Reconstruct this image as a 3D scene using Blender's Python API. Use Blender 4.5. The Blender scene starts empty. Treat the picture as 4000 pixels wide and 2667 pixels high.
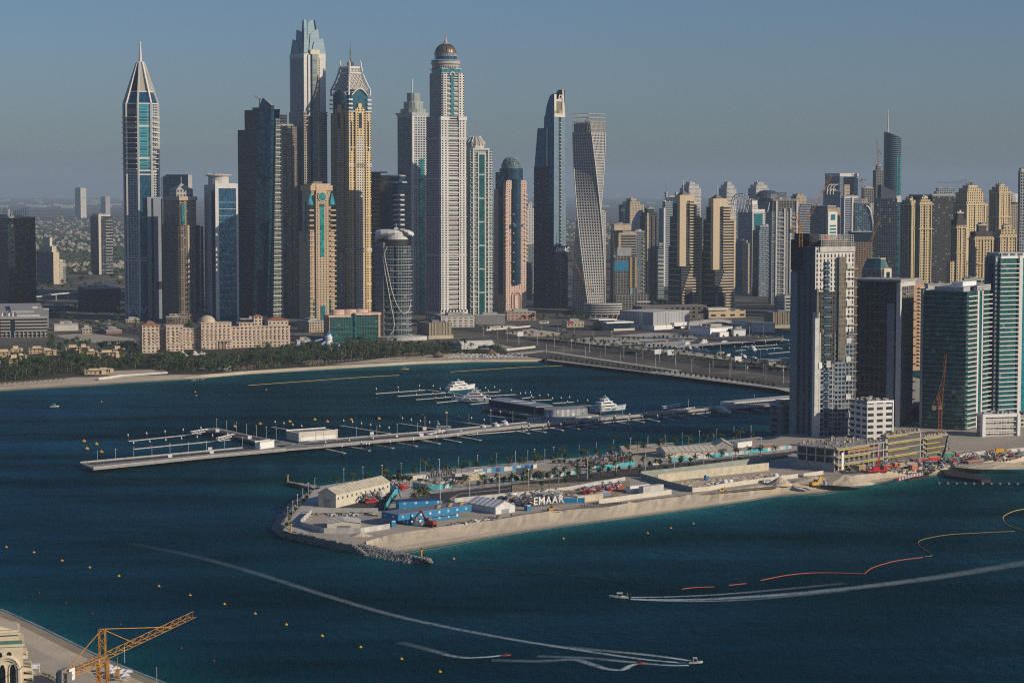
import bpy,math,random
from math import sin,cos,pi,radians as R,sqrt,atan2,tan
from mathutils import Vector,Matrix
rnd=random.Random(7)
S=bpy.context.scene
COL=S.collection
# ------------------------------------------------------------------ camera
HAZE=.000040
F=8400.0
CH=200.0
PITCH=math.atan(600.0/F)
cam_d=bpy.data.cameras.new("camera");cam=bpy.data.objects.new("camera",cam_d);COL.objects.link(cam)
cam.location=(0,0,CH);cam.rotation_euler=(pi/2-PITCH,0,0)
cam_d.sensor_width=36;cam_d.lens=36*F/4000;cam_d.clip_start=1;cam_d.clip_end=200000
S.camera=cam
# ------------------------------------------------------------------ light
SUN_EL=21.0
SUN_AZ=(0.90,-0.436)
w=bpy.data.worlds.new("World");S.world=w;w.use_nodes=True
nt=w.node_tree;nt.nodes.clear()
o_=nt.nodes.new("ShaderNodeOutputWorld");b_=nt.nodes.new("ShaderNodeBackground");s_=nt.nodes.new("ShaderNodeTexSky")
s_.sky_type='NISHITA';s_.sun_disc=False;s_.sun_elevation=R(SUN_EL)
s_.sun_rotation=atan2(SUN_AZ[0],SUN_AZ[1]);s_.altitude=100;s_.air_density=1.0;s_.dust_density=.8;s_.ozone_density=3.0
b_.inputs[1].default_value=0.066
tn=nt.nodes.new("ShaderNodeMix");tn.data_type='RGBA';tn.blend_type='MULTIPLY';tn.inputs[0].default_value=1.0
tn.inputs[7].default_value=(.84,1.0,1.33,1);nt.links.new(s_.outputs[0],tn.inputs[6]);nt.links.new(tn.outputs[2],b_.inputs[0]);nt.links.new(b_.outputs[0],o_.inputs[0])
sd=bpy.data.lights.new("sun",'SUN');sd.energy=5.0;sd.angle=R(0.5);sd.color=(1.0,0.86,0.68)
sun=bpy.data.objects.new("sun",sd);COL.objects.link(sun)
sv=Vector((SUN_AZ[0]*cos(R(SUN_EL)),SUN_AZ[1]*cos(R(SUN_EL)),sin(R(SUN_EL))))
sun.rotation_euler=sv.to_track_quat('Z','Y').to_euler();sun.location=(800,500,600)
S.view_settings.view_transform='Standard';S.view_settings.look='None'
S.view_settings.exposure=-0.25;S.view_settings.gamma=1.0
S.render.engine='CYCLES'
S.cycles.max_bounces=5;S.cycles.diffuse_bounces=2;S.cycles.glossy_bounces=3;S.cycles.volume_bounces=0
S.cycles.transparent_max_bounces=8;S.cycles.use_denoising=False;S.cycles.filter_width=1.1;S.cycles.use_adaptive_sampling=False;S.cycles.sample_clamp_indirect=6.0
# ------------------------------------------------------------------ picture <-> world
CT,ST=cos(PITCH),sin(PITCH)
def G(px,py,z=0.0):
    "point at height z seen at pixel (px,py) of the 4000x2667 photograph"
    u=(px-2000)/F;v=(py-1333.5)/F
    d=Vector((u,CT-v*ST,-ST-v*CT))
    t=(z-CH)/d.z
    return Vector((u*t,d.y*t,z))
def Zat(py,Y):
    v=(py-1333.5)/F
    return CH+Y*(-ST-v*CT)/(CT-v*ST)
def tx(px,Y=3000,z=150):
    "X/Y slope of a pixel column"
    return(px-2000)/F*(CT+(CH-z)/Y*ST)
def Xat(px,Y,z=100):return tx(px,Y,z)*Y
# ------------------------------------------------------------------ mesh builder
class MB:
    def __init__(s):s.v=[];s.f=[];s.uv=[];s.mi=[];s.m=0
    def poly(s,pts,uvs=None):
        i=len(s.v);s.v+=[tuple(p)for p in pts];s.f.append(tuple(range(i,i+len(pts))))
        if uvs is None:uvs=[(p[0],p[1])for p in pts]
        s.uv+=uvs;s.mi.append(s.m);return s
    def prism(s,pts,z0,z1,top=None,caps=True,ms=None,u0=0.0,bottom=False):
        "walls of a ccw plan polygon; top = other plan polygon at z1"
        top=top or pts;n=len(pts);m=s.m;u=u0
        for i in range(n):
            a,b,c,d=pts[i],pts[(i+1)%n],top[(i+1)%n],top[i]
            L=math.hypot(b[0]-a[0],b[1]-a[1]);T=math.hypot(c[0]-d[0],c[1]-d[1])
            if ms:s.m=ms[i%len(ms)]
            e=(L-T)/2
            s.poly([(a[0],a[1],z0),(b[0],b[1],z0),(c[0],c[1],z1),(d[0],d[1],z1)],
                   [(u,z0),(u+L,z0),(u+L-e,z1),(u+e,z1)])
            u+=0
        s.m=m
        if caps:s.poly([(p[0],p[1],z1)for p in top])
        if bottom:s.poly([(p[0],p[1],z0)for p in reversed(pts)])
        return s
    def box(s,x0,x1,y0,y1,z0,z1,bottom=True):
        return s.prism([(x0,y0),(x1,y0),(x1,y1),(x0,y1)],z0,z1,bottom=bottom)
    def loft(s,rings,closed=True,cap=False,flat=False):
        for r0,r1 in zip(rings[:-1],rings[1:]):
            n=len(r0);u=0
            for i in range(n if closed else n-1):
                j=(i+1)%n;L=(Vector(r0[j])-Vector(r0[i])).length
                s.poly([r0[i],r0[j],r1[j],r1[i]],[(u,r0[i][2]),(u+L,r0[j][2]),(u+L,r1[j][2]),(u,r1[i][2])])
                u+=L
        if cap:s.poly(rings[-1])
        return s
    def lathe(s,prof,n=16,cx=0,cy=0,cap=True,sx=1,sy=1,a0=0.0):
        rings=[[(cx+r*sx*cos(a0+2*pi*k/n),cy+r*sy*sin(a0+2*pi*k/n),z)for k in range(n)]for r,z in prof]
        return s.loft(rings,cap=cap)
    def bar(s,p,q,w,h=None):
        p=Vector(p);q=Vector(q);d=q-p
        if d.length<1e-6:return s
        d.normalize();h=h or w
        up=Vector((0,0,1))if abs(d.z)<.95 else Vector((0,1,0))
        a=d.cross(up).normalized()*w/2;b=a.cross(d).normalized()*h/2
        r0=[p-a-b,p+a-b,p+a+b,p-a+b];r1=[x+(q-p)for x in r0]
        for i in range(4):
            j=(i+1)%4;s.poly([r0[j],r0[i],r1[i],r1[j]],[(0,0),(w,0),(w,1),(0,1)])
        s.poly(r0,[(0,0)]*4);s.poly(r1[::-1],[(0,0)]*4);return s
    def tube(s,pts,r,n=6,closed=False):
        pts=[Vector(p)for p in pts];rings=[]
        for i,p in enumerate(pts):
            d=(pts[min(i+1,len(pts)-1)]-pts[max(i-1,0)]).normalized()
            up=Vector((0,0,1))if abs(d.z)<.95 else Vector((0,1,0))
            a=d.cross(up).normalized();b=a.cross(d)
            rr=r[i]if isinstance(r,(list,tuple))else r
            rings.append([p+(a*cos(2*pi*k/n)+b*sin(2*pi*k/n))*rr for k in range(n)])
        s.loft(rings,cap=True);s.poly(rings[0][::-1]);return s
    def lattice(s,p,q,w,n,t,up=(0,0,1),tri=False):
        "square lattice boom from p to q"
        p=Vector(p);q=Vector(q);d=(q-p).normalized();up=Vector(up)
        a=d.cross(up)
        if a.length<.01:a=d.cross(Vector((0,1,0)))
        a.normalize();b=a.cross(d).normalized()
        c=[(-a-b)*w/2,(a-b)*w/2,(a+b)*w/2,(-a+b)*w/2]
        if tri:c=[(-a)*w/2,a*w/2,b*w*.9]
        for o in c:s.bar(p+o,q+o,t)
        k=len(c)
        for i in range(n):
            x0=p+(q-p)*i/n;x1=p+(q-p)*(i+1)/n
            for j in range(k):
                o,o2=c[j],c[(j+1)%k]
                if i%2:o,o2=o2,o
                s.bar(x0+o,x1+o2,t*.7)
        return s
    def move(s,M,i0=0):
        for i in range(i0,len(s.v)):s.v[i]=tuple(M@Vector(s.v[i]))
        return s
    def data(s,name,mats,smooth=False):
        me=bpy.data.meshes.new(name);me.from_pydata(s.v,[],s.f)
        for m in(mats if isinstance(mats,(list,tuple))else[mats]):me.materials.append(m)
        l=me.uv_layers.new(name="UVMap");l.data.foreach_set("uv",[c for u in s.uv for c in u])
        me.polygons.foreach_set("material_index",s.mi)
        if smooth:me.polygons.foreach_set("use_smooth",[True]*len(me.polygons))
        me.update();return me
    def build(s,name,mats,parent=None,loc=(0,0,0),rz=0.0,smooth=False):
        o=bpy.data.objects.new(name,s.data(name,mats,smooth));COL.objects.link(o)
        o.location=loc;o.rotation_euler=(0,0,rz)
        if parent:o.parent=parent
        return o
def inst(o_or_me,name,parent=None,loc=(0,0,0),rz=0.0,sc=None):
    me=o_or_me.data if hasattr(o_or_me,'data')and not isinstance(o_or_me,bpy.types.Mesh)else o_or_me
    o=bpy.data.objects.new(name,me);COL.objects.link(o);o.location=loc;o.rotation_euler=(0,0,rz)
    if sc:o.scale=sc if isinstance(sc,(tuple,list))else(sc,sc,sc)
    if parent:o.parent=parent
    return o
def tag(o,label,cat,group=None):
    o['label']=label;o['category']=cat
    if group:o['group']=group
    return o
def thing(name,label,cat,loc=(0,0,0),rz=0.0,group=None):
    o=bpy.data.objects.new(name,None);COL.objects.link(o);o.location=loc;o.rotation_euler=(0,0,rz)
    o.empty_display_size=1
    return tag(o,label,cat,group)
def struct(o,kind='structure'):o['kind']=kind;return o
def text(s,size,parent=None,mat=None,name='lettering',depth=.4,sx=1.0,shear=0.0,align='CENTER'):
    c=bpy.data.curves.new(name,'FONT');c.body=s;c.size=size;c.extrude=depth;c.align_x=align;c.shear=shear
    c.resolution_u=3;c.offset=size*.012
    t=bpy.data.objects.new(name,c);COL.objects.link(t)
    dg=bpy.context.evaluated_depsgraph_get();me=bpy.data.meshes.new_from_object(t.evaluated_get(dg))
    bpy.data.objects.remove(t);o=bpy.data.objects.new(name,me);COL.objects.link(o)
    me.materials.clear();me.materials.append(mat)
    o.scale=(sx,1,1);o.rotation_euler=(pi/2,0,0)
    if parent:o.parent=parent
    return o
# ------------------------------------------------------------------ materials
class N:
    def __init__(s,name):
        s.m=bpy.data.materials.new(name);s.m.use_nodes=True;s.t=s.m.node_tree;s.t.nodes.clear()
        s.out=s.t.nodes.new("ShaderNodeOutputMaterial");s.p=s.t.nodes.new("ShaderNodeBsdfPrincipled")
        s.t.links.new(s.p.outputs[0],s.out.inputs[0])
    def n(s,k,**kw):
        x=s.t.nodes.new("ShaderNode"+k)
        for a,b in kw.items():setattr(x,a,b)
        return x
    def to(s,v,sock):
        if isinstance(v,bpy.types.NodeSocket):s.t.links.new(v,sock)
        elif isinstance(v,(tuple,list))and len(v)==3 and sock.type=='RGBA':sock.default_value=(*v,1)
        else:sock.default_value=v
    def math(s,op,a,b=None,c=None,clamp=False):
        x=s.n("Math",operation=op,use_clamp=clamp);s.to(a,x.inputs[0])
        if b is not None:s.to(b,x.inputs[1])
        if c is not None:s.to(c,x.inputs[2])
        return x.outputs[0]
    def mix(s,f,a,b):
        x=s.n("Mix",data_type='RGBA');s.to(f,x.inputs[0]);s.to(a,x.inputs[6]);s.to(b,x.inputs[7]);return x.outputs[2]
    def mixf(s,f,a,b):
        x=s.n("Mix");s.to(f,x.inputs[0]);s.to(a,x.inputs[2]);s.to(b,x.inputs[3]);return x.outputs[0]
    def noise(s,vec,scale,detail=2,rough=.5,dim='3D'):
        x=s.n("TexNoise",noise_dimensions=dim);x.inputs['Scale'].default_value=scale;x.inputs['Detail'].default_value=detail
        x.inputs['Roughness'].default_value=rough
        if vec is not None:s.t.links.new(vec,x.inputs['Vector'])
        return x.outputs[0]
    def ramp(s,f,stops):
        x=s.n("ValToRGB");s.to(f,x.inputs[0]);e=x.color_ramp.elements
        while len(e)<len(stops):e.new(.5)
        for i,(p,c)in enumerate(stops):e[i].position=p;e[i].color=(*c,1)if len(c)==3 else c
        return x.outputs[0]
    def obj(s):return s.n("TexCoord").outputs['Object']
    def gen(s):return s.n("NewGeometry").outputs['Position']
    def set(s,**kw):
        names={'col':'Base Color','rough':'Roughness','metal':'Metallic','spec':'Specular IOR Level','normal':'Normal','alpha':'Alpha','ior':'IOR'}
        for k,v in kw.items():s.to(v,s.p.inputs[names[k]])
        return s
_pm={}
def plain(name,col,rough=.7,metal=0.0,var=.12,scale=.25,spec=.3):
    if name in _pm:return _pm[name]
    m=N(name);f=m.noise(m.gen(),scale,4,.6)
    f2=m.noise(m.gen(),scale*9,2)
    k=m.math('ADD',m.math('MULTIPLY',f,.7),m.math('MULTIPLY',f2,.3))
    dk=tuple(c*(1-2*var)for c in col);lt=tuple(min(.9,c*(1+2*var))for c in col)
    m.set(col=m.ramp(k,[(.3,dk),(.7,lt)]),rough=rough,metal=metal,spec=spec);_pm[name]=m.m;return m.m
def facade(name,wall,glass,fh=3.6,bw=3.2,wu=.6,wv=.55,ou=0.0,ov=0.0,grough=.12,gmetal=.35,var=.5,roof=(.3,.29,.27),
           band=None,wrough=.75,lit=None,blind=.12,wmetal=0.0):
    "wall with a grid of glazed openings, laid out in metres from the wall's own UV (u along the wall, v height)"
    if name in _pm:return _pm[name]
    m=N(name);uv=m.n("UVMap",uv_map="UVMap").outputs[0];sp=m.n("SeparateXYZ");m.t.links.new(uv,sp.inputs[0])
    u=m.math('DIVIDE',m.math('ADD',sp.outputs[0],ou),bw);v=m.math('DIVIDE',m.math('ADD',sp.outputs[1],ov),fh)
    fu=m.math('FRACT',u);fv=m.math('FRACT',v)
    inu=m.math('LESS_THAN',m.math('ABSOLUTE',m.math('SUBTRACT',fu,.5)),wu/2)
    inv=m.math('LESS_THAN',m.math('ABSOLUTE',m.math('SUBTRACT',fv,.5)),wv/2)
    win=m.math('MULTIPLY',inu,inv)
    cv=m.n("CombineXYZ");m.to(m.math('FLOOR',u),cv.inputs[0]);m.to(m.math('FLOOR',v),cv.inputs[1])
    wn=m.n("TexWhiteNoise",noise_dimensions='2D');m.t.links.new(cv.outputs[0],wn.inputs[0]);rv=wn.outputs[0]
    g2=tuple(min(1,c*(1+var)+.01*var)for c in glass);g1=tuple(c*(1-var*.7)for c in glass)
    gc=m.mix(rv,g1,g2)
    if blind:gc=m.mix(m.math('MULTIPLY',m.math('GREATER_THAN',rv,1-blind),.55),gc,(.32,.31,.29))
    big=m.noise(m.gen(),.02,3);fine=m.noise(m.gen(),.35,3,.6)
    k=m.math('ADD',m.math('MULTIPLY',big,.5),m.math('MULTIPLY',fine,.5))
    wc=m.ramp(k,[(.32,tuple(c*.84 for c in wall)),(.68,tuple(min(.85,c*1.12)for c in wall))])
    if band:
        N_,fr,bc=band
        bf=m.math('LESS_THAN',m.math('FRACT',m.math('DIVIDE',v,N_)),fr)
        wc=m.mix(bf,wc,bc);win=m.math('MULTIPLY',win,m.math('SUBTRACT',1.0,bf))
    nz=m.n("SeparateXYZ");m.t.links.new(m.n("NewGeometry").outputs['Normal'],nz.inputs[0])
    up=m.math('GREATER_THAN',nz.outputs[2],.75)
    win=m.math('MULTIPLY',win,m.math('SUBTRACT',1.0,up))
    rc=m.ramp(k,[(.3,tuple(c*.6 for c in roof)),(.7,tuple(c*1.25 for c in roof))])
    wc=m.mix(up,wc,rc)
    vm1=m.n("VectorMath",operation='SUBTRACT');m.t.links.new(wn.outputs[1],vm1.inputs[0]);vm1.inputs[1].default_value=(.5,.5,.5)
    vm2=m.n("VectorMath",operation='SCALE');m.t.links.new(vm1.outputs[0],vm2.inputs[0]);m.to(m.math('MULTIPLY',win,.06),vm2.inputs[3])
    vm3=m.n("VectorMath",operation='ADD');m.t.links.new(m.n("NewGeometry").outputs['Normal'],vm3.inputs[0]);m.t.links.new(vm2.outputs[0],vm3.inputs[1])
    vm4=m.n("VectorMath",operation='NORMALIZE');m.t.links.new(vm3.outputs[0],vm4.inputs[0])
    wc=m.mix(m.math('MULTIPLY',rv,.16),wc,m.mix(.5,wc,(.05,.05,.05)))
    wob=m.n("Bump");m.t.links.new(vm4.outputs[0],wob.inputs['Normal']);wob.inputs['Strength'].default_value=.05;wob.inputs['Distance'].default_value=1.0
    m.t.links.new(m.noise(m.gen(),.12,2),wob.inputs['Height'])
    m.set(col=m.mix(win,wc,gc),rough=m.mixf(win,wrough,m.mixf(rv,grough,grough*1.8)),metal=m.mixf(win,wmetal,gmetal),spec=m.mixf(win,.25,.6),normal=wob.outputs[0])
    _pm[name]=m.m;return m.m
def leafmat(name,col,var=.45):
    m=N(name);f=m.noise(m.gen(),.9,3,.7);oi=m.n("ObjectInfo").outputs['Random']
    c=m.ramp(m.math('ADD',m.math('MULTIPLY',f,.7),m.math('MULTIPLY',oi,.3)),[(.25,tuple(x*(1-var)for x in col)),(.75,tuple(x*(1+var)for x in col))])
    m.set(col=c,rough=.8,spec=.15);return m.m
# ------------------------------------------------------------------ ground, shores and water
import numpy as np
ZM,ZI=3.0,4.0
def pix(l,z):return[G(x,y,z)for x,y in l]
BEACH_W=[(-400,1545),(0,1528),(293,1511),(480,1497),(700,1484),(785,1478),(952,1463),(1200,1448),(1300,1442),(1625,1423),(1838,1415),(2106,1413)]
BEACH_B=[(-400,1512),(0,1497),(293,1474),(480,1470),(700,1463),(785,1464),(952,1450),(1200,1434),(1300,1428),(1625,1411),(1838,1403),(2120,1402)]
REV_W=[(2128,1417),(2300,1432),(2591,1464),(2800,1490),(3032,1522),(3100,1531),(3500,1590)]
REV_B=[(2128,1405),(2300,1418),(2591,1450),(2800,1475),(3032,1507),(3100,1516),(3500,1573)]
INLET=[(3500,1490),(3100,1432),(2963,1411),(2617,1357),(2644,1347),(3058,1324),(3062,1317),(2870,1290),(2700,1245),(2700,1232),(2900,1266),(3100,1293),(3640,1340),(3640,1480),(4500,1500)]
ISL_N=[(3560,1470),(3560,1600),(3150,1662),(3020,1703),(2900,1722),(2600,1752),(2300,1782),(2000,1814),(1700,1847),(1400,1882),(1250,1904)]
ISL_W=[(1180,1935),(1130,1965),(1085,2020),(1062,2068),(1105,2098),(1300,2143),(1450,2175),(1561,2185)]
ISL_S=[(1561,2163),(1765,2128),(2000,2083),(2200,2056),(2332,2037),(2663,1993),(2884,1960),(3050,1934),(3216,1929),(3300,1910),(3450,1884),(3600,1862),(3700,1852),(3800,1846),(4000,1812),(4500,1760)]
PALM_W=[(-300,2270),(0,2373),(150,2440),(400,2562),(600,2645),(760,2705),(1000,2790)]
def sand(name,col,scale=.05,ripples=.3,dark=(.5,.5,.5)):
    m=N(name);p=m.gen();f=m.noise(p,scale,5,.62);f2=m.noise(p,scale*14,3,.6)
    k=m.math('ADD',m.math('MULTIPLY',f,.55),m.math('MULTIPLY',f2,.45))
    b=m.n("Bump");b.inputs['Strength'].default_value=ripples;b.inputs['Distance'].default_value=.6
    m.t.links.new(m.noise(p,.5,4,.65),b.inputs['Height'])
    m.set(col=m.ramp(k,[(.3,tuple(c*.72 for c in col)),(.52,col),(.72,tuple(min(.8,c*1.2)for c in col))]),rough=.95,spec=.1,normal=b.outputs[0]);return m.m
M_SAND=sand('sand',(.56,.475,.345));M_WET=sand('wet_sand',(.31,.255,.18),ripples=.1)
M_DIRT=sand('packed_ground',(.44,.39,.31),.03,.25);M_GRAVEL=sand('dark_gravel',(.105,.088,.075),.08,.2)
M_PAVE=sand('pale_paving',(.50,.47,.42),.1,.05);M_ASPH=sand('asphalt',(.07,.07,.072),.06,.05)
M_GRASS=sand('lawn_green',(.05,.085,.03),.08,.3);M_SOIL=sand('garden_soil',(.075,.065,.04),.08,.3)
M_CONC=plain('concrete',(.36,.345,.32));M_LCONC=plain('light_concrete',(.52,.50,.46));M_DCONC=plain('dark_concrete',(.17,.165,.16))
M_WHITE=plain('white_paint',(.74,.73,.70),.5,var=.05);M_CREAM=plain('cream_panel',(.55,.50,.41),.6,var=.06)
M_STEEL=plain('grey_steel',(.30,.31,.32),.4,.5,var=.08);M_DARK=plain('black_rubber',(.02,.02,.022),.6)
M_YEL=plain('yellow_paint',(.62,.33,.03),.5,var=.15);M_ORANGE=plain('orange_paint',(.50,.235,.04),.5,var=.18)
M_RED=plain('red_paint',(.45,.035,.03),.5,var=.12);M_BLUE=plain('blue_panel',(.02,.20,.40),.5,var=.1);M_TURQ=plain('turquoise_hoarding',(.06,.36,.41),.55,var=.1)
M_NAVY=plain('navy_panel',(.03,.05,.18),.5);M_ROCK=plain('rock',(.24,.23,.21),.9,var=.38,scale=.9)
def sheet(name,pts,mat,kind='structure'):
    mb=MB();mb.poly(pts);return struct(mb.build(name,mat),kind)
def ribbon(name,A,B,mat,extra=None):
    mb=MB();mb.loft([A,B]+(extra or[]),closed=False);return struct(mb.build(name,mat))
# mainland: one sheet out to the horizon
far=42000
m=N('mainland_ground');p=m.gen();sp=m.n("SeparateXYZ");m.t.links.new(p,sp.inputs[0])
f1=m.noise(p,.0009,6,.6);f2=m.noise(p,.012,5,.65)
fy=m.math('MULTIPLY',m.math('SUBTRACT',sp.outputs[1],3600.0),1/2500,clamp=True)
dry=m.ramp(f2,[(.3,(.07,.064,.052)),(.5,(.13,.118,.095)),(.64,(.21,.185,.15)),(.78,(.31,.27,.21))])
town=m.ramp(f2,[(.35,(.02,.034,.02)),(.52,(.06,.062,.045)),(.66,(.22,.19,.14))])
veg=m.ramp(f1,[(.42,(1,1,1)),(.56,(0,0,0))])
c1=m.mix(m.math('MULTIPLY',veg,fy),dry,town)
m.set(col=c1,rough=.95,spec=.1);M_LAND=m.m
outl=pix(BEACH_B,ZM)+pix(REV_B,ZM)+pix(INLET,ZM)+[Vector((far,3000,ZM)),Vector((far,far,ZM)),Vector((-far,far,ZM)),Vector((-far,2000,ZM))]
mb=MB();mb.poly(outl)
i0=len(BEACH_B)+len(REV_B)-1
for a,b in zip(outl[i0:i0+len(INLET)],outl[i0+1:i0+1+len(INLET)]):mb.poly([(a.x,a.y,-2),(b.x,b.y,-2),(b.x,b.y,ZM),(a.x,a.y,ZM)])
struct(mb.build('mainland_ground',[M_LAND]))
# hotel beach: dry strip, wet edge
def beach(name,W,B,zb,wet=.22,zmid=None):
    Wp=pix(W,0);Bp=[G(x,y,zb)for x,y in B]
    Mp=[w_+(b-w_)*wet for w_,b in zip(Wp,Bp)]
    for q in Mp:q.z=.55
    Wd=[w_-(b-w_)*.25 for w_,b in zip(Wp,Bp)]
    for q in Wd:q.z=-.8
    for q in Bp:q.z=zb+.004
    ribbon(name,Mp,Bp,M_SAND);ribbon('wet_shore_'+name.split('_')[0],Wd,Mp,M_WET)
beach('hotel_beach',BEACH_W,BEACH_B,ZM)
# marina revetment slope
def rocks(name,A,B,n,r0,r1,seed,cat=None):
    "rip-rap: boulders scattered on the slope between two polylines, one countless mass"
    q=random.Random(seed);mb=MB();seg=[(A[i],A[i+1],B[i],B[i+1])for i in range(len(A)-1)]
    L=[(s[1]-s[0]).length for s in seg];tot=sum(L)
    for a,b,c,d in seg:mb.poly([a-Vector((0,0,.5)),b-Vector((0,0,.5)),d-Vector((0,0,.3)),c-Vector((0,0,.3))])
    for k in range(n):
        t=q.random()*tot;i=0
        while i<len(L)-1 and t>L[i]:t-=L[i];i+=1
        a,b,c,d=seg[i];x=t/L[i];y=q.random()
        p=(a.lerp(b,x)).lerp(c.lerp(d,x),y);r=q.uniform(r0,r1)
        vs=[Vector((q.uniform(-.3,.3),q.uniform(-.3,.3),q.uniform(.6,.9)))*r]
        ph=q.random()*6
        for j in range(5):vs.append(Vector((cos(ph+j*1.257)*q.uniform(.75,1.15),sin(ph+j*1.257)*q.uniform(.75,1.15),q.uniform(-.3,.35)))*r)
        vs=[p+e for e in vs]
        for j in range(5):mb.poly([vs[0],vs[1+j],vs[1+(j+1)%5]])
    return struct(mb.build(name,[M_ROCK]),'stuff')
rocks('rock_revetment',[Vector((p.x,p.y,-.5))for p in pix(REV_W,0)],pix(REV_B,ZM),2600,.7,1.5,1)
# island
south_top=[(1430,2118),(1510,2092),(1765,2056),(2020,2020),(2200,1995),(2387,1982),(2550,1958),(2718,1932),(2900,1908),(3050,1893),(3200,1880),(3330,1862),(3450,1845),(3600,1828),(3800,1812),(4000,1782),(4500,1730)]
south_bot=[(1434,2146),(1540,2135),(1765,2099),(2020,2063),(2200,2037),(2387,2017),(2550,1995),(2718,1972),(2900,1948),(3050,1921),(3200,1908),(3330,1888),(3450,1868),(3600,1848),(3800,1834),(4000,1800),(4500,1748)]
south_wat=[(1480,2178),(1561,2163),(1765,2128),(2020,2081),(2200,2056),(2387,2030),(2550,2008),(2718,1985),(2900,1958),(3050,1936),(3200,1930),(3330,1905),(3450,1884),(3600,1862),(3800,1846),(4000,1812),(4500,1760)]
north_in=[(x,y+(12 if y>1602 else 0))for x,y in ISL_N[:-1]]+[(1262,1906)]
west_in=[(1215,1915),(1170,1955),(1128,2010),(1106,2050),(1150,2078),(1300,2112),(1385,2130)]
isl=pix(north_in,ZI)+pix(west_in,ZI)+pix(south_top,ZI)
mb=MB();mb.poly(isl);struct(mb.build('island_ground',[M_DIRT]))
NW=pix(ISL_N,0);NB=pix(north_in,ZI)
for q in NB:q.z-=.01
mid=[a.lerp(b,.5)for a,b in zip(NW,NB)]
for q in mid:q.z=1.0
dn=[a-(b-a)*.3 for a,b in zip(NW,NB)]
for q in dn:q.z=-1
ribbon('north_shore',NW,mid,M_SAND,[NB]);ribbon('north_shore_wet_sand',dn,NW,M_WET)
# sand berm and beach on the near side, with ridges and gullies
q_=random.Random(3)
def dense(l,z,n=10):
    P=pix(l,z);out=[]
    for a,b in zip(P[:-1],P[1:]):
        for k in range(n):out.append(a.lerp(b,k/n))
    return out+[P[-1]]
T_=dense(south_top,ZI);B_=dense(south_bot,1.0);W_=dense(south_wat,0)
jt=[0]*len(T_)
for k in range(1,len(T_)):jt[k]=jt[k-1]*.75+q_.uniform(-1,1)
crest=[t+(b-t)*.06+Vector((0,0,.9+.35*j))for t,b,j in zip(T_,B_,jt)]
foot=[b+(b-t)*.10*j*.5 for t,b,j in zip(T_,B_,jt)]
mid1=[c.lerp(f_,.5)+Vector((0,0,-.15+.2*q_.uniform(-1,1)))for c,f_ in zip(crest,foot)]
T0=[t-Vector((0,0,.02))for t in T_]
ribbon('sand_berm',foot,mid1,M_SAND,[crest,T0])
half=[f_.lerp(w_,.55)for f_,w_ in zip(foot,W_)]
for h in half:h.z=.45
out=[w_+(w_-f_).normalized()*9 for f_,w_ in zip(foot,W_)]
for h in out:h.z=-1.2
ribbon('island_beach',half,foot,M_SAND);ribbon('island_wet_sand',out,half,M_WET)
# breakwaters
WW=[Vector((p.x,p.y,-.6))for p in pix(ISL_W,0)];WI=pix(west_in,ZI)
rocks('rock_breakwater',WW[:7],WI,2600,.7,1.5,5)
gA=pix([(1290,2142),(1450,2178),(1600,2206),(1690,2200)],-.6);gC=pix([(1385,2118),(1470,2138),(1590,2168),(1672,2190)],2.6);gB=pix([(1440,2150),(1500,2160),(1600,2180),(1690,2198)],-.6)
gC2=[a.lerp(b,.35)for a,b in zip(gC,gA)]
for p in gC2:p.z=2.6
rocks('rock_groyne',gA,gC2,1900,.8,1.6,6);rocks('rock_groyne_crest',gC2,gC,420,.9,1.7,7);rocks('rock_groyne_lee',gB,gC,500,.9,1.7,8)
tA=pix([(1122,1887),(1180,1912),(1245,1922)],-.6);tB=pix([(1126,1884),(1190,1892),(1250,1902)],-.6);tC=pix([(1128,1884),(1186,1895),(1250,1908)],2.4)
rocks('rock_spur',tA,tC,320,.7,1.4,9);rocks('rock_spur_lee',tB,tC,200,.7,1.4,10)
gr=pix([(770,1484),(800,1470)],.8);rocks('beach_groyne',[p+Vector((-6,-3,-1))for p in gr],[p+Vector((6,3,0))for p in gr],60,.7,1.3,11)
# near beach at the bottom left
PW=pix(PALM_W,0);pn=Vector((-.86,-.5,0))
PB=[p+pn*9 for p in PW];PD=[p-pn*6 for p in PW];PL=[p+pn*400 for p in PW]
for q in PB:q.z=.9
for q in PD:q.z=-1
for q in PL:q.z=2.0
P1=[p+pn*22 for p in PW]
for q in P1:q.z=1.9
ribbon('near_beach_wet_sand',PB,PD,M_WET);ribbon('near_beach',P1,PB,M_SAND);ribbon('near_beach_sand',PL,P1,sand('raked_sand',(.50,.43,.32),.04,.15))
# ---- water
def dist_to(lines,X,Y):
    D=np.full(X.shape,1e9)
    for l in lines:
        for a,b in zip(l[:-1],l[1:]):
            d=np.array([b.x-a.x,b.y-a.y]);L2=(d**2).sum()+1e-9
            t=np.clip(((X-a.x)*d[0]+(Y-a.y)*d[1])/L2,0,1)
            D=np.minimum(D,np.hypot(X-a.x-t*d[0],Y-a.y-t*d[1]))
    return D
xs=np.concatenate([[-40000,-3000,-1200],np.arange(-640,641,8),[1200,3000,40000]]);ys=np.concatenate([[100,400],np.arange(600,2500,9),[2700,3600]])
XX,YY=np.meshgrid(xs,ys)
Dh=dist_to([pix(BEACH_W,0)],XX,YY);Di=dist_to([pix(ISL_S,0)],XX,YY);Dn=dist_to([pix(ISL_N,0)],XX,YY);Dp=dist_to([PW],XX,YY)
sh=np.maximum.reduce([np.exp(-Dh/70)*.62,np.exp(-Di/36)*1.0,np.exp(-Dn/34)*.9,np.exp(-Dp/30)*.62])
n_,m_=XX.shape
mb_me=bpy.data.meshes.new('sea_water')
vv=np.stack([XX,YY,np.zeros_like(XX)],-1).reshape(-1,3)
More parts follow.
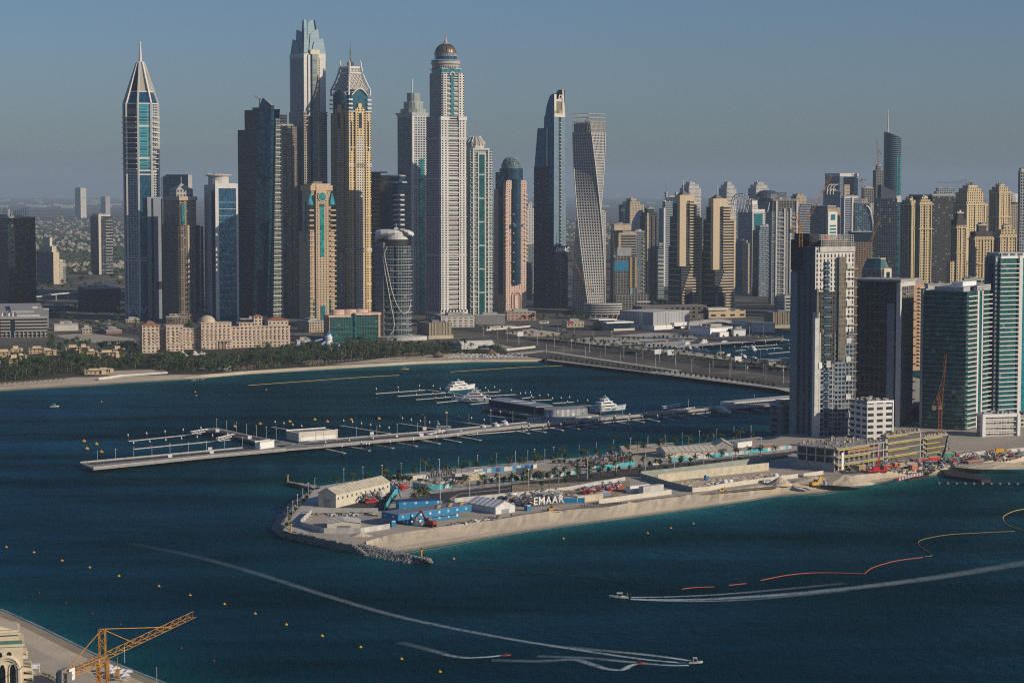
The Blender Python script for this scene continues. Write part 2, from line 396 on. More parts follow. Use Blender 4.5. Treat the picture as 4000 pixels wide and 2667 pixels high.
idx=np.arange(n_*m_).reshape(n_,m_)
fc=np.stack([idx[:-1,:-1],idx[:-1,1:],idx[1:,1:],idx[1:,:-1]],-1).reshape(-1,4)
mb_me.from_pydata(vv.tolist(),[],fc.tolist())
at=mb_me.attributes.new('shallow','FLOAT','POINT');at.data.foreach_set('value',sh.reshape(-1).astype('f'))
m=N('sea_water');p=m.gen();a_=m.n("Attribute",attribute_name='shallow').outputs['Fac']
mq=m.n('Mapping');m.t.links.new(p,mq.inputs[0]);mq.inputs['Scale'].default_value=(.35,1.3,1);mq.inputs['Rotation'].default_value=(0,0,R(-20));nz_=m.noise(mq.outputs[0],.016,5,.62)
sh_=m.math('ADD',a_,m.math('MULTIPLY',m.math('SUBTRACT',nz_,.5),.42),clamp=True)
col=m.ramp(sh_,[(.0,(.0004,.0150,.0215)),(.2,(.001,.028,.035)),(.5,(.003,.055,.058)),(.8,(.012,.115,.108)),(1.0,(.06,.18,.14))])
mp=m.n("Mapping");m.t.links.new(p,mp.inputs[0]);mp.inputs['Scale'].default_value=(1.0,.45,1);mp.inputs['Rotation'].default_value=(0,0,R(25))
w1=m.noise(mp.outputs[0],.16,4,.62);w2=m.noise(mp.outputs[0],.9,3,.6);w3=m.noise(p,.004,3,.6);w5=m.ramp(m.noise(mq.outputs[0],.009,4,.65),[(.34,(0,0,0)),(.66,(1,1,1))])
hh=m.math('ADD',m.math('MULTIPLY',w1,1.0),m.math('MULTIPLY',w2,.25))
bp=m.n("Bump");bp.inputs['Strength'].default_value=.8;bp.inputs['Distance'].default_value=1.5;m.t.links.new(hh,bp.inputs['Height'])
df=m.n("BsdfDiffuse");m.to(col,df.inputs[0]);m.t.links.new(bp.outputs[0],df.inputs['Normal']);gl=m.n("BsdfGlossy");gl.inputs[0].default_value=(.15,.66,.90,1);m.to(m.mixf(w3,.14,.3),gl.inputs[1]);m.t.links.new(bp.outputs[0],gl.inputs['Normal'])
fr_=m.n("Fresnel");fr_.inputs[0].default_value=1.33;m.t.links.new(bp.outputs[0],fr_.inputs['Normal']);mx=m.n("MixShader");m.to(m.math('MULTIPLY',fr_.outputs[0],m.mixf(w5,.03,.46),clamp=True),mx.inputs[0]);m.t.links.new(df.outputs[0],mx.inputs[1]);m.t.links.new(gl.outputs[0],mx.inputs[2]);m.t.links.new(mx.outputs[0],m.out.inputs[0])
mb_me.materials.append(m.m);wo=bpy.data.objects.new('sea_water',mb_me);COL.objects.link(wo);struct(wo)
# ------------------------------------------------------------------ tall towers
class Tw:
    "a building standing on corner pixel column xc at distance Y: front face runs to xr, left face to xl"
    def __init__(s,name,label,cat,xl,xc,xr,Y,rz=28,z0=ZM,group=None):
        a=R(rz);s.Y=Y;s.rz=a;s.C=Vector((Xat(xc,Y),Y,z0));s.z0=z0
        t=tx(xr,Y);s.w=(t*Y-s.C.x)/(cos(a)-t*sin(a))
        t=tx(xl,Y);s.d=(t*Y-s.C.x)/(-sin(a)-t*cos(a))if xl<xc-.5 else s.w*.8
        s.o=thing(name,label,cat,s.C,a,group);s.e=.0
    def fx(s,px):
        a=s.rz;t=tx(px,s.Y);return(t*s.Y-s.C.x)/(cos(a)-t*sin(a))
    def fy(s,px):
        a=s.rz;t=tx(px,s.Y);return(t*s.Y-s.C.x)/(-sin(a)-t*cos(a))
    def H(s,py):return Zat(py,s.Y)-s.z0
    def add(s,name,mb,mat,smooth=False,parent=None):return mb.build(name,mat,parent or s.o,smooth=smooth)
    def box(s,name,mat,x0,x1,y0,y1,z0,z1,parent=None):
        mb=MB();mb.box(x0,x1,y0,y1,z0,z1);return mb.build(name,mat,parent or s.o)
    def body(s,mat,top,name='body',e=0.0,z0=-4):return s.box(name,mat,e,s.w-e,e,s.d-e,z0,top)
    def rep(s,name,mb,mat,zs,parent=None):
        "the same part again at each height"
        me=mb.data(name,mat);r=[]
        for z in zs:r.append(inst(me,name,parent or s.o,(0,0,z)))
        return r
    def slabs(s,name,mat,x0,x1,y0,y1,zs,t=.6):
        mb=MB();mb.box(x0,x1,y0,y1,0,t);return s.rep(name,mb,mat,zs)
def fl(a,b,h):
    n=max(1,int((b-a)/h));return[a+k*h for k in range(n)]
def ring(n,r,z,a0=0,cx=0,cy=0):return[(cx+r*cos(a0+2*pi*k/n),cy+r*sin(a0+2*pi*k/n),z)for k in range(n)]
WHT=plain('white_concrete',(.60,.58,.54),.6,var=.06);GLS=None
BEI=plain('beige_stone',(.46,.37,.26),.7,var=.08)
f_blue=facade('blue_glass',(.05,.10,.15),(.012,.085,.17),3.7,1.6,.96,.92,blind=0,grough=.1,gmetal=.45)
f_teal=facade('teal_glass',(.03,.13,.15),(.01,.17,.19),3.7,1.8,.94,.86,blind=0,grough=.1,gmetal=.4)
f_navy=facade('navy_glass',(.02,.04,.07),(.006,.022,.05),3.7,1.8,.94,.86,blind=0,grough=.1,gmetal=.4)
# --- octagonal tower with a pointed crown and mast (far left)
Y=3262;cx=Xat(557,Y);ppm=F/Y;r=67.5/ppm
t=thing('skyscraper','blue and white octagonal skyscraper with tapering open crown and white mast','skyscraper',(cx,Y,ZM));T1=t
Hh=lambda py:Zat(py,Y)-ZM
oc=lambda r,a0=0:[(r*cos(a0+k*pi/4),r*sin(a0+k*pi/4))for k in range(8)]
fac_l=facade('white_bay_grid',(.42,.44,.46),(.012,.03,.055),3.8,5.0,.72,.6)
mb=MB();mb.prism(oc(r*.98),-4,Hh(668),ms=[0,1,1,2,2,1,0,1]);mb.m=0
mb.build('lower_shaft',[f_blue,fac_l,f_navy],t)
mb=MB();mb.prism(oc(r*.97),Hh(668),Hh(407),ms=[1,1,0,0,2,3,0,1])
mb.build('upper_shaft',[facade('teal_banded',(.3,.42,.44),(.012,.20,.25),4,14,.97,.86,band=(12,.06,(.55,.54,.5)),blind=0,gmetal=.3),fac_l,f_navy,facade('recess_dark',(.1,.12,.14),(.01,.018,.03),7.7,20,.97,.85)],t)
for k in range(8):
    a=k*pi/4;mb=MB();mb.bar((r*cos(a),r*sin(a),0),(r*cos(a),r*sin(a),Hh(405)),2.6);mb.build('corner_column',WHT,t)
    mb=MB();mb.bar((r*cos(a),r*sin(a),Hh(405)),(r*.2*cos(a),r*.2*sin(a),Hh(243)),2.4);mb.build('crown_rib',WHT,t)
mb=MB();z1=Hh(362);r1=r*.71
mb.prism(oc(r*.98),Hh(405),z1,oc(r1));mb.build('crown_glazing',f_blue,t)
m_louv=facade('beige_louvre',(.44,.41,.35),(.26,.24,.2),1.6,40,1,.5,blind=0,gmetal=0,grough=.6,var=.1)
mb=MB();o0=oc(r1*.97);o1=oc(r*.2)
for k in range(8):
    if k in(5,):continue
    a,b,c,d=o0[k],o0[(k+1)%8],o1[(k+1)%8],o1[k];mb.poly([(*a,z1),(*b,z1),(*c,Hh(245)),(*d,Hh(245))],[(0,0),(14,0),(9,47),(5,47)])
mb.build('crown_louvre',m_louv,t)
mb=MB();mb.box(-3.4,3.4,-3.4,3.4,z1,Hh(262));mb.build('crown_core',M_STEEL,t)
mb=MB();mb.lathe([(2.8,Hh(262)),(2.2,Hh(215)),(1.3,Hh(174)),(2.3,Hh(172)),(1.2,Hh(167)),(.3,Hh(163))],8);mb.build('mast',WHT,t)
for z in(Hh(407),Hh(360),Hh(668),Hh(682),Hh(1005),Hh(1016)):
    mb=MB();mb.prism(oc(r*1.015),z-.9,z+.9,bottom=True)if z!=Hh(360)else mb.prism(oc(r1*1.03),z-.9,z+.9);mb.build('white_band',WHT,t)
for k,a in((7,-pi/8),(4,pi+pi/8),(5,5*pi/4+pi/8)):
    me=MB();rr=r*.93
    me.move(Matrix());W_b=r*.62
    me.box(-W_b/2,W_b/2,-1.5,3.6,0,1.0);me.move(Matrix.Rotation(a-pi/2,4,'Z')@Matrix.Translation((0,0,0)))
    me=me.data('balcony',WHT)
    for z in fl(Hh(662),Hh(430),7.75):inst(me,'balcony',t,(rr*cos(a),rr*sin(a),z))
mb=MB()
for k in range(8):
    a,b=oc(r*1.02)[k],oc(r*1.02)[(k+1)%8];mm=((a[0]+b[0])/2,(a[1]+b[1])/2)
    for p_,q_2 in((a,mm),(mm,b)):
        i2=((p_[0]+q_2[0])/2,(p_[1]+q_2[1])/2);mb.bar((*p_,20),(*i2,8),1.4);mb.bar((*i2,8),(*q_2,20),1.4)
mb.build('base_truss',WHT,t)
# --- plain grey slab beside it
T=Tw('apartment_tower','plain grey concrete slab tower squeezed against the octagonal tower, with dark vertical slots','tower',574,578,634,3235,24)
T.body(facade('slab_grey',(.27,.30,.34),(.02,.03,.045),3.5,15,.22,1.0,blind=0),T.H(776));T.box('parapet',plain('slab_top',(.3,.33,.37)),-.4,T.w+.4,-.4,T.d,T.H(776),T.H(770))
T.box('sky_recess',M_DARK,T.w*.55,T.w*.97,-.5,2,T.H(1130),T.H(1100))
# --- dark blue office block behind
T=Tw('office_tower','dark blue flat topped office tower rising behind the brown pyramid roofed tower','tower',629,640,752,3700,10)
T.body(f_navy,T.H(690));T.box('plant_room',f_navy,T.w*.1,T.w*.9,3,T.d*.8,T.H(690),T.H(682));T.box('roof_screen',WHT,T.w*.86,T.w,-.4,8,T.H(760),T.H(683))
mb=MB();mb.bar((T.w*.55,8,T.H(683)),(T.w*.55,8,T.H(660)),1.0);T.add('antenna',mb,M_STEEL)
T.box('terrace_block',facade('navy_grid',(.2,.24,.29),(.01,.02,.035),3.6,4),T.w*.45,T.w*1.0,-6,4,0,T.H(735))
# --- brown tower with pyramid roof
T=Tw('apartment_tower','brown stone apartment tower with a small pale pyramid roof','tower',630,700,782,3140,32)
f_br=facade('brown_grid',(.20,.155,.115),(.01,.014,.02),3.4,4.2,.62,.55);f_br2=facade('brown_bays',(.30,.225,.16),(.008,.02,.028),3.5,8,.6,.6)
mb=MB();mb.m=0;mb.prism([(3,0),(T.w,0),(T.w,T.d),(0,T.d),(0,3)],-4,T.H(880),ms=[0,0,0,0,0]);T.add('lower_body',mb,[f_br])
T.box('upper_body',f_br2,3,T.w-5,3,T.d-4,T.H(880),T.H(770));T.box('cornice',BEI,1.5,T.w-3.5,1.5,T.d-3,T.H(783),T.H(768))
T.box('glazed_bay',f_teal,5,10,1,3,T.H(1240),T.H(800));T.box('beige_pier',BEI,13,16,-1.2,2,T.H(1240),T.H(880))  # one pier in beige stone against the brown front
for k in range(3):T.box('dark_glass_strip',f_navy,18+k*8.3,21.5+k*8.3,-.5,1,T.H(1230),T.H(885))
c=(T.w*.5,T.d*.45);q=10
T.box('roof_drum',facade('drum_grid',(.42,.4,.38),(.02,.03,.04),9,5,.5,.6),c[0]-q-3,c[0]+q+3,c[1]-q-3,c[1]+q+3,T.H(770),T.H(742))
mb=MB();s4=lambda k:[(c[0]-k,c[1]-k),(c[0]+k,c[1]-k),(c[0]+k,c[1]+k),(c[0]-k,c[1]+k)]
mb.prism(s4(q+3.5),T.H(742),T.H(716),s4(.4));T.add('pyramid_roof',mb,plain('pyramid_stone',(.44,.42,.38)))
mb=MB();mb.bar((*c,T.H(716)),(*c,T.H(690)),.7);T.add('antenna',mb,M_STEEL)
for k in range(5):T.box('balcony',BEI,T.w*.62,T.w-5.4,1.6,3.2,T.H(870)+k*7,T.H(870)+k*7+1.3)
T.box('low_podium',f_br,-8,T.w+10,-6,10,-4,T.H(1225))
# --- white framed blue glass tower with drum
T=Tw('office_tower','white framed tower with dark blue glass front and round white drum on top','tower',799,842,929,3130,27)
f_wg=facade('white_punched',(.50,.52,.55),(.01,.02,.03),3.6,5.5,.5,.42);top=T.H(722)
T.body(f_wg,top);T.box('glass_front',f_blue,5.0,T.w-3.0,-.6,2,-4,T.H(736))
T.box('left_column',WHT,.0,5.0,-1.4,4,-4,T.H(706));T.box('right_column',WHT,T.w-3.0,T.w,-1.4,4,-4,top+1.6);T.box('head_beam',WHT,5,T.w-3.0,-1.3,2,T.H(736),T.H(716))
T.box('glass_slot',f_navy,-.5,2,T.d*.05,T.d*.3,-4,T.H(745))
T.slabs('floor_line',WHT,5,T.w-3,-1.0,.5,fl(T.H(1255),T.H(742),9.6),.45)
mb=MB();c=(T.w*.4,T.d*.5);mb.lathe([(15,top),(15,T.H(690))],20,*c);T.add('roof_drum',mb,facade('drum_slots',(.55,.53,.5),(.1,.1,.1),30,5,.25,.5))
mb=MB();mb.lathe([(15,T.H(690)),(19,T.H(686)),(19,T.H(683)),(10,T.H(680))],20,*c);T.add('drum_rim',mb,WHT)
mb=MB();mb.bar((c[0]-6,c[1],T.H(683)),(c[0]-20,c[1]-6,T.H(677)),.8);mb.box(c[0]-6,c[0]+5,c[1]-4,c[1]+4,T.H(682),T.H(678));T.add('cleaning_crane',mb,plain('faded_pink',(.4,.28,.22)))
# --- dark tower with slanted glass blade
T=Tw('skyscraper','dark tower with a slanted blue glass blade and stepped left side','skyscraper',924,1060,1094,3170,52)
f_dk=facade('dark_bands',(.075,.082,.095),(.008,.011,.016),4.0,30,1,.5,blind=0)
T.d=T.fy(924)
T.box('rear_wing',f_dk,4,T.w,T.fy(955),T.d,-4,T.H(505));T.box('main_wing',f_dk,2,T.w,T.fy(1015),T.fy(955),-4,T.H(428));T.box('plant_step',f_dk,5,T.w*.8,T.fy(1018),T.fy(980),T.H(428),T.H(418))
mb=MB();ya,yb=T.fy(1018),T.fy(1062)
# blade: leaning prism, wide face down to the right
zt=[T.H(412),T.H(380),T.H(405)]
base=[(0,T.fy(1050)),(0,T.fy(1000)),(T.w*.6,T.fy(1000)),(T.w*.6,T.fy(1050))]
b0=[(-1,T.fy(1043)),(T.w*.25,T.fy(1043)),(T.w*.8,T.fy(984)),(-1,T.fy(984))]
b1=[(-1,T.fy(1066)),(T.w*.25,T.fy(1066)),(T.w*.8,T.fy(1018)),(-1,T.fy(1018))]
mb.prism(b0,-4,T.H(412),b1,caps=False)
zr=T.H(412);pk=T.H(381);rd=T.fy(1033)
mb.poly([(*b1[3],zr),(*b1[0],zr),(-1,rd,pk)]);mb.poly([(*b1[0],zr),(*b1[1],zr),(-1,rd,pk)]);mb.poly([(*b1[1],zr),(*b1[2],zr),(-1,rd,pk)]);mb.poly([(*b1[2],zr),(*b1[3],zr),(-1,rd,pk)])
T.add('glass_blade',mb,facade('blade_glass',(.012,.05,.085),(.008,.055,.10),3.8,4.5,.92,.9,blind=0,grough=.05,gmetal=.6,var=.8))
mb=MB();x0,x1=0,T.w
mb.prism([(T.w*.1,-1),(T.w,-1),(T.w,8),(T.w*.1,8)],-4,T.H(462),[(T.w*.55,-1),(T.w,-1),(T.w,8),(T.w*.55,8)]);T.add('front_face',mb,facade('balcony_glass',(.2,.2,.19),(.012,.05,.06),3.9,3,.8,.7))
zs=fl(T.H(1245),T.H(465),6.6)
for k,z in enumerate(zs):
    f_=k/len(zs);T.box('balcony',WHT,T.w*(.02+.5*f_),T.w,-2.6,0,z,z+.9)
mb=MB();mb.prism([(T.w-2,0),(T.w+1.5,0),(T.w+1.5,14),(T.w-2,14)],T.H(480),T.H(425),[(T.w+.9,0),(T.w+1.5,0),(T.w+1.5,14),(T.w+.9,14)]);T.add('fin',mb,f_navy)
mb=MB();cz=T.H(418);yy=T.fy(1003);mb.bar((8,yy,cz),(8,yy,cz+14),1.4);mb.bar((8,yy,cz+13),(4,T.fy(990),cz+17),.9);mb.bar((8,yy,cz+13),(9,T.fy(1018),cz+8),.9);T.add('roof_crane',mb,M_STEEL)
# --- brown banded tower behind
T=Tw('apartment_tower','brown and dark glass tower with bright yellowish edge piers, right behind the slanted dark tower','tower',1076,1094,1162,3290,26)
f_bp=facade('brown_piers',(.25,.20,.155),(.01,.013,.018),3.6,3.2,.6,.55)
T.body(f_bp,T.H(492));
for a,b,mt,e in((1096,1104,BEI,1.6),(1120,1125,f_bp,1.2),(1142,1150,f_bp,1.5)):T.box('pier',mt,T.fx(a),T.fx(b),-e,2,-4,T.H(490))
T.box('curtain_wall',f_navy,T.fx(1104),T.fx(1120),-.5,1,-4,T.H(500));T.box('curtain_wall',f_navy,T.fx(1125),T.fx(1142),-.4,1,T.H(560),T.H(500))
for p_ in(540,552,580,690,705,730):T.box('cross_band',BEI,T.fx(1104),T.fx(1120),-1.2,1,T.H(p_+3),T.H(p_))
T.box('roof_block',f_dk,0,T.w*.5,4,T.d*.7,T.H(492),T.H(448));T.box('roof_step',M_CONC,T.fx(1098),T.fx(1150),3,T.d-3,T.H(492),T.H(484))
# --- tallest: cream tower with faceted glass crown
T=Tw('skyscraper','tallest cream skyscraper with a pointed crown of overlapping pale blue glass blades','skyscraper',1136,1192,1276,3300,31)
f_cl=facade('pale_panels',(.64,.62,.58),(.40,.39,.37),7.2,60,1,.04,blind=0,grough=.5,gmetal=0,var=.1);f_cs=facade('stone_grid',(.36,.33,.28),(.012,.016,.022),3.7,3.6,.6,.6);f_cleft=facade('left_shade_slots',(.30,.31,.32),(.05,.06,.075),3.7,5.2,.3,.97,blind=0)  # grey of the left face is painted shade; the front is cream
zt=T.H(207);zm=T.H(437)
T.box('lower_shaft',f_cs,-1.2,T.w+1.2,-1.2,T.d+1,-4,zm);T.box('upper_shaft',f_cl,0,T.w,0,T.d,zm,zt);T.box('left_face',f_cleft,-.5,3,4,T.d-6,zm,T.H(225));T.box('left_face_lower',f_cleft,-1.7,3,3,T.d-6,-4,zm)
xa,xb=T.fx(1214),T.fx(1247);T.box('glass_spine',facade('pale_green_glass',(.28,.33,.31),(.22,.27,.25),3.7,8,.97,.9,blind=0,gmetal=.2,var=.15),xa+3,xb-3,-3.0,2,-4,T.H(212));T.box('spine_pier',BEI,xb-3,xb,-2.6,2,-4,T.H(210));T.box('spine_recess',f_navy,xa,xa+3,-.4-1.2,2,-4,T.H(215));T.box('spine_head',plain('cream_head',(.62,.56,.46)),xa,xb+1,-3.4,6,T.H(212),T.H(194))
T.box('spine_pier',WHT,xa-3.5,xa,-1.9,2,zm-6,T.H(214))
T.box('window_strip',f_cs,T.fx(1247),T.fx(1252),-.4,1,zm,T.H(226))
for z in(437,450):T.box('belt_course',M_CONC,-2,T.w+2,-2,T.d,T.H(z+4),T.H(z))
m_cr=facade('crown_glass',(.24,.33,.36),(.26,.36,.40),2.4,90,1,.9,blind=0,grough=.6,gmetal=0,var=.04)
Wc,Dc=T.w,T.d;ctr=Vector((Wc/2,Dc/2,0))
def blade(pts,name='crown_blade'):
    mb=MB();P=[Vector(p)for p in pts];nrm=(P[1]-P[0]).cross(P[2]-P[0]).normalized()*1.1
    mb.poly(P,[((p-P[0]).length,p.z)for p in P]);mb.poly([p-nrm for p in reversed(P)])
    for i in range(len(P)):j=(i+1)%len(P);mb.poly([P[i],P[i]-nrm,P[j]-nrm,P[j]])
    T.add(name,mb,m_cr)
z0c,zp=T.H(205),T.H(74)
def fr(p,row,off=0):
    z=T.H(row);k=(z-z0c)/(zp-z0c);return((p+11*k-1192)/84*Wc,Dc*.2*k+off,z)
def lf(p,row,off=0):
    z=T.H(row);k=(z-z0c)/(zp-z0c);return(Wc*.2*k+off,(1192-p+17*k)/56*Dc,z)
for P,off in(([(1222,207),(1277,207),(1266,147),(1255,151),(1232,162)],-.2),([(1214,207),(1262,207),(1249,109),(1240,114),(1220,128)],1.6),([(1207,207),(1250,207),(1233,73),(1222,76),(1212,88)],3.2),([(1192,207),(1206,207),(1204,84),(1199,73),(1194,73)],.6),([(1191,207),(1205,207),(1203,124),(1194,108)],-.8),([(1190,207),(1205,207),(1203,160),(1192,147)],-2.0)):
    blade([fr(x,z,off)for x,z in P])
for P,off in(([(1172,207),(1192,207),(1196,108),(1192,78),(1185,72),(1182,84)],3.0),([(1156,207),(1186,207),(1184,124),(1163,110)],1.4),([(1142,207),(1176,207),(1172,160),(1151,148)],-.2)):
    blade([lf(x,z,off)for x,z in P][::-1])
mb=MB();mb.prism([(4,5),(Wc-4,5),(Wc-4,Dc-4),(4,Dc-4)],z0c-1,T.H(118),[(Wc*.34,Dc*.38),(Wc*.6,Dc*.38),(Wc*.6,Dc*.62),(Wc*.34,Dc*.62)]);T.add('crown_core',mb,m_cr)
for px,rw in((1262,109),(1250,73)):
    mb=MB();P=[(Wc-3,Dc*.2+2,z0c),(Wc-3,Dc*.8,z0c),(Wc*.75,Dc*.6,T.H(rw)),(Wc*.75,Dc*.35,T.H(rw))];mb.poly(P)
    mb.poly([(x-1,y,z)for x,y,z in reversed(P)]);T.add('crown_blade',mb,m_cr)
# --- tan tower with teal glass in front
T=Tw('apartment_tower','tan stone tower with teal glass panels and a round teal window at its top','tower',1167,1212,1307,3055,27)
f_tan=facade('tan_windows',(.50,.36,.225),(.02,.09,.10),3.6,4.4,.4,.5,grough=.1,gmetal=.3);M_TAN=plain('tan_stone',(.53,.39,.25),.75,var=.08)
m_tg=facade('turquoise_glass',(.03,.22,.22),(.02,.26,.27),3.6,3,.96,.94,blind=0,grough=.08,gmetal=.45,var=.25)
T.body(f_tan,T.H(905));T.box('upper_body',f_tan,4,T.w-4,4,T.d-4,T.H(905),T.H(735));T.box('cornice',M_TAN,2,T.w-2,2,T.d-2,T.H(745),T.H(724));T.box('parapet',M_TAN,5,T.w-5,5,T.d-5,T.H(724),T.H(718))
xa,xb=T.fx(1232),T.fx(1282);T.box('central_bay',f_tan,xa,xb,-2.2,6,-4,T.H(760));T.box('bay_head',M_TAN,xa+2,xb-2,1,8,T.H(760),T.H(722))
T.box('glass_panel',m_tg,T.fx(1248),T.fx(1264),-2.7,0,T.H(1003),T.H(808));T.box('glass_cap',plain('dark_teal',(.02,.08,.09),.3),T.fx(1247),T.fx(1265),-3,0,T.H(808),T.H(798))
mb=MB();mb.lathe([(5.5,0),(5.5,.8)],20);o=mb.build('round_window',m_tg,T.o,(T.fx(1256),-2.4,T.H(769)));o.rotation_euler=(pi/2,0,0)
mb=MB();mb.tube([(6.2*cos(k*pi/10),6.2*sin(k*pi/10),0)for k in range(21)],.8);o=mb.build('window_rim',M_TAN,T.o,(T.fx(1256),-2.9,T.H(769)));o.rotation_euler=(pi/2,0,0)
for x0,x1 in((-1.5,xa-3),(xb+3,T.w+1.5)):
    T.slabs('balcony',M_TAN,x0,x1,-2.5,5,fl(T.H(1240),T.H(800),7.2),1.9);mb=MB();c_=((x0+x1)/2,3.5);k_=(x1-x0)/2
    mb.prism([(c_[0]-k_,c_[1]-4),(c_[0]+k_,c_[1]-4),(c_[0]+k_,c_[1]+4),(c_[0]-k_,c_[1]+4)],T.H(800),T.H(755),[(c_[0]-k_*.2,c_[1]-1),(c_[0]+k_*.2,c_[1]-1),(c_[0]+k_*.2,c_[1]+1),(c_[0]-k_*.2,c_[1]+1)]);T.add('corner_turret',mb,m_tg)
T.box('arched_entrance',m_tg,T.fx(1249),T.fx(1266),-3.2,0,T.H(1250),T.H(1195));T.box('lower_slot',f_teal,T.fx(1222),T.fx(1228),-.6,1,T.H(1240),T.H(1170));T.box('lower_slot',f_teal,T.fx(1285),T.fx(1291),-.6,1,T.H(1240),T.H(1170))
T.box('podium',f_tan,-14,T.w+3,-10,T.d,-4,T.H(1262));T.box('left_strip',f_teal,-.7,1,T.d*.4,T.d*.52,T.H(950),T.H(790));T.box('roof_plant',M_DCONC,8,22,8,20,T.H(718),T.H(709))
# --- yellow tower with arched blue top and lattice crown
T=Tw('skyscraper','yellow and white skyscraper with blue glass head and flared lattice crown carrying a ball finial','skyscraper',1297,1366,1447,3270,38)
M_YST=plain('yellow_stone',(.63,.48,.25),.7,var=.06);f_y=facade('yellow_windows',(.63,.48,.25),(.010,.013,.02),3.75,6,.46,.5,blind=.04);f_w=facade('white_windows',(.60,.57,.52),(.010,.013,.02),3.75,3.6,.52,.56,blind=0)
m_pea=facade('peacock_glass',(.012,.08,.12),(.012,.085,.13),3.7,4,.95,.95,blind=0,grough=.12,gmetal=.35,var=.12)
zs,zb=T.H(437),T.H(348)
T.box('core_shaft',m_pea,2,T.w-2,2,T.d-2,-4,zb-4)
W_,D_=T.w,T.d
for x0,x1 in((0,.2),(.8,1)):
    T.box('corner_shaft',f_y,W_*x0-.8,W_*x1+.8,-.8,D_*.2,-4,zs-1);T.box('corner_glass_strip',f_navy,W_*(x0+.07),W_*(x0+.13),-1.2,0,T.H(590),zs-14)
T.box('corner_shaft',f_y,-.8,W_*.2,D_*.8,D_+.8,-4,zs-1)
T.box('corner_shaft',f_y,W_*.8,W_+.8,D_*.8,D_+.8,-4,zs-1)
T.box('white_bay',f_w,W_*.36,W_*.64,-1.4,4,-4,T.H(530));T.box('white_bay',f_w,-1.4,4,D_*.36,D_*.64,-4,T.H(530))
for a,b in((.28,.36),(.64,.72)):
    T.box('yellow_pier',f_y,W_*a,W_*b,-1.8,4,-4,T.H(425));T.box('yellow_pier',f_y,-1.8,4,D_*a,D_*b,-4,T.H(425))
T.box('gable_head',f_y,W_*.30,W_*.70,-2.2,4,T.H(530),T.H(440));T.box('gable_step',f_y,W_*.35,W_*.65,-2,4,T.H(440),T.H(420));T.box('gable_top',M_YST,W_*.42,W_*.58,-1.8,3,T.H(420),T.H(404));T.box('gable_slot',f_navy,W_*.43,W_*.57,-2.6,0,T.H(500),T.H(442))
T.box('gable_head',f_y,-2.2,4,D_*.30,D_*.70,T.H(530),T.H(440));T.box('gable_top',M_YST,-1.8,3,D_*.40,D_*.60,T.H(440),T.H(408));T.box('gable_slot',f_navy,-2.6,0,D_*.43,D_*.57,T.H(500),T.H(442))
for z in(437,643,652,975,985):
    for x0,x1 in((0,.2),(.8,1)):T.box('cornice',WHT,W_*x0-1.8,W_*x1+1.8,-1.8,D_*.2+1,T.H(z),T.H(z-4))
    if z>600:T.box('belt_course',plain('brown_band',(.32,.25,.17)),W_*.2,W_*.8,-2.6,2,T.H(z),T.H(z-4));T.box('belt_course',plain('brown_band',(.32,.25,.17)),-2.6,2,D_*.2,D_*.8,T.H(z),T.H(z-4))
for zz in fl(T.H(1180),zs-20,26):
    for x0 in(0,.8):T.box('shaft_moulding',WHT,W_*x0-1.4,W_*(x0+.2)+1.4,-1.5,D_*.2,zz,zz+1.2)
for z in fl(T.H(425),T.H(372),6.3):
    for x0,x1 in((-.04,.15),(.85,1.04)):T.box('corner_balcony',WHT,W_*x0,W_*x1,-2.2,D_*.14,z,z+2.4)
    T.box('corner_balcony',WHT,-2.2,5,D_*.86,D_*1.04,z,z+2.4)
for axis in(0,1):
    mb=MB();n=12;L=W_ if axis==0 else D_;rows=[]
    for k in range(n+1):
        x=L*(.12+.76*k/n);z=zb-9+10*sin(pi*k/n);rows.append((x,z))
    mb2=MB();mb2.tube([(x,-1.2,z)if axis==0 else(-1.2,x,z)for x,z in rows],1.1);T.add('arch_trim',mb2,WHT)
    for(xa_,za_),(xb_,zb_)in zip(rows[:-1],rows[1:]):
        P=[(xa_,.8,zb-40),(xb_,.8,zb-40),(xb_,.8,zb_),(xa_,.8,za_)]
        if axis:P=[(y,x,z)for x,y,z in reversed(P)]
        mb.poly(P,[(p[0]+p[1],p[2])for p in P])
    T.add('arched_glass',mb,m_pea)
zc0,zc1=T.H(350),T.H(262);cc=Vector((W_/2,D_/2,0))
def flare(k,e=1.0):
    return(.25*(1-k)**1.9+.26)*e
for sx,sy in((-1,-1),(1,-1),(1,1),(-1,1)):
    pts=[(cc.x+sx*W_*flare(k/8),cc.y+sy*D_*flare(k/8),zc0+(zc1+12-zc0)*k/8)for k in range(9)]
    mb=MB();mb.bar((cc.x+sx*W_*.5,cc.y+sy*D_*.5,T.H(372)),pts[0],2.2)
    mb.tube(pts,[1.6]*8+[.5],5);T.add('crown_rib',mb,WHT)
mb=MB()
for k in range(8):
    a0,a1=flare(k/8,.93),flare((k+1)/8,.93);z0_,z1_=zc0+(zc1-zc0)*k/8,zc0+(zc1-zc0)*(k+1)/8
    mb.prism([(cc.x-W_*a0,cc.y-D_*a0),(cc.x+W_*a0,cc.y-D_*a0),(cc.x+W_*a0,cc.y+D_*a0),(cc.x-W_*a0,cc.y+D_*a0)],z0_,z1_,[(cc.x-W_*a1,cc.y-D_*a1),(cc.x+W_*a1,cc.y-D_*a1),(cc.x+W_*a1,cc.y+D_*a1),(cc.x-W_*a1,cc.y+D_*a1)])
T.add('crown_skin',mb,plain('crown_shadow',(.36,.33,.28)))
mb=MB()
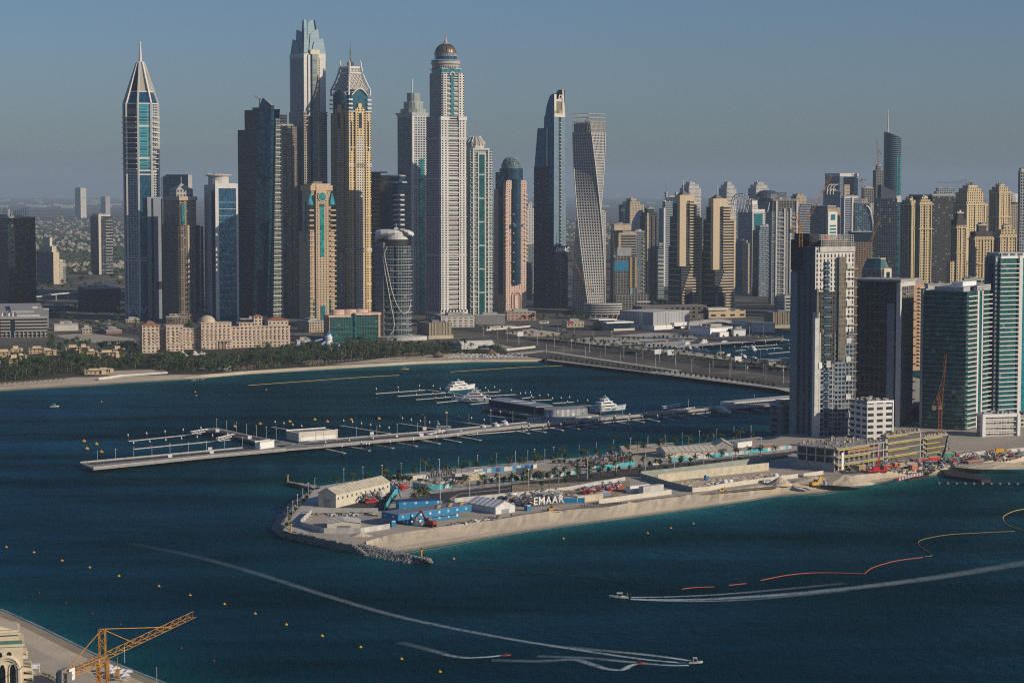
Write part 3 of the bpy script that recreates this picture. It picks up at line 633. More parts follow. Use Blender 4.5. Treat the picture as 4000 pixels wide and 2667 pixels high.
for axis in(0,1):
    for i in range(-4,9):
        for dr in(-1,1):
            prev=None
            for k in range(9):
                x=(i+.5*dr*k)/8*2-.5
                if not 0<=x<=1:prev=None;continue
                a0=flare(k/8,.97);z=zc0+(zc1-zc0)*k/8
                p=(cc.x+W_*a0*(2*x-1),cc.y-D_*a0,z)if axis==0 else(cc.x-W_*a0,cc.y+D_*a0*(2*x-1),z)
                if prev:mb.bar(prev,p,.8)
                prev=p
T.add('crown_lattice',mb,WHT)
a0=.27;T.box('crown_rim',WHT,cc.x-W_*a0,cc.x+W_*a0,cc.y-D_*a0,cc.y+D_*a0,zc1-1,zc1+2);T.box('crown_rim',WHT,cc.x-W_*.29,cc.x+W_*.29,cc.y-D_*.29,cc.y+D_*.29,zc1-9,zc1-7)
mb=MB();z=zc1+2;mb.lathe([(2,z),(5,z+2),(5.5,z+4.5),(4,z+7),(1.5,z+8),(2.2,z+10),(1.2,z+12),(.8,z+16),(1.0,z+24),(.3,z+30),(.25,z+38)],12,cc.x,cc.y);T.add('finial',mb,plain('bronze',(.2,.17,.15),.3,.6),smooth=True)
# --- brown banded slab and curved top office behind
T=Tw('office_tower','brown tower with dark horizontal bands, behind the white swoosh topped round hotel','tower',1436,1446,1500,3420,12)
T.body(facade('brown_bands',(.32,.235,.14),(.012,.014,.018),7.0,40,1,.45,blind=0),T.H(690));T.box('roof_canopy',M_DCONC,T.w*.1,T.w*1.25,-2,T.d*.8,T.H(676),T.H(671));T.box('roof_plant',M_DCONC,T.w*.2,T.w*.8,3,T.d*.6,T.H(690),T.H(676))
T=Tw('office_tower','curved teal glass tower with white balcony bands and bright glass penthouse','tower',1485,1520,1580,3220,30)
T.body(f_navy,T.H(715));T.box('curtain_wall',f_blue,T.fx(1521),T.fx(1537),-.6,2,T.H(1000),T.H(712))
for z in fl(T.H(1190),T.H(730),7.4):
    mb=MB();a,b=T.fx(1535),T.fx(1578);mb.prism([(a,0),((a+b)/2,-4.5),(b,-2),(b,3),(a,3)],z,z+2.2,bottom=True);T.add('balcony',mb,WHT)
mb=MB();cx_,cy_=T.w*.62,T.d*.4;mb.lathe([(14,T.H(712)),(15.5,T.H(690))],18,cx_,cy_);T.add('penthouse',mb,f_blue)
mb=MB();mb.lathe([(18,T.H(714)),(18,T.H(710))],18,cx_,cy_-1);mb.lathe([(16.5,T.H(690)),(17.5,T.H(688)),(14,T.H(684)),(.1,T.H(683))],18,cx_,cy_);T.add('roof_rim',mb,WHT)
mb=MB();mb.box(0,T.w*.5,T.d*.1,T.d*.9,T.H(715),T.H(684));T.add('roof_shell',mb,M_DCONC)
# --- round hotel with white swoosh roof
Y=2790;cx=Xat(1538,Y);t=thing('round_hotel','round banded hotel tower with a white shell like roof and looping white lines','hotel',(cx,Y,ZM));Hh=lambda p:Zat(p,Y)-ZM
k_=Y/F;rx=68*k_
f_ad=facade('round_hotel_glass',(.20,.22,.23),(.014,.035,.045),3.9,3.6,.85,.8,blind=.05)
mb=MB();mb.lathe([(rx,-4),(rx,Hh(960))],40,sy=.75,cap=True);mb.build('shaft',f_ad,t,smooth=False)
me=MB();me.lathe([(rx,0),(rx+1.5,0),(rx+1.5,.9),(rx,.9)],40,sy=.76);me=me.data('floor_band',M_CONC)
for z in fl(Hh(1310),Hh(968),7.6):inst(me,'floor_band',t,(0,0,z))
mb=MB();mb.lathe([(rx*.85,Hh(960)),(rx*.85,Hh(935))],28,sy=.75);mb.build('dark_neck',M_DARK,t)
mb=MB();mb.prism([(rx*.02,-rx*.74),(rx*.18,-rx*.8),(rx*.18,-rx*.5),(rx*.02,-rx*.5)],-4,Hh(962));mb.build('dark_slot',f_navy,t)
mb=MB();mb.prism([(-rx*1.05,-rx*.2),(-rx*.55,-rx*.72),(-rx*.45,-rx*.6),(-rx*.8,rx*.3)],-4,Hh(945));mb.build('left_fin',facade('fin_grey',(.2,.21,.23),(.1,.1,.12),3.9,9,.9,.6,blind=0),t)
mb=MB();mb.lathe([(rx*.72,Hh(935)),(rx*.72,Hh(905))],24,cx=rx*.1,sy=.75);mb.build('roof_house',WHT,t)
def shell(pts,th,name):
    mb=MB();rings=[]
    for x,hy,zb_,zt_ in pts:
        rings.append([(x,hy*cos(a)*.75-rx*.1,(zb_+zt_)/2+(zt_-zb_)/2*sin(a))for a in[2*pi*j/14 for j in range(14)]])
    mb.loft(rings,cap=True);mb.poly(rings[0][::-1]);mb.build(name,plain('swoosh_white',(.62,.62,.6),.45,var=.03),t,smooth=True)
X_=lambda p:(p-1538)*k_
shell([(X_(1467),4,Hh(945),Hh(905)),(X_(1472),10,Hh(938),Hh(899)),(X_(1490),16,Hh(932),Hh(895)),(X_(1520),20,Hh(926),Hh(895)),(X_(1545),20,Hh(918),Hh(897)),(X_(1562),12,Hh(908),Hh(901))],2,'roof_shell')
shell([(X_(1568),4,Hh(901),Hh(898)),(X_(1580),12,Hh(908),Hh(896)),(X_(1598),14,Hh(922),Hh(898)),(X_(1612),8,Hh(925),Hh(905)),(X_(1618),2,Hh(919),Hh(912))],2,'roof_wing')
mb=MB();mb.bar((X_(1548),0,Hh(900)),(X_(1548),0,Hh(872)),.7);mb.box(X_(1540),X_(1556),-2,2,Hh(897),Hh(889));mb.build('roof_equipment',M_LCONC,t)
def loop(pp,name):
    P=[]
    for px,py in pp:
        x=max(-rx*.99,min(rx*.99,X_(px)));P.append((x*1.035,-sqrt(max(0,1-(x/rx)**2))*rx*.75*1.03-1.2,Hh(py)))
    mb=MB();mb.tube(P,.5,5);mb.build(name,WHT,t)
loop([(1516,962),(1507,985),(1508,1010),(1515,1045),(1525,1095),(1535,1140),(1550,1185),(1566,1213),(1578,1223),(1590,1218),(1600,1200),(1604,1170)],'line_loop')
loop([(1500,1000),(1508,1060),(1520,1130),(1530,1190),(1540,1240),(1543,1270),(1538,1290),(1527,1303)],'line_loop')
mb=MB();mb.lathe([(rx*1.5,-4),(rx*1.5,4.5),(rx*1.44,5)],30,cx=rx*.4,sy=.7);mb.build('podium_terrace',M_LCONC,t)
# --- tower with tiered glass drum and mast
T=Tw('skyscraper','grey balcony tower with tiered glass drum and slim mast, just left of the domed skyscraper','skyscraper',1554,1612,1668,3360,38)
f_tm=facade('torch_grid',(.50,.49,.47),(.014,.05,.07),3.7,5.0,.7,.62,blind=.05);f_tml=facade('torch_left_shade',(.22,.27,.31),(.012,.035,.055),3.7,4.2,.7,.62)  # left walls darkened and blued, their shade is painted into the colour
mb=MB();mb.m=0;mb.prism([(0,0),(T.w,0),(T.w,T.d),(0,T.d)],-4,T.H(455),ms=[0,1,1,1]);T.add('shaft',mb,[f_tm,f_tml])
mb=MB();e=3;mb.prism([(0,0),(T.w,0),(T.w,T.d),(0,T.d)],T.H(455),T.H(440),[(-e,-e),(T.w+e,-e),(T.w+e,T.d+e),(-e,T.d+e)]);T.add('flared_cornice',mb,plain('cornice_grey',(.52,.52,.52)))
T.box('glass_strip',f_teal,T.w*.5,T.w*.78,-.6,1,-4,T.H(620));T.box('corner_pier',WHT,-.4,2.5,-.8,3,-4,T.H(455))
cx_,cy_=T.w*.55,T.d*.45;m_dr=facade('drum_glass',(.40,.41,.37),(.16,.23,.22),30,2.2,.55,.94,blind=0,grough=.3)
for a,b,r_ in((440,425,20),(425,397,15.5),(397,362,10.5)):
    mb=MB();mb.lathe([(r_,T.H(a)),(r_,T.H(b))],24,cx_,cy_);T.add('drum_tier',mb,m_dr)
T.box('plant_step',f_tml,3,16,10,T.d-4,T.H(440),T.H(424));T.box('plant_step',f_tml,9,18,12,T.d-8,T.H(424),T.H(405));T.box('plant_step',M_STEEL,14,20,12,T.d-12,T.H(405),T.H(382))
mb=MB();mb.bar((cx_-2,cy_,T.H(362)),(cx_-2,cy_,T.H(306)),1.5);T.add('mast',mb,M_STEEL)
# --- domed skyscraper
T=Tw('skyscraper','white and grey skyscraper with a ribbed bronze dome and spike, the second tallest','skyscraper',1667,1723,1818,3130,31);TP=T
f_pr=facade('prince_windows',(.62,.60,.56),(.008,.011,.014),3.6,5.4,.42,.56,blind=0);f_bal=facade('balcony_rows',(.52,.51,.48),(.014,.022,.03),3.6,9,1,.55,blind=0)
f_prl=facade('prince_left_shade',(.34,.34,.34),(.014,.02,.028),3.6,4.6,.6,.5,blind=0)  # same white stone as the front; the left side's shade is in this colour
zu=T.H(455);W_,D_=T.w,T.d
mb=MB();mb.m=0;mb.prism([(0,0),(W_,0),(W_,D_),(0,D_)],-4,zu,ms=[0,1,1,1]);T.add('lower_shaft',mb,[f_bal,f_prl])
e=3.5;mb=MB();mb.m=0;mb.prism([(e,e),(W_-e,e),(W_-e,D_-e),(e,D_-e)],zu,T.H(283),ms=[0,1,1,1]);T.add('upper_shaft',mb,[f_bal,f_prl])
for x0,x1 in((0,.285),(.73,1.0)):
    T.box('white_pier',f_pr,W_*x0-.6,W_*x1+.6,-1.6,4,-4,zu-.5);T.box('pier_head',WHT,W_*x0-1.4,W_*x1+1.4,-2.6,5,T.H(470),T.H(455))
for x0,x1 in((.14,.28),(.76,.98)):T.box('upper_pier',f_pr,W_*x0,W_*x1,e-1.5,e+4,zu,T.H(285))
T.box('upper_glass',f_teal,W_*.45,W_*.56,e-1.0,e+2,zu,T.H(292))
mb=MB();mb.tube([(W_*.4,e-1.4,T.H(293)),(W_*.44,e-1.4,T.H(285)),(W_*.5,e-1.4,T.H(280)),(W_*.57,e-1.4,T.H(285)),(W_*.61,e-1.4,T.H(293))],1.1,5);T.add('arch_trim',mb,WHT)
T.box('dark_joint',M_DARK,W_*.715,W_*.735,-1.2,2,-4,zu);T.slabs('belt_course',M_LCONC,-1.6,W_+1.6,-2.2,D_+1,[T.H(p_)for p_ in(543,700,850,1000)],1.4)
T.slabs('balcony',M_LCONC,W_*.285,W_*.715,-1.4,.5,fl(T.H(1200),T.H(475),7.2),1.3);T.slabs('upper_balcony',M_LCONC,W_*.30,W_*.44,e-1.6,e+.5,fl(zu+3,T.H(296),7.2),1.6);T.slabs('upper_balcony',M_LCONC,W_*.57,W_*.73,e-1.6,e+.5,fl(zu+3,T.H(296),7.2),1.6)
T.box('glass_storey',f_teal,e+2,W_-e-2,e+2,D_-e-2,T.H(283),T.H(268));T.box('roof_slab',M_LCONC,e,W_-e,e,D_-e,T.H(268),T.H(265))
T.box('base_storey',facade('base_windows',(.58,.56,.52),(.015,.02,.02),7,5.5,.5,.5,blind=0),-2.5,W_+2.5,-3,D_,-4,T.H(1212))
cx_,cy_=W_*.5,D_*.5;k_=T.Y/F;gr_=plain('dome_stone',(.36,.355,.34));
mb=MB();r0=54*k_;mb.lathe([(r0,T.H(265)),(r0,T.H(250))],32,cx_,cy_);T.add('dome_drum',mb,facade('drum_win',(.42,.41,.38),(.03,.04,.05),5.5,3.2,.5,.7,blind=0))
mb=MB();mb.lathe([(r0,T.H(250)),(r0+1.6,T.H(247)),(r0+.5,T.H(238)),(r0+1.5,T.H(234)),(r0-1,T.H(231))],32,cx_,cy_);T.add('drum_cornice',mb,gr_)
mb=MB();r1=44*k_;mb.lathe([(r1,T.H(232)),(r1,T.H(216))],32,cx_,cy_);T.add('upper_drum',mb,f_blue)
mb=MB();mb.lathe([(r1,T.H(216)),(r1,T.H(207)),(r1+1.5,T.H(204)),(r1-.5,T.H(203))],32,cx_,cy_);T.add('upper_drum_cornice',mb,facade('drum_win2',(.40,.39,.36),(.03,.04,.05),4,2.6,.5,.6,blind=0))
prof=[(41*k_*cos(a),T.H(203)+(T.H(166)-T.H(203))*sin(a))for a in[k*pi/2*.93/8 for k in range(9)]]
mb=MB();mb.lathe(prof,32,cx_,cy_);T.add('dome',mb,plain('bronze_dome',(.22,.175,.13),.35,.55,var=.12),smooth=True)
for k in range(16):
    a=k*pi/8;mb=MB();mb.tube([(cx_+(r_+.15)*cos(a),cy_+(r_+.15)*sin(a),z)for r_,z in prof],.35,4);T.add('dome_rib',mb,plain('rib_dark',(.08,.07,.06),.4,.4))
mb=MB();mb.lathe([(5.5,T.H(168)),(2.4,T.H(160)),(1.2,T.H(150)),(1,T.H(140)),(1.3,T.H(139)),(.7,T.H(137)),(.55,T.H(109))],12,cx_,cy_);T.add('spike',mb,plain('spike_metal',(.5,.47,.42),.35,.4),smooth=True)
# --- teal tower with umbrella top
T=Tw('apartment_tower','teal glass and white tower with a pleated umbrella shaped roof','tower',1812,1836,1924,3290,17)
f_ct=facade('crown_teal',(.5,.5,.47),(.014,.13,.13),4,3.4,.8,.6,blind=.1);zt=T.H(585)
T.body(f_ct,zt);T.box('left_cladding',f_navy,-.6,2,2,T.d-2,-4,zt-2)
T.box('glass_panel',facade('deep_teal',(.02,.12,.11),(.01,.11,.105),4,4,.95,.95,blind=0,gmetal=.3,var=.25,band=(9,.05,(.55,.54,.5))),T.fx(1870),T.fx(1892),-1.6,2,-4,T.H(602))
for a,b,tp in((1866,1870,598),(1892,1896,598),(1846,1851,580),(1905,1909,580)):T.box('white_pier',WHT,T.fx(a),T.fx(b),-2,2,-4,T.H(tp))
T.box('head_beam',WHT,T.fx(1866),T.fx(1896),-2.2,2,T.H(604),T.H(597));T.box('head_beam',WHT,T.fx(1846),T.fx(1912),-2.1,3,T.H(586),T.H(579))
for a,b in((1838,1866),(1896,1924)):T.slabs('balcony',WHT,T.fx(a),T.fx(b),-2.4,1,fl(T.H(1200),T.H(600),4.9*1.55),.9)
mb=MB();cx_,cy_=T.w*.38,T.d*.5;rr=17;mb.lathe([(rr*.8,zt),(rr*.85,T.H(565))],10,cx_,cy_);T.add('roof_drum',mb,M_LCONC)
mb=MB();rr=38*T.Y/F;mb.lathe([(rr*.9,T.H(568)),(rr,T.H(562)),(rr*.93,T.H(556)),(rr*.55,T.H(540)),(rr*.5,T.H(536))],14,cx_,cy_);T.add('umbrella_roof',mb,m_louv)
for k in range(14):
    a=k*2*pi/14;mb=MB();mb.tube([(cx_+r_*rr*cos(a),cy_+r_*rr*sin(a),T.H(z))for r_,z in((.75,580),(1.0,563),(.95,556),(.58,540),(.5,531))],.8,4);T.add('umbrella_rib',mb,WHT)
# --- pink tower with lattice dome
T=Tw('hotel_tower','pink stone hotel tower with curved blue glass centre, dark lattice dome and arched entrance','hotel',1930,1976,2056,3385,30)
f_pk=facade('pink_windows',(.60,.43,.34),(.015,.02,.028),3.7,4.5,.36,.42);M_PNK=plain('pink_stone',(.60,.44,.35),.75,var=.06)
f_cu=facade('curved_blue',(.02,.05,.09),(.015,.07,.12),3.8,3,.95,.7,blind=0,grough=.1,gmetal=.55)
W_,D_=T.w,T.d
T.box('body',f_pk,0,W_,0,D_,-4,T.H(740));mb=MB();mb.lathe([(W_*.62,-4),(W_*.62,T.H(680))],28,W_*.5,D_*.5);
mb=MB();mb.lathe([(W_*.50,T.H(740)),(W_*.50,T.H(658))],32,W_*.5,W_*.42);T.add('glass_drum',mb,f_cu)
T.box('rear_block',f_cu,2,W_-2,W_*.45,D_-1,T.H(740),T.H(672))
mb=MB();r_=W_*.17;mb.lathe([(r_*1.25,T.H(1110)),(r_*1.25,T.H(700))],20,W_*.5,.6);T.add('curved_bay',mb,f_cu)
T.slabs('balcony',M_PNK,W_*.30,W_*.70,-4.5,2,fl(T.H(1100),T.H(770),15),1.6)
for x0,x1 in((0,.3),(.72,1)):
    mb=MB();a,b=W_*x0,W_*x1
    mb.prism([(a,-.8),(b,-.8),(b,8),(a,8)],T.H(740),T.H(712));mb.prism([(a,-.8),(b,-.8),(b,8),(a,8)],T.H(712),T.H(704),[(a+2 if x0==0 else a,-.8),(b-2 if x0 else b,-.8),(b-2,6),(a+2,6)]);T.add('shoulder_pier',mb,f_pk)
T.box('left_glass',f_cu,-.7,2,D_*.25,D_*.6,T.H(1150),T.H(690));T.slabs('pink_band',M_PNK,W_*.3,W_*.72,-1.3,1,[T.H(p_)for p_ in(772,820,880,1000,1110)],2.2)
mb=MB();r_=39*T.Y/F;cx_,cy_=W_*.5,W_*.42;mb.lathe([(r_,T.H(658)),(r_,T.H(642))],28,cx_,cy_);T.add('dome_base',mb,plain('dome_base',(.12,.15,.18),.4))
pr=[(34*T.Y/F*cos(a),T.H(642)+(T.H(612)-T.H(642))*sin(a))for a in[k*pi/2/6 for k in range(7)]]
mb=MB();mb.lathe(pr,22,cx_,cy_);T.add('dome',mb,facade('dome_lattice',(.10,.17,.17),(.03,.10,.105),2.6,4,.75,.6,blind=0,roof=(.05,.12,.12)))
mb=MB()
for k in range(12):
    a=k*pi/6;mb.tube([(cx_+(r2+.3)*cos(a),cy_+(r2+.3)*sin(a),z)for r2,z in pr],.4,4)
for r2,z in pr[1:-1]:mb.tube([(cx_+(r2+.3)*cos(a),cy_+(r2+.3)*sin(a),z)for a in[j*pi/10 for j in range(21)]],.4,4)
T.add('dome_lattice',mb,plain('dome_bars',(.28,.35,.33),.4))
for py in range(760,1190,16):
    if py<1020:T.box('corner_balcony',M_PNK,-1.8,4,-1.8,3,T.H(py+4),T.H(py))
    if py<1020:T.box('corner_balcony',M_PNK,W_-4,W_+1.8,-1.8,3,T.H(py+4),T.H(py))
mb=MB();aw=W_*.22;n=10;zb_=T.H(1205);zs_=T.H(1160)
pts=[(W_*.5-aw,zb_)]+[(W_*.5-aw*cos(k*pi/n),zs_+aw*sin(k*pi/n))for k in range(n+1)]+[(W_*.5+aw,zb_)]
mb.poly([(x,-.5,z)for x,z in pts]);T.add('entrance_arch',mb,plain('arch_shade',(.30,.2,.15)))
mb=MB();mb.tube([(x,-.9,z)for x,z in pts],1.0,5);T.add('arch_rim',mb,M_PNK);T.box('inner_pier',M_PNK,W_*.5-3,W_*.5+3,-1.4,0,zb_,zs_+2)
T.box('sign_panel',plain('sign_blue',(.03,.09,.15)),W_*.27,W_*.75,-6.6,-5.8,T.H(887),T.H(875));text('Marriott',3.4,T.o,plain('dull_red',(.25,.05,.05)),'sign_lettering',.1).location=(W_*.51,-6.9,T.H(885))
# --- tapering glass tower with curved peak
T=Tw('skyscraper','tapering glass skyscraper with curved pointed top bearing a white letter D, dark left face','skyscraper',2086,2163,2216,3530,50);TD=T
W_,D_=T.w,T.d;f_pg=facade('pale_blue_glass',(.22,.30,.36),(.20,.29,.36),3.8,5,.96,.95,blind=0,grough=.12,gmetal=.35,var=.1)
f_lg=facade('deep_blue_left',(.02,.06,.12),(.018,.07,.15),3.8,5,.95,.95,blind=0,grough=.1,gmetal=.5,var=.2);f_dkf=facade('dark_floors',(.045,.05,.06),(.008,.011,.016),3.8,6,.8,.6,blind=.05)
zc=T.H(455);k1=.74
mb=MB();mb.m=0
P0=[(0,0),(W_,0),(W_,D_*.62),(0,D_*.62)];P1=[(.5,0),(W_*.80,0),(W_*.80,D_*.50),(.5,D_*.50)]
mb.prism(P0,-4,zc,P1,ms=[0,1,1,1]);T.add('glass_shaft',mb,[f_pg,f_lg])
mb=MB();mb.prism([(-1,D_*.28),(W_*.7,D_*.28),(W_*.7,D_),(-1,D_)],-4,T.H(652),[(-1,D_*.28),(W_*.7,D_*.28),(W_*.7,D_*.98),(-1,D_*.98)]);T.add('rear_block_lower',mb,f_dkf)
mb=MB();mb.prism([(-1.2,D_*.33),(W_*.6,D_*.33),(W_*.6,D_*.96),(-1.2,D_*.96)],T.H(652),T.H(500),[(-1.2,D_*.36),(W_*.6,D_*.36),(W_*.6,D_*.80),(-1.2,D_*.80)]);T.add('rear_block',mb,f_lg)
T.box('white_mullion',WHT,-1.6,0,D_*.30,D_*.345,T.H(650),T.H(500));
for z in fl(T.H(1190),T.H(655),3.8*2):T.box('edge_balcony',M_LCONC,-1.8,0,D_*.27,D_*.33,z,z+.9);T.box('edge_balcony',M_DCONC,-1.5,2,D_*.98,D_*1.02,z,z+.9)
# crown: two cream fins with curved back
M_CRM=plain('cream_fin',(.60,.55,.46),.6,var=.05)
def crown(x0,x1,z_l,z_r,dep,name):
    mb=MB();n=8;prof=[]
    for k in range(n+1):
        t_=k/n;prof.append((dep*t_,zc+(z_l-zc)*(1-t_**2.6)**.9))
    for(ya,za),(yb,zb_)in zip(prof[:-1],prof[1:]):
        mb.poly([(x0,ya,zc),(x0,ya,za),(x0,yb,zb_),(x0,yb,zc)],[(ya,zc),(ya,za),(yb,zb_),(yb,zc)]);mb.poly([(x1,ya,zc),(x1,yb,zc),(x1,yb,zb_),(x1,ya,za)])
        mb.poly([(x0,ya,za),(x1,ya,za),(x1,yb,zb_),(x0,yb,zb_)])
    T.add(name,mb,f_lg)
xm=T.fx(2172)
crown(.4,W_*.42,T.H(366),0,D_*.46,'curved_crown');crown(W_*.42,W_*.78,T.H(350),0,D_*.40,'curved_crown')
T.box('cream_fin',M_CRM,.4,W_*.17,-.5,1,zc,T.H(368));mb=MB();mb.prism([(W_*.60,-.8),(W_*.80,-.8),(W_*.80,1),(W_*.60,1)],zc,T.H(349),[(W_*.60,-.8),(W_*.67,-.8),(W_*.67,1),(W_*.60,1)]);T.add('cream_fin',mb,M_CRM)
T.box('crown_panel',plain('bronze_panel',(.20,.165,.12),.5),W_*.2,W_*.55,-.2,1,T.H(432),T.H(396));T.box('crown_panel_head',M_CRM,W_*.17,W_*.56,-.4,1,T.H(396),T.H(388));T.box('crown_band',M_CRM,.2,W_*.8,-1.0,1,T.H(457),T.H(444))
T.box('crown_openings',facade('crown_slots',(.6,.55,.46),(.02,.02,.025),20,3.2,.6,1,blind=0),.2,W_*.8,-.7,1,T.H(444),T.H(432))
text('D',9.5,T.o,M_WHITE,'roof_letter',.4,1.5,.25).location=(W_*.40,-1.2,T.H(386))
mb=MB();mb.prism([(W_*.40,-.7),(W_*.54,-.7),(W_*.54,.5),(W_*.40,.5)],-4,T.H(457),[(W_*.36,-.7),(W_*.50,-.7),(W_*.50,.5),(W_*.36,.5)]);T.add('balcony_slot',mb,f_dkf)
for z in fl(T.H(1190),T.H(460),5.6):T.box('slot_balcony',M_LCONC,W_*(.36+.04*(1-z/330)),W_*(.50+.04*(1-z/330)),-1.6,0,z,z+.8)
o=text('DAMAC',10,T.o,plain('sign_white',(.85,.84,.82),.4,var=.02),'roof_sign',.4,1,.3);ws_=max(v.co.x for v in o.data.vertices)-min(v.co.x for v in o.data.vertices);o.scale.x=W_*.98/ws_;o.location=(W_*.5,-3.4,T.H(984))
for z in fl(T.H(1190),T.H(600),5.6):T.box('edge_balcony',M_DCONC,W_-1,W_+1.4,-1,5,z,z+.8)if z<150 else None
T.box('lower_front',facade('lower_shadow_glass',(.02,.045,.055),(.01,.03,.04),3.8,3,.9,.9,blind=.05,gmetal=.4),-.3,W_*1.01,-1.0,1,-4,T.H(962))  # dark sheet over the lower front, with the cast shadow in its colour
T.box('podium',plain('grey_podium',(.22,.21,.21)),-12,W_+34,-14,20,-4,T.H(1212));
T.box('billboard',M_DARK,W_*.0+6,W_+22,-15,-14,T.H(1238),T.H(1214));mb=MB()
for k in range(14):mb.box(W_*.3+2.2*k,W_*.3+2.2*k+1.2,-15.4,-15,T.H(1234)+(k*37%5),T.H(1228)+(k*53%7))
T.add('billboard_pattern',mb,plain('pattern_grey',(.16,.16,.15)))
# --- twisted tower
Y=3420;t=thing('twisted_tower','white twisting tower whose gridded floors turn from bottom to top, with open steel top','skyscraper',(Xat(2300,Y),Y,ZM));Hh=lambda p:Zat(p,Y)-ZM
k_=Y/F;n=72;zt=Hh(518);zb_=-4
ends=dict(b=(22,-58),t=(0,0))
hw=36.5*k_*.98
def sq(z,e=1.0,grow=0):
    f_=(z-0)/(Hh(447));f_=max(0,min(1,f_));a=R(44-92*f_);h_=hw*e
    cxs=(8-16*f_)*k_*.9
    P=[(-.86,-.86),(.86,-.86),(.86,.86),(-.86,.86)]
    return[(h_*(x*cos(a)-y*sin(a))*1.46,h_*(x*sin(a)+y*cos(a))*1.46,z)for x,y in P]
f_cy=facade('cayan_skin',(.43,.42,.40),(.010,.016,.024),4.4,4.1,.58,.66,ov=.4,blind=.04)
def twist(name,z0,z1,mat,e=1.0,n=60,cap=True):
    mb=MB();zs=[z0+(z1-z0)*k/n for k in range(n+1)]
    for a,b in zip(zs[:-1],zs[1:]):
        A,B=sq(a,e),sq(b,e)
        for i in range(4):
            j=(i+1)%4;L=(Vector(A[j])-Vector(A[i])).length;m_=6
            for q in range(m_):
                f0,f1=q/m_,(q+1)/m_;P=[Vector(A[i]).lerp(Vector(A[j]),f0),Vector(A[i]).lerp(Vector(A[j]),f1),Vector(B[i]).lerp(Vector(B[j]),f1),Vector(B[i]).lerp(Vector(B[j]),f0)]
                mb.poly(P,[(L*f0,a),(L*f1,a),(L*f1,b),(L*f0,b)])
    if cap:mb.poly(sq(z1,e))
    return mb.build(name,mat,t)
twist('twisted_shaft',-4,Hh(518),f_cy);twist('upper_louvre',Hh(518),Hh(480),plain('mesh_grey',(.30,.30,.29)),.93,6)
mb=MB();zt0,zt1=Hh(520),Hh(447)
for i in range(4):
    for k in range(12):
        f_=k/12;pr_=None
        for s_ in range(6):
            z=zt0+(zt1-zt0)*s_/5;A=sq(z,1.0);p=Vector(A[i]).lerp(Vector(A[(i+1)%4]),f_)
            if pr_ is not None:mb.bar(pr_,p,.55)
            pr_=p
    for s_ in range(6):
        z=zt0+(zt1-zt0)*s_/5;A=sq(z,1.0);mb.bar(A[i],A[(i+1)%4],.6)
mb.build('open_steel_top',plain('top_steel',(.42,.41,.38)),t)
for i in range(4):
    mb=MB();mb.tube([Vector(sq(-4+(zt+4)*k/40,1.005)[i])for k in range(41)],.9,4);mb.build('twisted_edge',M_LCONC,t)
# ------------------------------------------------------------------ towers of the marina behind and to the right
def gt(name,label,cat,xl,xc,xr,top,Y,rz,mat,steps=(),piers=(),balc=(),lbalc=(),strips=(),roof=M_CONC,group=None,z0=ZM,bands=(),crown=None):
    "tower body plus set-back tops (inset, top row), piers/strips (px0, px1, mat, out, top row), balcony stacks (px0, px1, mat, pitch, top row)"
    T=Tw(name,label,cat,xl,xc,xr,Y,rz,z0,group)
    mats=mat if isinstance(mat,(list,tuple))else[mat,mat]
    mb=MB();mb.m=0;mb.prism([(0,0),(T.w,0),(T.w,T.d),(0,T.d)],-4,T.H(top),ms=[0,1,1,1]);T.add('body',mb,list(mats))
    zt=T.H(top);e0=0
    for st in steps:
        e,tp=st[0],st[1];m_=st[2]if len(st)>2 else mats[0]
        T.box('upper_storeys',m_,T.w*e,T.w*(1-e),T.d*e,T.d*(1-e),zt,T.H(tp));zt=T.H(tp);e0=e
    if not steps:T.box('roof_plant',roof,T.w*.25,T.w*.75,T.d*.25,T.d*.75,zt,zt+4)
    for k in range(4):
        x,y=T.w*(e0+(1-2*e0)*rnd.uniform(.08,.75)),T.d*(e0+(1-2*e0)*rnd.uniform(.08,.75));T.box('roof_unit',(M_DCONC,M_LCONC,M_STEEL)[k%3],x,x+rnd.uniform(2,5),y,y+rnd.uniform(2,4),zt,zt+rnd.uniform(1.5,4))
    T.box('parapet',roof,T.w*e0-.5,T.w*(1-e0)+.5,T.d*e0-.5,T.d*(1-e0)+.5,zt-.5,zt+1.0)
    for p in piers:T.box('pier',p[2],T.fx(p[0]),T.fx(p[1]),-p[3],2,-4,T.H(p[4]if len(p)>4 else top))
    for p in strips:T.box('glass_strip',p[2],T.fx(p[0]),T.fx(p[1]),-p[3],1,T.H(p[5])if len(p)>5 else-4,T.H(p[4]if len(p)>4 else top))
    for b in balc:T.slabs('balcony',b[2],T.fx(b[0]),T.fx(b[1]),-2.2,.5,fl(3,T.H(b[4]if len(b)>4 else top)-3,b[3]),b[5]if len(b)>5 else 1.1)
    for b in lbalc:T.slabs('side_balcony',b[2],-1.8,.5,T.fy(b[1]),T.fy(b[0]),fl(3,T.H(b[4]if len(b)>4 else top)-3,b[3]),1.1)
    for z in bands:T.box('band',roof,-1,T.w+1,-1,T.d,T.H(z+3),T.H(z))
    return T
f_bg=facade('beige_punched',(.44,.36,.25),(.014,.018,.022),3.5,4.2,.5,.5);f_wh=facade('white_punched2',(.52,.51,.48),(.015,.022,.03),3.5,4.0,.55,.5)
f_bw=facade('bluewhite_bands',(.38,.42,.46),(.015,.03,.05),3.6,30,1,.55,blind=0);f_gg=facade('greygreen_grid',(.22,.25,.27),(.014,.03,.04),3.6,3.4,.7,.6)
f_jbr=facade('jbr_windows',(.54,.43,.26),(.012,.012,.012),3.6,4.6,.46,.56,blind=.03);f_jbs=facade('jbr_side',(.38,.32,.23),(.012,.012,.012),3.6,4.6,.46,.56,blind=.03)
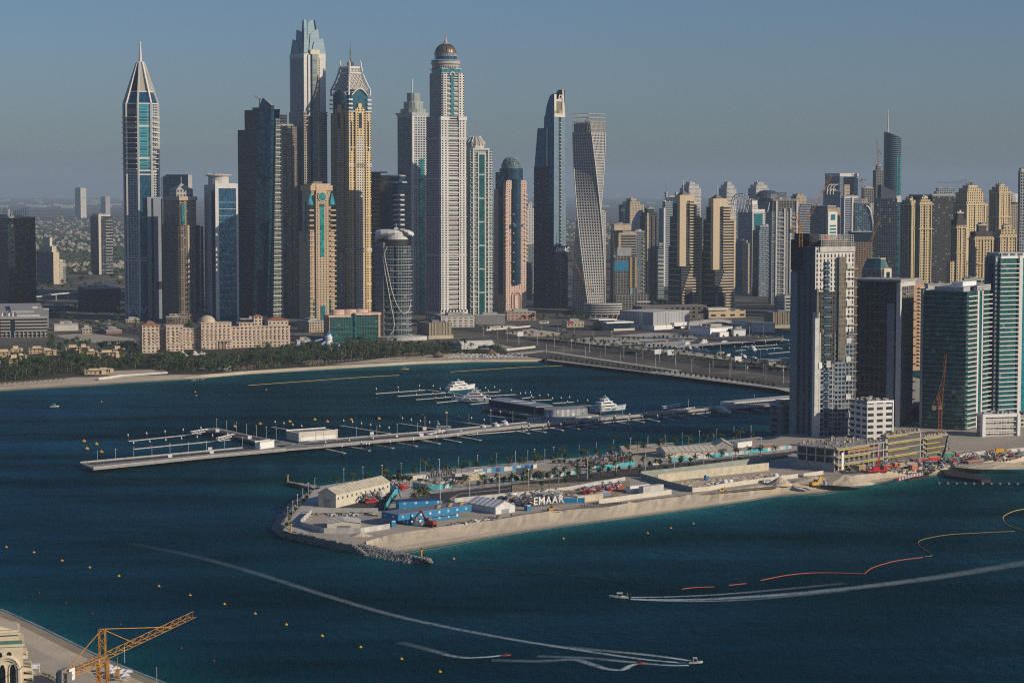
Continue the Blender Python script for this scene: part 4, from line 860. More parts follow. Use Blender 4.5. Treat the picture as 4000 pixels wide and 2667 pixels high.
f_blk=facade('black_glass',(.02,.024,.028),(.006,.008,.011),3.8,2.6,.9,.85,blind=.02,gmetal=.2);f_slab=facade('open_floors',(.24,.23,.21),(.02,.02,.02),3.8,5,.82,.72,blind=0,gmetal=0,grough=.8)
f_blg=facade('bluegrey_grid',(.20,.25,.30),(.012,.025,.04),3.6,3.0,.7,.6);f_tb=facade('teal_bands',(.3,.36,.36),(.012,.06,.07),3.6,20,1,.6,blind=0)
M_JB=plain('jbr_stone',(.56,.45,.27),.75,var=.06)
# ---- far left
T=gt('office_tower','black glass tower at the left edge with white steel frames on its roof','tower',-60,40,138,850,3330,32,[f_blk,facade('dark_brown_glass',(.045,.04,.04),(.02,.016,.014),3.8,3,.8,.7,blind=.02)],strips=[(30,38,f_navy,1,860)])
mb=MB()
for k in range(9):
    x=T.fx(48)+k*(T.fx(112)-T.fx(48))/8;zt=T.H(850)
    for y in(2,14):mb.bar((x,y,zt),(x,y,zt+8+9*k/8),.5)
for z in(4,9,14):mb.bar((T.fx(48),2,T.H(850)+z*.6),(T.fx(112),2,T.H(850)+z),.4)
for z in(4,8,12):
    mb.bar((0,T.fy(15),T.H(850)+z),(0,T.fy(38),T.H(850)+z),.5)
for k in range(6):y=T.fy(15)+(T.fy(38)-T.fy(15))*k/5;mb.bar((0,y,T.H(850)),(0,y,T.H(850)+13),.5)
T.add('roof_frame',mb,WHT);T.box('roof_wall',M_CREAM,T.fx(50),T.fx(85),1,3,T.H(850),T.H(838))
T=gt('office_block','low grey office block with pale floor bands and satellite dishes at the left edge','office',-14,-2,178,1240,2830,14,[facade('grey_office',(.34,.32,.29),(.015,.017,.02),4.2,20,1,.5,blind=0)]*2,strips=[(36,52,f_navy,.5,1250)])
for px in(12,38,53):
    mb=MB();mb.lathe([(.3,0),(2.2,.6),(3.2,1.8)],10,cap=False);o=mb.build('satellite_dish',WHT,T.o,(T.fx(px),8,T.H(1240)+3));o.rotation_euler=(R(70),0,R(-30));mb=MB();mb.bar((T.fx(px),8,T.H(1240)),(T.fx(px),8,T.H(1240)+3),.5);T.add('dish_mast',mb,M_STEEL)
T.box('roof_terrace',M_LCONC,T.fx(60),T.fx(150),4,14,T.H(1240),T.H(1232));mb=MB()
for k in range(10):mb.box(T.fx(15+k*17),T.fx(15+k*17)+1,-2,-1,-3,8)
T.add('ground_columns',mb,M_CONC)
gt('office_block','dark brown box building with grey front beside the low banded office','office',20,78,185,1212,3000,45,[plain('blue_grey_wall',(.12,.14,.17)),plain('brown_wall',(.09,.07,.06))])
T=gt('apartment_block','stepped beige apartment block with shaded long side, left of the lone slim tower','apartment block',140,207,229,985,4400,40,[plain('cream_wall',(.50,.42,.3)),facade('dark_long',(.17,.17,.17),(.02,.025,.03),3.5,4,.6,.5)],steps=[(.12,962),(.3,930,M_CREAM)])
T.box('rear_stair',M_CREAM,T.w,T.w*1.7,3,10,-3,T.H(1015));T.slabs('balcony',M_CREAM,T.w,T.w*2.0,-1,3,fl(3,T.H(1010),4),1.2)
gt('apartment_tower','slim dark glass tower with two pale vertical stripes standing alone before the villas','tower',352,383,440,845,4900,30,[facade('mid_glass',(.12,.14,.16),(.01,.014,.02),3.6,4,.85,.8),f_blk],piers=[(383,392,M_CREAM,2,838)],balc=[(410,438,M_LCONC,7)],steps=[(.1,838,M_LCONC)])
gt('apartment_tower','distant pale and blue tower alone in the haze above the villas','tower',293,315,337,735,14000,35,[plain('far_cream',(.5,.48,.42)),facade('far_blue',(.14,.18,.24),(.05,.07,.1),4,6,.5,1)],bands=[770])
gt('apartment_block','distant low grey block in the haze, right of the lone distant tower','apartment block',393,412,430,770,14500,30,[f_wh,f_gg])
gt('unfinished_building','dark unfinished concrete frame with open floors left of the octagonal tower','construction',300,330,465,1128,3420,22,[facade('dark_frame',(.075,.07,.065),(.012,.012,.014),5.5,8,.85,.75,blind=0,gmetal=0,grough=.8)]*2)
# ---- middle
gt('apartment_tower','small white window grid tower seen between the pink hotel tower and the dark peaked one','tower',2045,2058,2090,815,4700,25,[f_wh,f_wh],steps=[(.25,795)])
gt('apartment_tower','dark low tower in shade behind the pink hotel tower','tower',2030,2050,2090,955,3800,25,[f_gg,f_blk])
gt('apartment_tower','narrow white grid tower just right of the twisted tower','tower',2330,2341,2368,830,4100,20,[f_wh,f_wh])
gt('apartment_tower','dark glass block with a plain beige box on its roof','tower',2385,2398,2468,900,3700,18,[f_blk,f_blk],steps=[(.02,877,plain('beige_box',(.50,.40,.28)))])
gt('office_tower','blue sided beige tower with small antennae behind the beige boxed block','tower',2417,2460,2515,800,4500,38,[f_bg,facade('blue_side',(.09,.14,.19),(.02,.05,.08),4,4,.7,.6)],steps=[(.15,788),(.3,778)])
T=gt('office_tower','dark teal tower with a sloping curved top left of the brown pier tower','tower',2455,2463,2512,905,4000,12,[f_navy,f_navy])
mb=MB();n=8;P=[(T.w*k/n,T.H(905)+(T.H(820)-T.H(905))*sin(k/n*pi/2))for k in range(n+1)]
for(xa,za),(xb,zb_)in zip(P[:-1],P[1:]):
    mb.poly([(xa,0,T.H(905)),(xb,0,T.H(905)),(xb,0,zb_),(xa,0,za)]);mb.poly([(xa,0,za),(xb,0,zb_),(xb,T.d,zb_),(xa,T.d,za)])
mb.poly([(T.w,0,T.H(905)),(T.w,T.d,T.H(905)),(T.w,T.d,T.H(820)),(T.w,0,T.H(820))]);T.add('curved_top',mb,f_navy)
gt('apartment_tower','tall dark brown tower with close vertical piers, left of the twin tan towers','tower',2500,2522,2572,845,3750,28,[facade('umber_grid',(.13,.12,.11),(.01,.013,.018),3.6,3,.6,.6),f_blk],steps=[(.08,830,f_dk),(.25,815,f_dk)],piers=[(2527,2532,BEI,1.4,832),(2545,2549,f_dk,1.4),(2560,2566,f_dk,1.4)])
T=gt('apartment_tower','beige edged banded tower behind the building site core','tower',2412,2418,2484,912,3560,14,[facade('cream_bands',(.36,.32,.26),(.015,.018,.022),4.4,40,1,.5,blind=0)]*2,piers=[(2416,2424,BEI,1,912)]);T.box('beige_head',BEI,-.5,T.w+.5,-1.2,4,T.H(918),T.H(910))
gt('apartment_tower','dark tower with a bright stack of edge balconies behind the building site','tower',2470,2478,2518,905,3620,18,[f_gg,f_blk],balc=[(2510,2519,BEI,6)])
# site tower with blue netting
T=Tw('unfinished_tower','unfinished tower core with bright blue safety netting and brown hoist strips','construction',2390,2402,2492,3330,16);f_of=facade('open_frame',(.20,.19,.18),(.03,.03,.03),4.0,4.6,.8,.75,blind=0,gmetal=0,grough=.9)
T.body(f_of,T.H(1000));T.box('core',plain('mesh_grey2',(.28,.29,.29)),T.fx(2415),T.fx(2470),4,T.d-4,T.H(1000),T.H(967));T.box('safety_net',plain('blue_net',(.02,.17,.30),.8),-.8,T.fx(2454),-.9,T.d*.6,T.H(1058),T.H(1022));T.box('safety_net',plain('blue_net',(.02,.17,.30)),T.fx(2488),T.w+1,-.9,4,T.H(1040),T.H(1018))
for a,b in((2460,2468),(2479,2487)):T.box('hoist_strip',plain('hoist_tan',(.33,.24,.12)),T.fx(a),T.fx(b),-1.4,0,T.H(1125),T.H(1005))
T.box('podium_frame',f_slab,-2,T.w+14,-12,20,-4,T.H(1150));T.slabs('podium_slab',M_LCONC,T.fx(2478),T.w+16,-14,10,fl(2,T.H(1152),6),1.6)
mb=MB();mb.box(T.fx(2462),T.fx(2470),-1.6,-.2,T.H(1150),T.H(1128));T.add('blue_hoarding',mb,plain('pale_blue',(.2,.35,.45)))
# ring podium below the twisted tower
Y_=3240;t=thing('unfinished_podium','round unfinished concrete podium with stacked open floors below the twisted tower','construction',(Xat(2356,Y_),Y_,ZM));rr=74*Y_/F
me=MB();me.lathe([(rr,0),(rr,1.6),(rr*.5,1.7)],28,sy=.5);me=me.data('floor_slab',M_LCONC)
for k in range(5):inst(me,'floor_slab',t,(0,0,7+k*3.6))
mb=MB();mb.lathe([(rr*.93,5),(rr*.93,23)],24,sy=.48);mb.build('inner_floors',M_DARK,t);mb=MB()
for k in range(18):a=k*pi/9;mb.bar((rr*.88*cos(a),rr*.42*sin(a),-3),(rr*.96*cos(a+.1),rr*.46*sin(a+.1),8),1.3)
mb.build('raking_columns',M_CONC,t)
gt('apartment_tower','white framed tower with slanted roof fins left of the twin tan towers','tower',2574,2592,2640,815,4300,24,[f_bw,f_bw],piers=[(2592,2598,WHT,1.5,812)],steps=[(.2,790)])
gt('apartment_tower','low teal tower with wavy pale balconies left of the twin tan towers','tower',2566,2570,2594,975,3700,16,[f_tb,f_tb],balc=[(2570,2594,M_LCONC,7)],steps=[(.2,955)])
T=gt('office_tower','blue glass tower with two white roof fins half hidden by the left twin','tower',2598,2602,2650,770,4700,15,[f_blue,f_blue]);T.box('roof_fin',WHT,0,T.w*.12,0,12,T.H(770),T.H(750));T.box('roof_fin',WHT,T.w*.82,T.w*.95,0,12,T.H(770),T.H(752))
# twin tan towers, stepped
f_ghb=facade('tan_bands',(.52,.41,.26),(.018,.018,.02),4.4,60,1,.52,blind=0);M_GH=plain('tan_render',(.50,.40,.26),.75,var=.05)
def twin(lab,dx,dy):
    T=Tw('twin_tower',lab,'hotel tower',2612+dx,2662+dx,2738+dx,3420,33,group='pair of stepped tan twin towers');W,D=T.w,T.d;H=lambda p:T.H(p+dy)
    fxx=lambda p:T.fx(p+dx)
    T.box('lower_body',f_dk,0,W,0,D,-4,H(965));T.box('middle_body',f_dk,1,W-1,1,D-2,H(965),H(845));T.box('upper_body',f_dk,2,W-7,2,D-8,H(845),H(795));T.box('top_body',M_GH,3,W-12,3,D-12,H(795),H(762))
    T.box('tan_spine',M_GH,fxx(2655)-1,fxx(2678),-1.6,5,H(1040),H(762));T.box('left_spine',M_GH,-1.6,3,D*.0,D*.07,H(1000),H(800));T.box('right_edge',M_GH,W-2.4,W+.8,-2.2,6,-4,H(850))
    for i,z in enumerate(fl(4,H(775),4.5)):
        z1=H(1040)-z;k=max(0,min(1,z/H(775)))
        x0=fxx(2700)-max(0,(H(1040)-z))*.42 if z<H(1040)else fxx(2692)
        x0=max(1.0,x0);x1=W-.5 if z<H(850)else(W-4 if z<H(810)else W-9)
        T.box('balcony_band',M_GH,x0,x1,-1.9,1,z,z+1.9)
        if z<H(860)and i%2==0:T.box('side_band',M_GH,-1.2,1,D*.1,D*.9,z,z+1.3)
    T.box('dark_gate',M_DARK,fxx(2675),fxx(2702),-2.6,0,-4,H(1128));mb=MB();c=(W*.35,D*.4);mb.prism([(c[0]-8,c[1]-8),(c[0]+8,c[1]-8),(c[0]+8,c[1]+8),(c[0]-8,c[1]+8)],H(762),H(746),[(c[0]-1,c[1]-1),(c[0]+1,c[1]-1),(c[0]+1,c[1]+1),(c[0]-1,c[1]+1)]);T.add('roof_pyramid',mb,M_DCONC);mb=MB();mb.bar((*c,H(746)),(*c,H(702)),.8);T.add('antenna',mb,M_STEEL)
    mb=MB();cx_=(fxx(2664)+fxx(2678))/2+6;mb.tube([(cx_+3.4*cos(a),2.6,H(776)+3.4*sin(a))for a in[R(60+30*j)for j in range(11)]],.5,4);mb.bar((cx_-1.4,2.6,H(781)),(cx_-1.4,2.6,H(771)),.7);mb.bar((cx_+1.4,2.6,H(781)),(cx_+1.4,2.6,H(771)),.7);mb.bar((cx_-1.4,2.6,H(776)),(cx_+1.4,2.6,H(776)),.6);T.add('roof_emblem',mb,M_WHITE)
    return T
twin('stepped tan tower with dark glass and mast, left one of the twin pair',0,0);twin('stepped tan tower with dark glass and mast, right one of the twin pair',131,14)
Tq=Tw('hotel_podium','low tan curved podium with dark openings in front of the twin tan towers','podium',2520,2770,2915,3250,20);Tq.d=40
Tq.box('tan_wing',facade('podium_tan',(.50,.38,.24),(.02,.02,.02),8,16,.5,.4,blind=0),0,Tq.w,0,30,-4,Tq.H(1212));Tq.box('dark_wing',facade('podium_dark',(.12,.1,.085),(.015,.015,.017),6,9,.5,.5),Tq.fx(2515),0,6,40,-4,Tq.H(1193));Tq.box('terrace',M_CREAM,-2,Tq.w*.5,-3,20,Tq.H(1212),Tq.H(1203))
# white backdrop towers
for i,(a,b,c_,lab)in enumerate(((2655,2690,2738,'hazy white tower right behind the left tan twin'),(2808,2838,2876,'hazy white tower right behind the right tan twin'),(2922,2952,3005,'hazy white tower beside the dark domed roof, rightmost of three alike'))):
    gt('apartment_tower',lab,'tower',a,b,c_,735,5600,36,[f_wh,f_bw],steps=[(.1,722),(.28,713)],balc=[(b+4,c_,M_LCONC,9)],group='three hazy white towers in a row')
T=gt('office_tower','dark blue tower with a domed roof and small crane in the hazy middle','tower',2945,2960,3072,775,5000,10,[f_navy,f_navy]);mb=MB();mb.lathe([(T.w*.42,T.H(775)),(T.w*.38,T.H(758)),(T.w*.25,T.H(746)),(.5,T.H(742))],20,T.w*.4,T.d*.5);T.add('domed_roof',mb,plain('slate_dome',(.06,.075,.1),.4));T.box('side_block',f_gg,T.w*.7,T.w*1.02,2,30,T.H(775),T.H(752))
T=gt('apartment_tower','white headed glass tower with an open lattice arch behind it','tower',2884,2938,2990,828,4250,40,[f_wh,f_bw],steps=[(.02,818,WHT),(.28,800,f_wh),(.3,784,WHT)],strips=[(2945,2978,f_teal,.5,835)]);mb=MB()
for k in range(9):
    a=R(20*k);mb.bar((-18,T.d*.5+24*cos(a),T.H(830)),(-10,T.d*.5+24*cos(a),T.H(790)+18*sin(a)),.9)
mb.tube([(-14,T.d*.5+26*cos(R(15*k)),T.H(800)+22*sin(R(15*k)))for k in range(13)],1.0,5);mb.tube([(-14,T.d*.5+20*cos(R(15*k)),T.H(800)+17*sin(R(15*k)))for k in range(13)],.8,5);T.add('lattice_arch',mb,M_LCONC)
gt('apartment_tower','short green and beige tower right of the tan twins with pale balconies','tower',2868,2900,2930,950,4000,38,[f_bg,f_tb],balc=[(2900,2912,M_LCONC,7)],steps=[(.15,942)])
gt('apartment_tower','blue grey stepped tower left of the white pier tower','tower',2940,2965,3018,900,3900,25,[f_blg,f_navy],steps=[(.15,884)],balc=[(3000,3017,M_LCONC,7)])
T=gt('apartment_tower','tall grey tower with white vertical piers and bare concrete top storeys','tower',3004,3014,3118,825,3650,12,[facade('pier_tower',(.30,.32,.34),(.015,.02,.03),3.7,7,.7,.55),f_gg],steps=[(.03,780,f_slab)],piers=[(3030,3036,WHT,1.5,785),(3062,3068,M_LCONC,1.5,815),(3085,3091,M_LCONC,1.5,815),(3110,3117,WHT,1.5,785)],balc=[(3036,3062,M_LCONC,7.5),(3091,3110,M_LCONC,7.5)],bands=[945])
t=thing('pointed_arch','thin white pointed arch on a roof left of the white pier tower','roof arch',(Xat(3015,3750),3750,Zat(815,3750)));mb=MB();mb.tube([(-8,0,-6),(-5,0,8),(0,0,24),(5,0,8),(8,0,-6)],.9,5);mb.build('arch_rib',WHT,t)
gt('podium_block','white angular low building at the foot of the white pier tower','low building',3030,3040,3120,1160,3380,15,[facade('angular',(.45,.45,.43),(.02,.03,.035),5,12,.8,.5),f_gg],steps=[(.05,1156,WHT)])
# right of the middle
gt('apartment_block','hazy brown domed block in the distance left of the yellow crane tip','tower',3085,3110,3150,768,5200,35,[f_bg,f_dk],steps=[(.15,760)])
gt('office_tower','blue white banded tower under the long yellow crane jib','tower',3118,3122,3178,808,4600,10,[f_bw,f_bw],steps=[(.1,798)])
T=gt('office_tower','brown roofed green glass tower with a white framed panel under the crane jib','tower',3165,3232,3268,815,3900,55,[f_bg,f_gg],steps=[(.03,806,plain('roof_brown',(.2,.16,.12)))]);T.box('white_panel',WHT,-.5,T.w,-1.5,2,T.H(930),T.H(828));T.box('green_glass',m_tg,T.w*.25,T.w*.75,-2,0,T.H(860),T.H(838));T.slabs('panel_gap',m_tg,T.w*.15,T.w*.85,-2,0,fl(T.H(925),T.H(866),6),3)
gt('apartment_block','orange brown narrow block right of the white framed panel tower','tower',3262,3268,3282,818,3990,20,[plain('orange_wall',(.42,.28,.17))]*2)
T=gt('gate_tower','grey twin shafted tower joined by a bridge across its top like a gate','tower',3222,3278,3350,765,5000,40,[f_blg,f_navy])
T.box('left_shaft',f_blg,0,T.w*.2,0,T.d,T.H(765),T.H(690));T.box('right_shaft',f_bw,T.w*.78,T.w,0,T.d,T.H(765),T.H(690));T.box('bridge',M_LCONC,-1,T.w+1,-1,T.d,T.H(690),T.H(677));T.box('middle_stump',f_bg,T.w*.3,T.w*.6,2,T.d*.6,T.H(765),T.H(722))
T=gt('office_tower','blue tower with three white curved fins on its left top below the gate tower','tower',3215,3222,3282,745,4700,10,[f_navy,f_navy])
for k in range(3):mb=MB();x=T.w*(.3+.2*k);mb.tube([(x-7,-1,T.H(760)),(x-6,-1,T.H(735)),(x-2,-1,T.H(723)),(x+5,-1,T.H(720))],1.3,5);T.add('curved_fin',mb,WHT)
gt('apartment_tower','white blue tower with thin vertical piers below the gate tower','tower',3285,3296,3352,775,4200,14,[f_bw,f_blg],piers=[(3326,3333,WHT,1.5,770),(3297,3300,WHT,1)],steps=[(.02,766,WHT)])
T=gt('office_tower','blue glass tower with a white sail shaped curved edge','tower',3333,3340,3414,795,3950,10,[facade('sail_blue',(.10,.16,.22),(.015,.04,.07),3.8,4,.8,.7),f_navy],steps=[(.3,780,f_bg)]);mb=MB();mb.tube([(T.w*(.55+.42*sin(a)),-1.5,T.H(805)+(T.H(925)-T.H(805))*(1-cos(a)))for a in[k*pi/2/10 for k in range(11)]],1.6,5);T.add('sail_edge',mb,WHT);T.box('white_bay',f_wh,T.w*.75,T.w*1.0,-1,3,T.H(840),T.H(795))
gt('unfinished_tower','distant unfinished concrete tower with a red crane beside the spired glass tower','construction',3408,3420,3448,665,5000,25,[f_slab,f_slab],steps=[(.25,648,f_slab)])
gt('unfinished_tower','low distant concrete frame left of the spired glass tower','construction',3364,3372,3412,735,4800,20,[f_slab,f_slab])
# spired glass tower
Y_=4300;t=thing('skyscraper','round blue glass skyscraper with a slanted top and tall thin spire on the right','skyscraper',(Xat(3482,Y_),Y_,ZM));Hh=lambda p:Zat(p,Y_)-ZM;rr=34*Y_/F
ang=[2*pi*k/28 for k in range(28)];mb=MB();mb.m=0
rg=lambda z:[(rr*cos(a),rr*sin(a),z)for a in ang]
mb.loft([rg(-4),rg(Hh(548)),[(rr*cos(a),rr*sin(a),Hh(540)+(Hh(515)-Hh(540))*(.5-.5*cos(a)))for a in ang]],cap=True);mb.build('glass_shaft',facade('almas_glass',(.10,.14,.18),(.015,.035,.055),4,30,1,.7,blind=0,gmetal=.45),t)
mb=MB();mb.lathe([(rr*1.02,Hh(760)),(rr*1.02,Hh(565))],20,a0=-.9);
mb=MB();mb.prism([(rr*.35,-rr*.97),(rr*.95,-rr*.5),(rr*.9,-rr*.3),(rr*.3,-rr*.8)],-4,Hh(610));mb.build('teal_panel',m_tg,t)
mb=MB();mb.tube([(-rr*.55,0,Hh(515)),(-rr*.55,0,Hh(470)),(-rr*.55,0,Hh(425))],[1.6,1.2,.4],6);mb.build('spire',M_LCONC,t)
# dark slanted
T=Tw('office_tower','dark glass tower with a slanting roofline in front of the spired skyscraper','tower',3412,3424,3504,3480,12)
mb=MB();W,D=T.w,T.d;za,zb_=T.H(722),T.H(752)
mb.prism([(0,0),(W,0),(W,D),(0,D)],-4,T.H(775));x0=W*.18;mb.poly([(x0,0,T.H(775)),(W*.95,0,T.H(775)),(W*.95,0,zb_),(x0,0,za)]);mb.poly([(x0,D,T.H(775)),(x0,0,T.H(775)),(x0,0,za),(x0,D,za)]);mb.poly([(x0,0,za),(W*.95,0,zb_),(W*.95,D,zb_),(x0,D,za)]);mb.poly([(W*.95,0,T.H(775)),(W*.95,D,T.H(775)),(W*.95,D,zb_),(W*.95,0,zb_)])
T.add('body',mb,facade('slate_glass',(.06,.08,.1),(.01,.018,.028),3.8,3,.85,.8,blind=.04));T.box('teal_side',facade('teal_side_glass',(.06,.16,.19),(.015,.07,.1),3.8,5,.9,.85,blind=0),W,W+9,2,12,-4,T.H(790));T.box('roof_box',WHT,W,W+8,3,12,T.H(790),T.H(765))  # side strip in a teal glass colour
gt('apartment_tower','dark blue brown tower block in shade between two building sites','tower',3308,3322,3412,945,3300,12,[f_br,f_dk],steps=[(.06,906,f_navy)])
T=gt('pink_building','pink grey building with a green glass truncated pyramid roof and cream arch bay','building',3370,3440,3476,1052,2500,50,[f_pk,facade('pink_shade',(.30,.24,.21),(.02,.03,.03),5,6,.45,.5)])
mb=MB();mb.prism([(0,0),(T.w,0),(T.w,T.d),(0,T.d)],T.H(1052),T.H(1013),[(T.w*.25,T.d*.12),(T.w*.75,T.d*.12),(T.w*.75,T.d*.88),(T.w*.25,T.d*.88)]);T.add('pyramid_roof',mb,facade('green_roof',(.16,.12,.11),(.10,.24,.20),60,13,.75,1,blind=0,roof=(.2,.18,.15)));T.box('roof_rim',M_CREAM,T.w*.2,T.w*.8,T.d*.1,T.d*.9,T.H(1013),T.H(1009));T.box('cream_bay',M_CREAM,T.w*.15,T.w*1.0,-3,4,-4,T.H(1050));T.box('bay_window',f_navy,T.w*.4,T.w*.75,-3.6,0,T.H(1100),T.H(1063))
# ---- beige residence towers on the right
def jbr(lab,xl,xc,xr,top,Y,rz,steps,dark=False,shoulders=()):
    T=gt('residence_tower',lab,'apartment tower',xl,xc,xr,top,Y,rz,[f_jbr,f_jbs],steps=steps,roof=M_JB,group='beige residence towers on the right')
    for x0 in(.0,.42,.90):T.box('corner_pilaster',M_JB,T.w*x0,T.w*(x0+.06),-1.2,2,-4,T.H(top-(8 if x0==.4 else-6)))
    for k in range(3):T.box('side_pilaster',M_JB,-1.2,2,T.d*(.14+.36*k),T.d*(.17+.36*k),-4,T.H(top+4))
    T.box('cornice',M_JB,-1.6,T.w+1.6,-1.8,T.d+1,T.H(top+12),T.H(top+8));T.box('cornice',M_JB,-1.6,T.w+1.6,-1.8,T.d+1,T.H(top+108),T.H(top+105))
    for(x0,x1,tp)in shoulders:T.box('shoulder',f_jbr,T.w*x0,T.w*x1,1,T.d*.8,-4,T.H(tp))
    return T
jbr('bright beige residence tower with stepped top, right of the dark slanted glass tower',3575,3590,3640,788,2900,24,[(.12,780),(.28,774)])
jbr('beige residence tower with long shaded side, left neighbour of the bright stepped one',3516,3556,3584,790,2960,42,[(.1,782),(.3,778)])
gt('office_tower','plain nearly black tower wall behind the bright beige residence towers','tower',3540,3640,3735,768,3350,25,[facade('near_black_wall',(.035,.035,.04),(.012,.014,.018),4,5,.5,.5)]*2,steps=[(.05,763,M_DCONC)])  # wall in one near-black tone
jbr('tallest bright beige residence tower with stepped crown, under the yellow roof crane',3722,3772,3852,790,3150,34,[(.08,752),(.16,735),(.28,727)])
jbr('hazy beige residence tower second from the right edge, cream stepped crown',3862,3898,3946,742,3250,34,[(.12,730),(.3,724)])
jbr('shaded beige residence tower with a dark square head in front of the tallest one',3715,3735,3775,880,2850,24,[(.0,858,plain('dark_head',(.05,.045,.045))),(.2,832,plain('dark_head',(.05,.045,.045)))],shoulders=[(-.55,1.25,1020)])
jbr('broad olive beige residence tower with a dark pointed head',3785,3806,3882,925,2780,20,[(.05,905,plain('dark_head',(.05,.045,.045))),(.3,880,plain('dark_head',(.05,.045,.045)))])
jbr('smaller olive beige residence tower near the right edge with stepped top',3886,3904,3976,915,2740,20,[(.1,897),(.3,884)])
gt('apartment_block','hazy white glass block behind the beige towers with a crane above','tower',3648,3655,3735,748,4600,8,[facade('white_glass',(.42,.46,.48),(.03,.06,.08),4,4,.75,.75),f_bw],steps=[(.08,736)])
T=gt('dome_hall','hazy white building with a half dome roof at the right behind the beige towers','building',3842,3850,3990,790,4700,8,[f_bg,f_bw]);mb=MB();mb.lathe([(22,T.H(790)),(20,T.H(775)),(12,T.H(758)),(.5,T.H(752))],16,T.w*.8,14);T.add('half_dome',mb,M_LCONC)
gt('apartment_tower','tall grey gridded tower cut by the right edge of the picture','tower',3974,3980,4060,668,2600,10,[facade('right_grid',(.30,.32,.33),(.02,.025,.03),3.6,3,.6,.55),f_gg],steps=[(.05,660,WHT)])
gt('apartment_block','orange brown low apartment block with balconies between two front towers','apartment block',3556,3566,3612,1100,2350,18,[plain('orange_brown_wall',(.50,.32,.19)),f_br],lbalc=(),balc=[(3592,3612,M_CREAM,4)])  # front wall in a plain orange brown
T=gt('podium_block','pale low roof block with rows of white shades behind the teal tower','low building',3606,3618,3755,1128,2250,12,[f_wh,f_gg],steps=[(.06,1112,M_LCONC)]);mb=MB()
for k in range(10):mb.box(T.w*.06+k*3.2,T.w*.06+k*3.2+2,2,8,T.H(1112),T.H(1112)+.8)
T.add('roof_shade',mb,WHT)
gt('podium_block','grey low block with striped pergola roof left of the rightmost teal tower','low building',3760,3766,3856,1095,2300,10,[facade('ll',(.3,.28,.26),(.02,.02,.02),5,10,.8,.6),f_gg],steps=[(.02,1090,WHT)])
# ------------------------------------------------------------------ front right towers and building site
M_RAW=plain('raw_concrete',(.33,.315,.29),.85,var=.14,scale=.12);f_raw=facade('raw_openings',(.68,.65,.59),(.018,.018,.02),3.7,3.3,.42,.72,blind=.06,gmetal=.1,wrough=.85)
T=Tw('unfinished_tower','tall pale unfinished tower with scaffolded roof, bare floors and blue glass stack','construction',3094,3183,3338,1690,24,ZI);W,D=T.w,T.d
fL=facade('shade_panels',(.115,.13,.15),(.012,.015,.018),3.7,8,.35,.85,blind=0)  # left face tone lowered so the shade is in its colour
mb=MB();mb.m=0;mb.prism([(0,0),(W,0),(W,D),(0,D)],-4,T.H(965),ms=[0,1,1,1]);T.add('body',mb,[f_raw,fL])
T.box('dark_core',M_DARK,2,W*.3,D*.35,D*1.0,T.H(965),T.H(915));T.box('dark_side',M_DARK,-.8,2,D*.55,D*1.02,T.H(1060),T.H(940));T.box('head_beam',M_LCONC,W*.1,W,-1.0,D,T.H(985),T.H(965));T.box('side_panel',plain('grey_cladding',(.20,.225,.25)),-1.2,1,D*.72,D*1.0,-4,T.H(1068))  # side panel grey is lowered too, shade painted into it
zb0,zb1=T.H(1220),T.H(990)
T.box('white_bay',M_LCONC,-.6,T.fx(3200),-1.6,2,-4,T.H(1220));T.box('dark_mid_patch',facade('brown_site',(.075,.07,.06),(.015,.015,.017),3.7,2.4,.6,.7,blind=.05),T.fx(3200),T.fx(3262),-1.2,2,T.H(1420),T.H(1140));T.box('scaffold_net',facade('net_grid',(.20,.18,.14),(.11,.10,.08),3.7,2.2,.7,.7,blind=0,gmetal=0,grough=.9),T.fx(3272),T.fx(3300),-2.6,1,T.H(1410),T.H(1005));T.box('scaffold_net',facade('net_grid',(.2,.2,.2),(.1,.1,.1)),T.fx(3186),T.fx(3194),-2.6,0,T.H(1240),T.H(1130))  # dark brown gridded patch across the middle storeys
T.box('grey_lower',f_gg,T.fx(3262),W+.5,-1.0,2,-4,T.H(1300));T.box('grey_lower',facade('low_bays',(.30,.32,.34),(.02,.03,.035),3.7,4,.7,.7),T.fx(3205),T.fx(3262),-.9,2,-4,T.H(1420))
T.box('white_pilaster',M_LCONC,T.fx(3200),T.fx(3205),-1.8,0,-4,T.H(1300))
for z in fl(6,T.H(1000),3.7):
    T.box('blue_window_bay',plain('site_blue',(.03,.075,.13),.25,.2),T.fx(3222),T.fx(3238),-1.7,0,z,z+2.3)
for i,z in enumerate(fl(6,T.H(1000),7.4)):
    T.box('slab_edge',M_RAW,T.fx(3216),T.fx(3244),-2.6,0,z-.5,z);T.box('corner_slab',M_RAW,W-6,W+2.4,-2.2,4,z,z+.6)
    if i%2:T.box('white_panel',M_LCONC,T.fx(3306),T.fx(3325),-1.8,0,z,z+4.6)
mb=MB();za,zc=T.H(965),T.H(920)
for k in range(15):
    x=W*.15+k*W*.82/14
    for y in(0,D*.5):mb.bar((x,y,za),(x,y,zc),.35)
for k in range(6):
    z=za+(zc-za)*k/5
    for y in(0,D*.5):mb.bar((W*.15,y,z),(W*.97,y,z),.4)
    mb.bar((W*.15,0,z),(W*.15,D*.5,z),.4);mb.bar((W*.97,0,z),(W*.97,D*.5,z),.4)
T.add('roof_scaffold',mb,plain('scaffold_grey',(.38,.36,.33),.5));T.box('roof_core',M_DCONC,W*.3,W*.9,4,D*.45,za,za+5);T.box('orange_sheet',plain('orange_sheet',(.5,.1,.03)),T.fx(3222),T.fx(3232),-.4,.2,T.H(935),T.H(922))
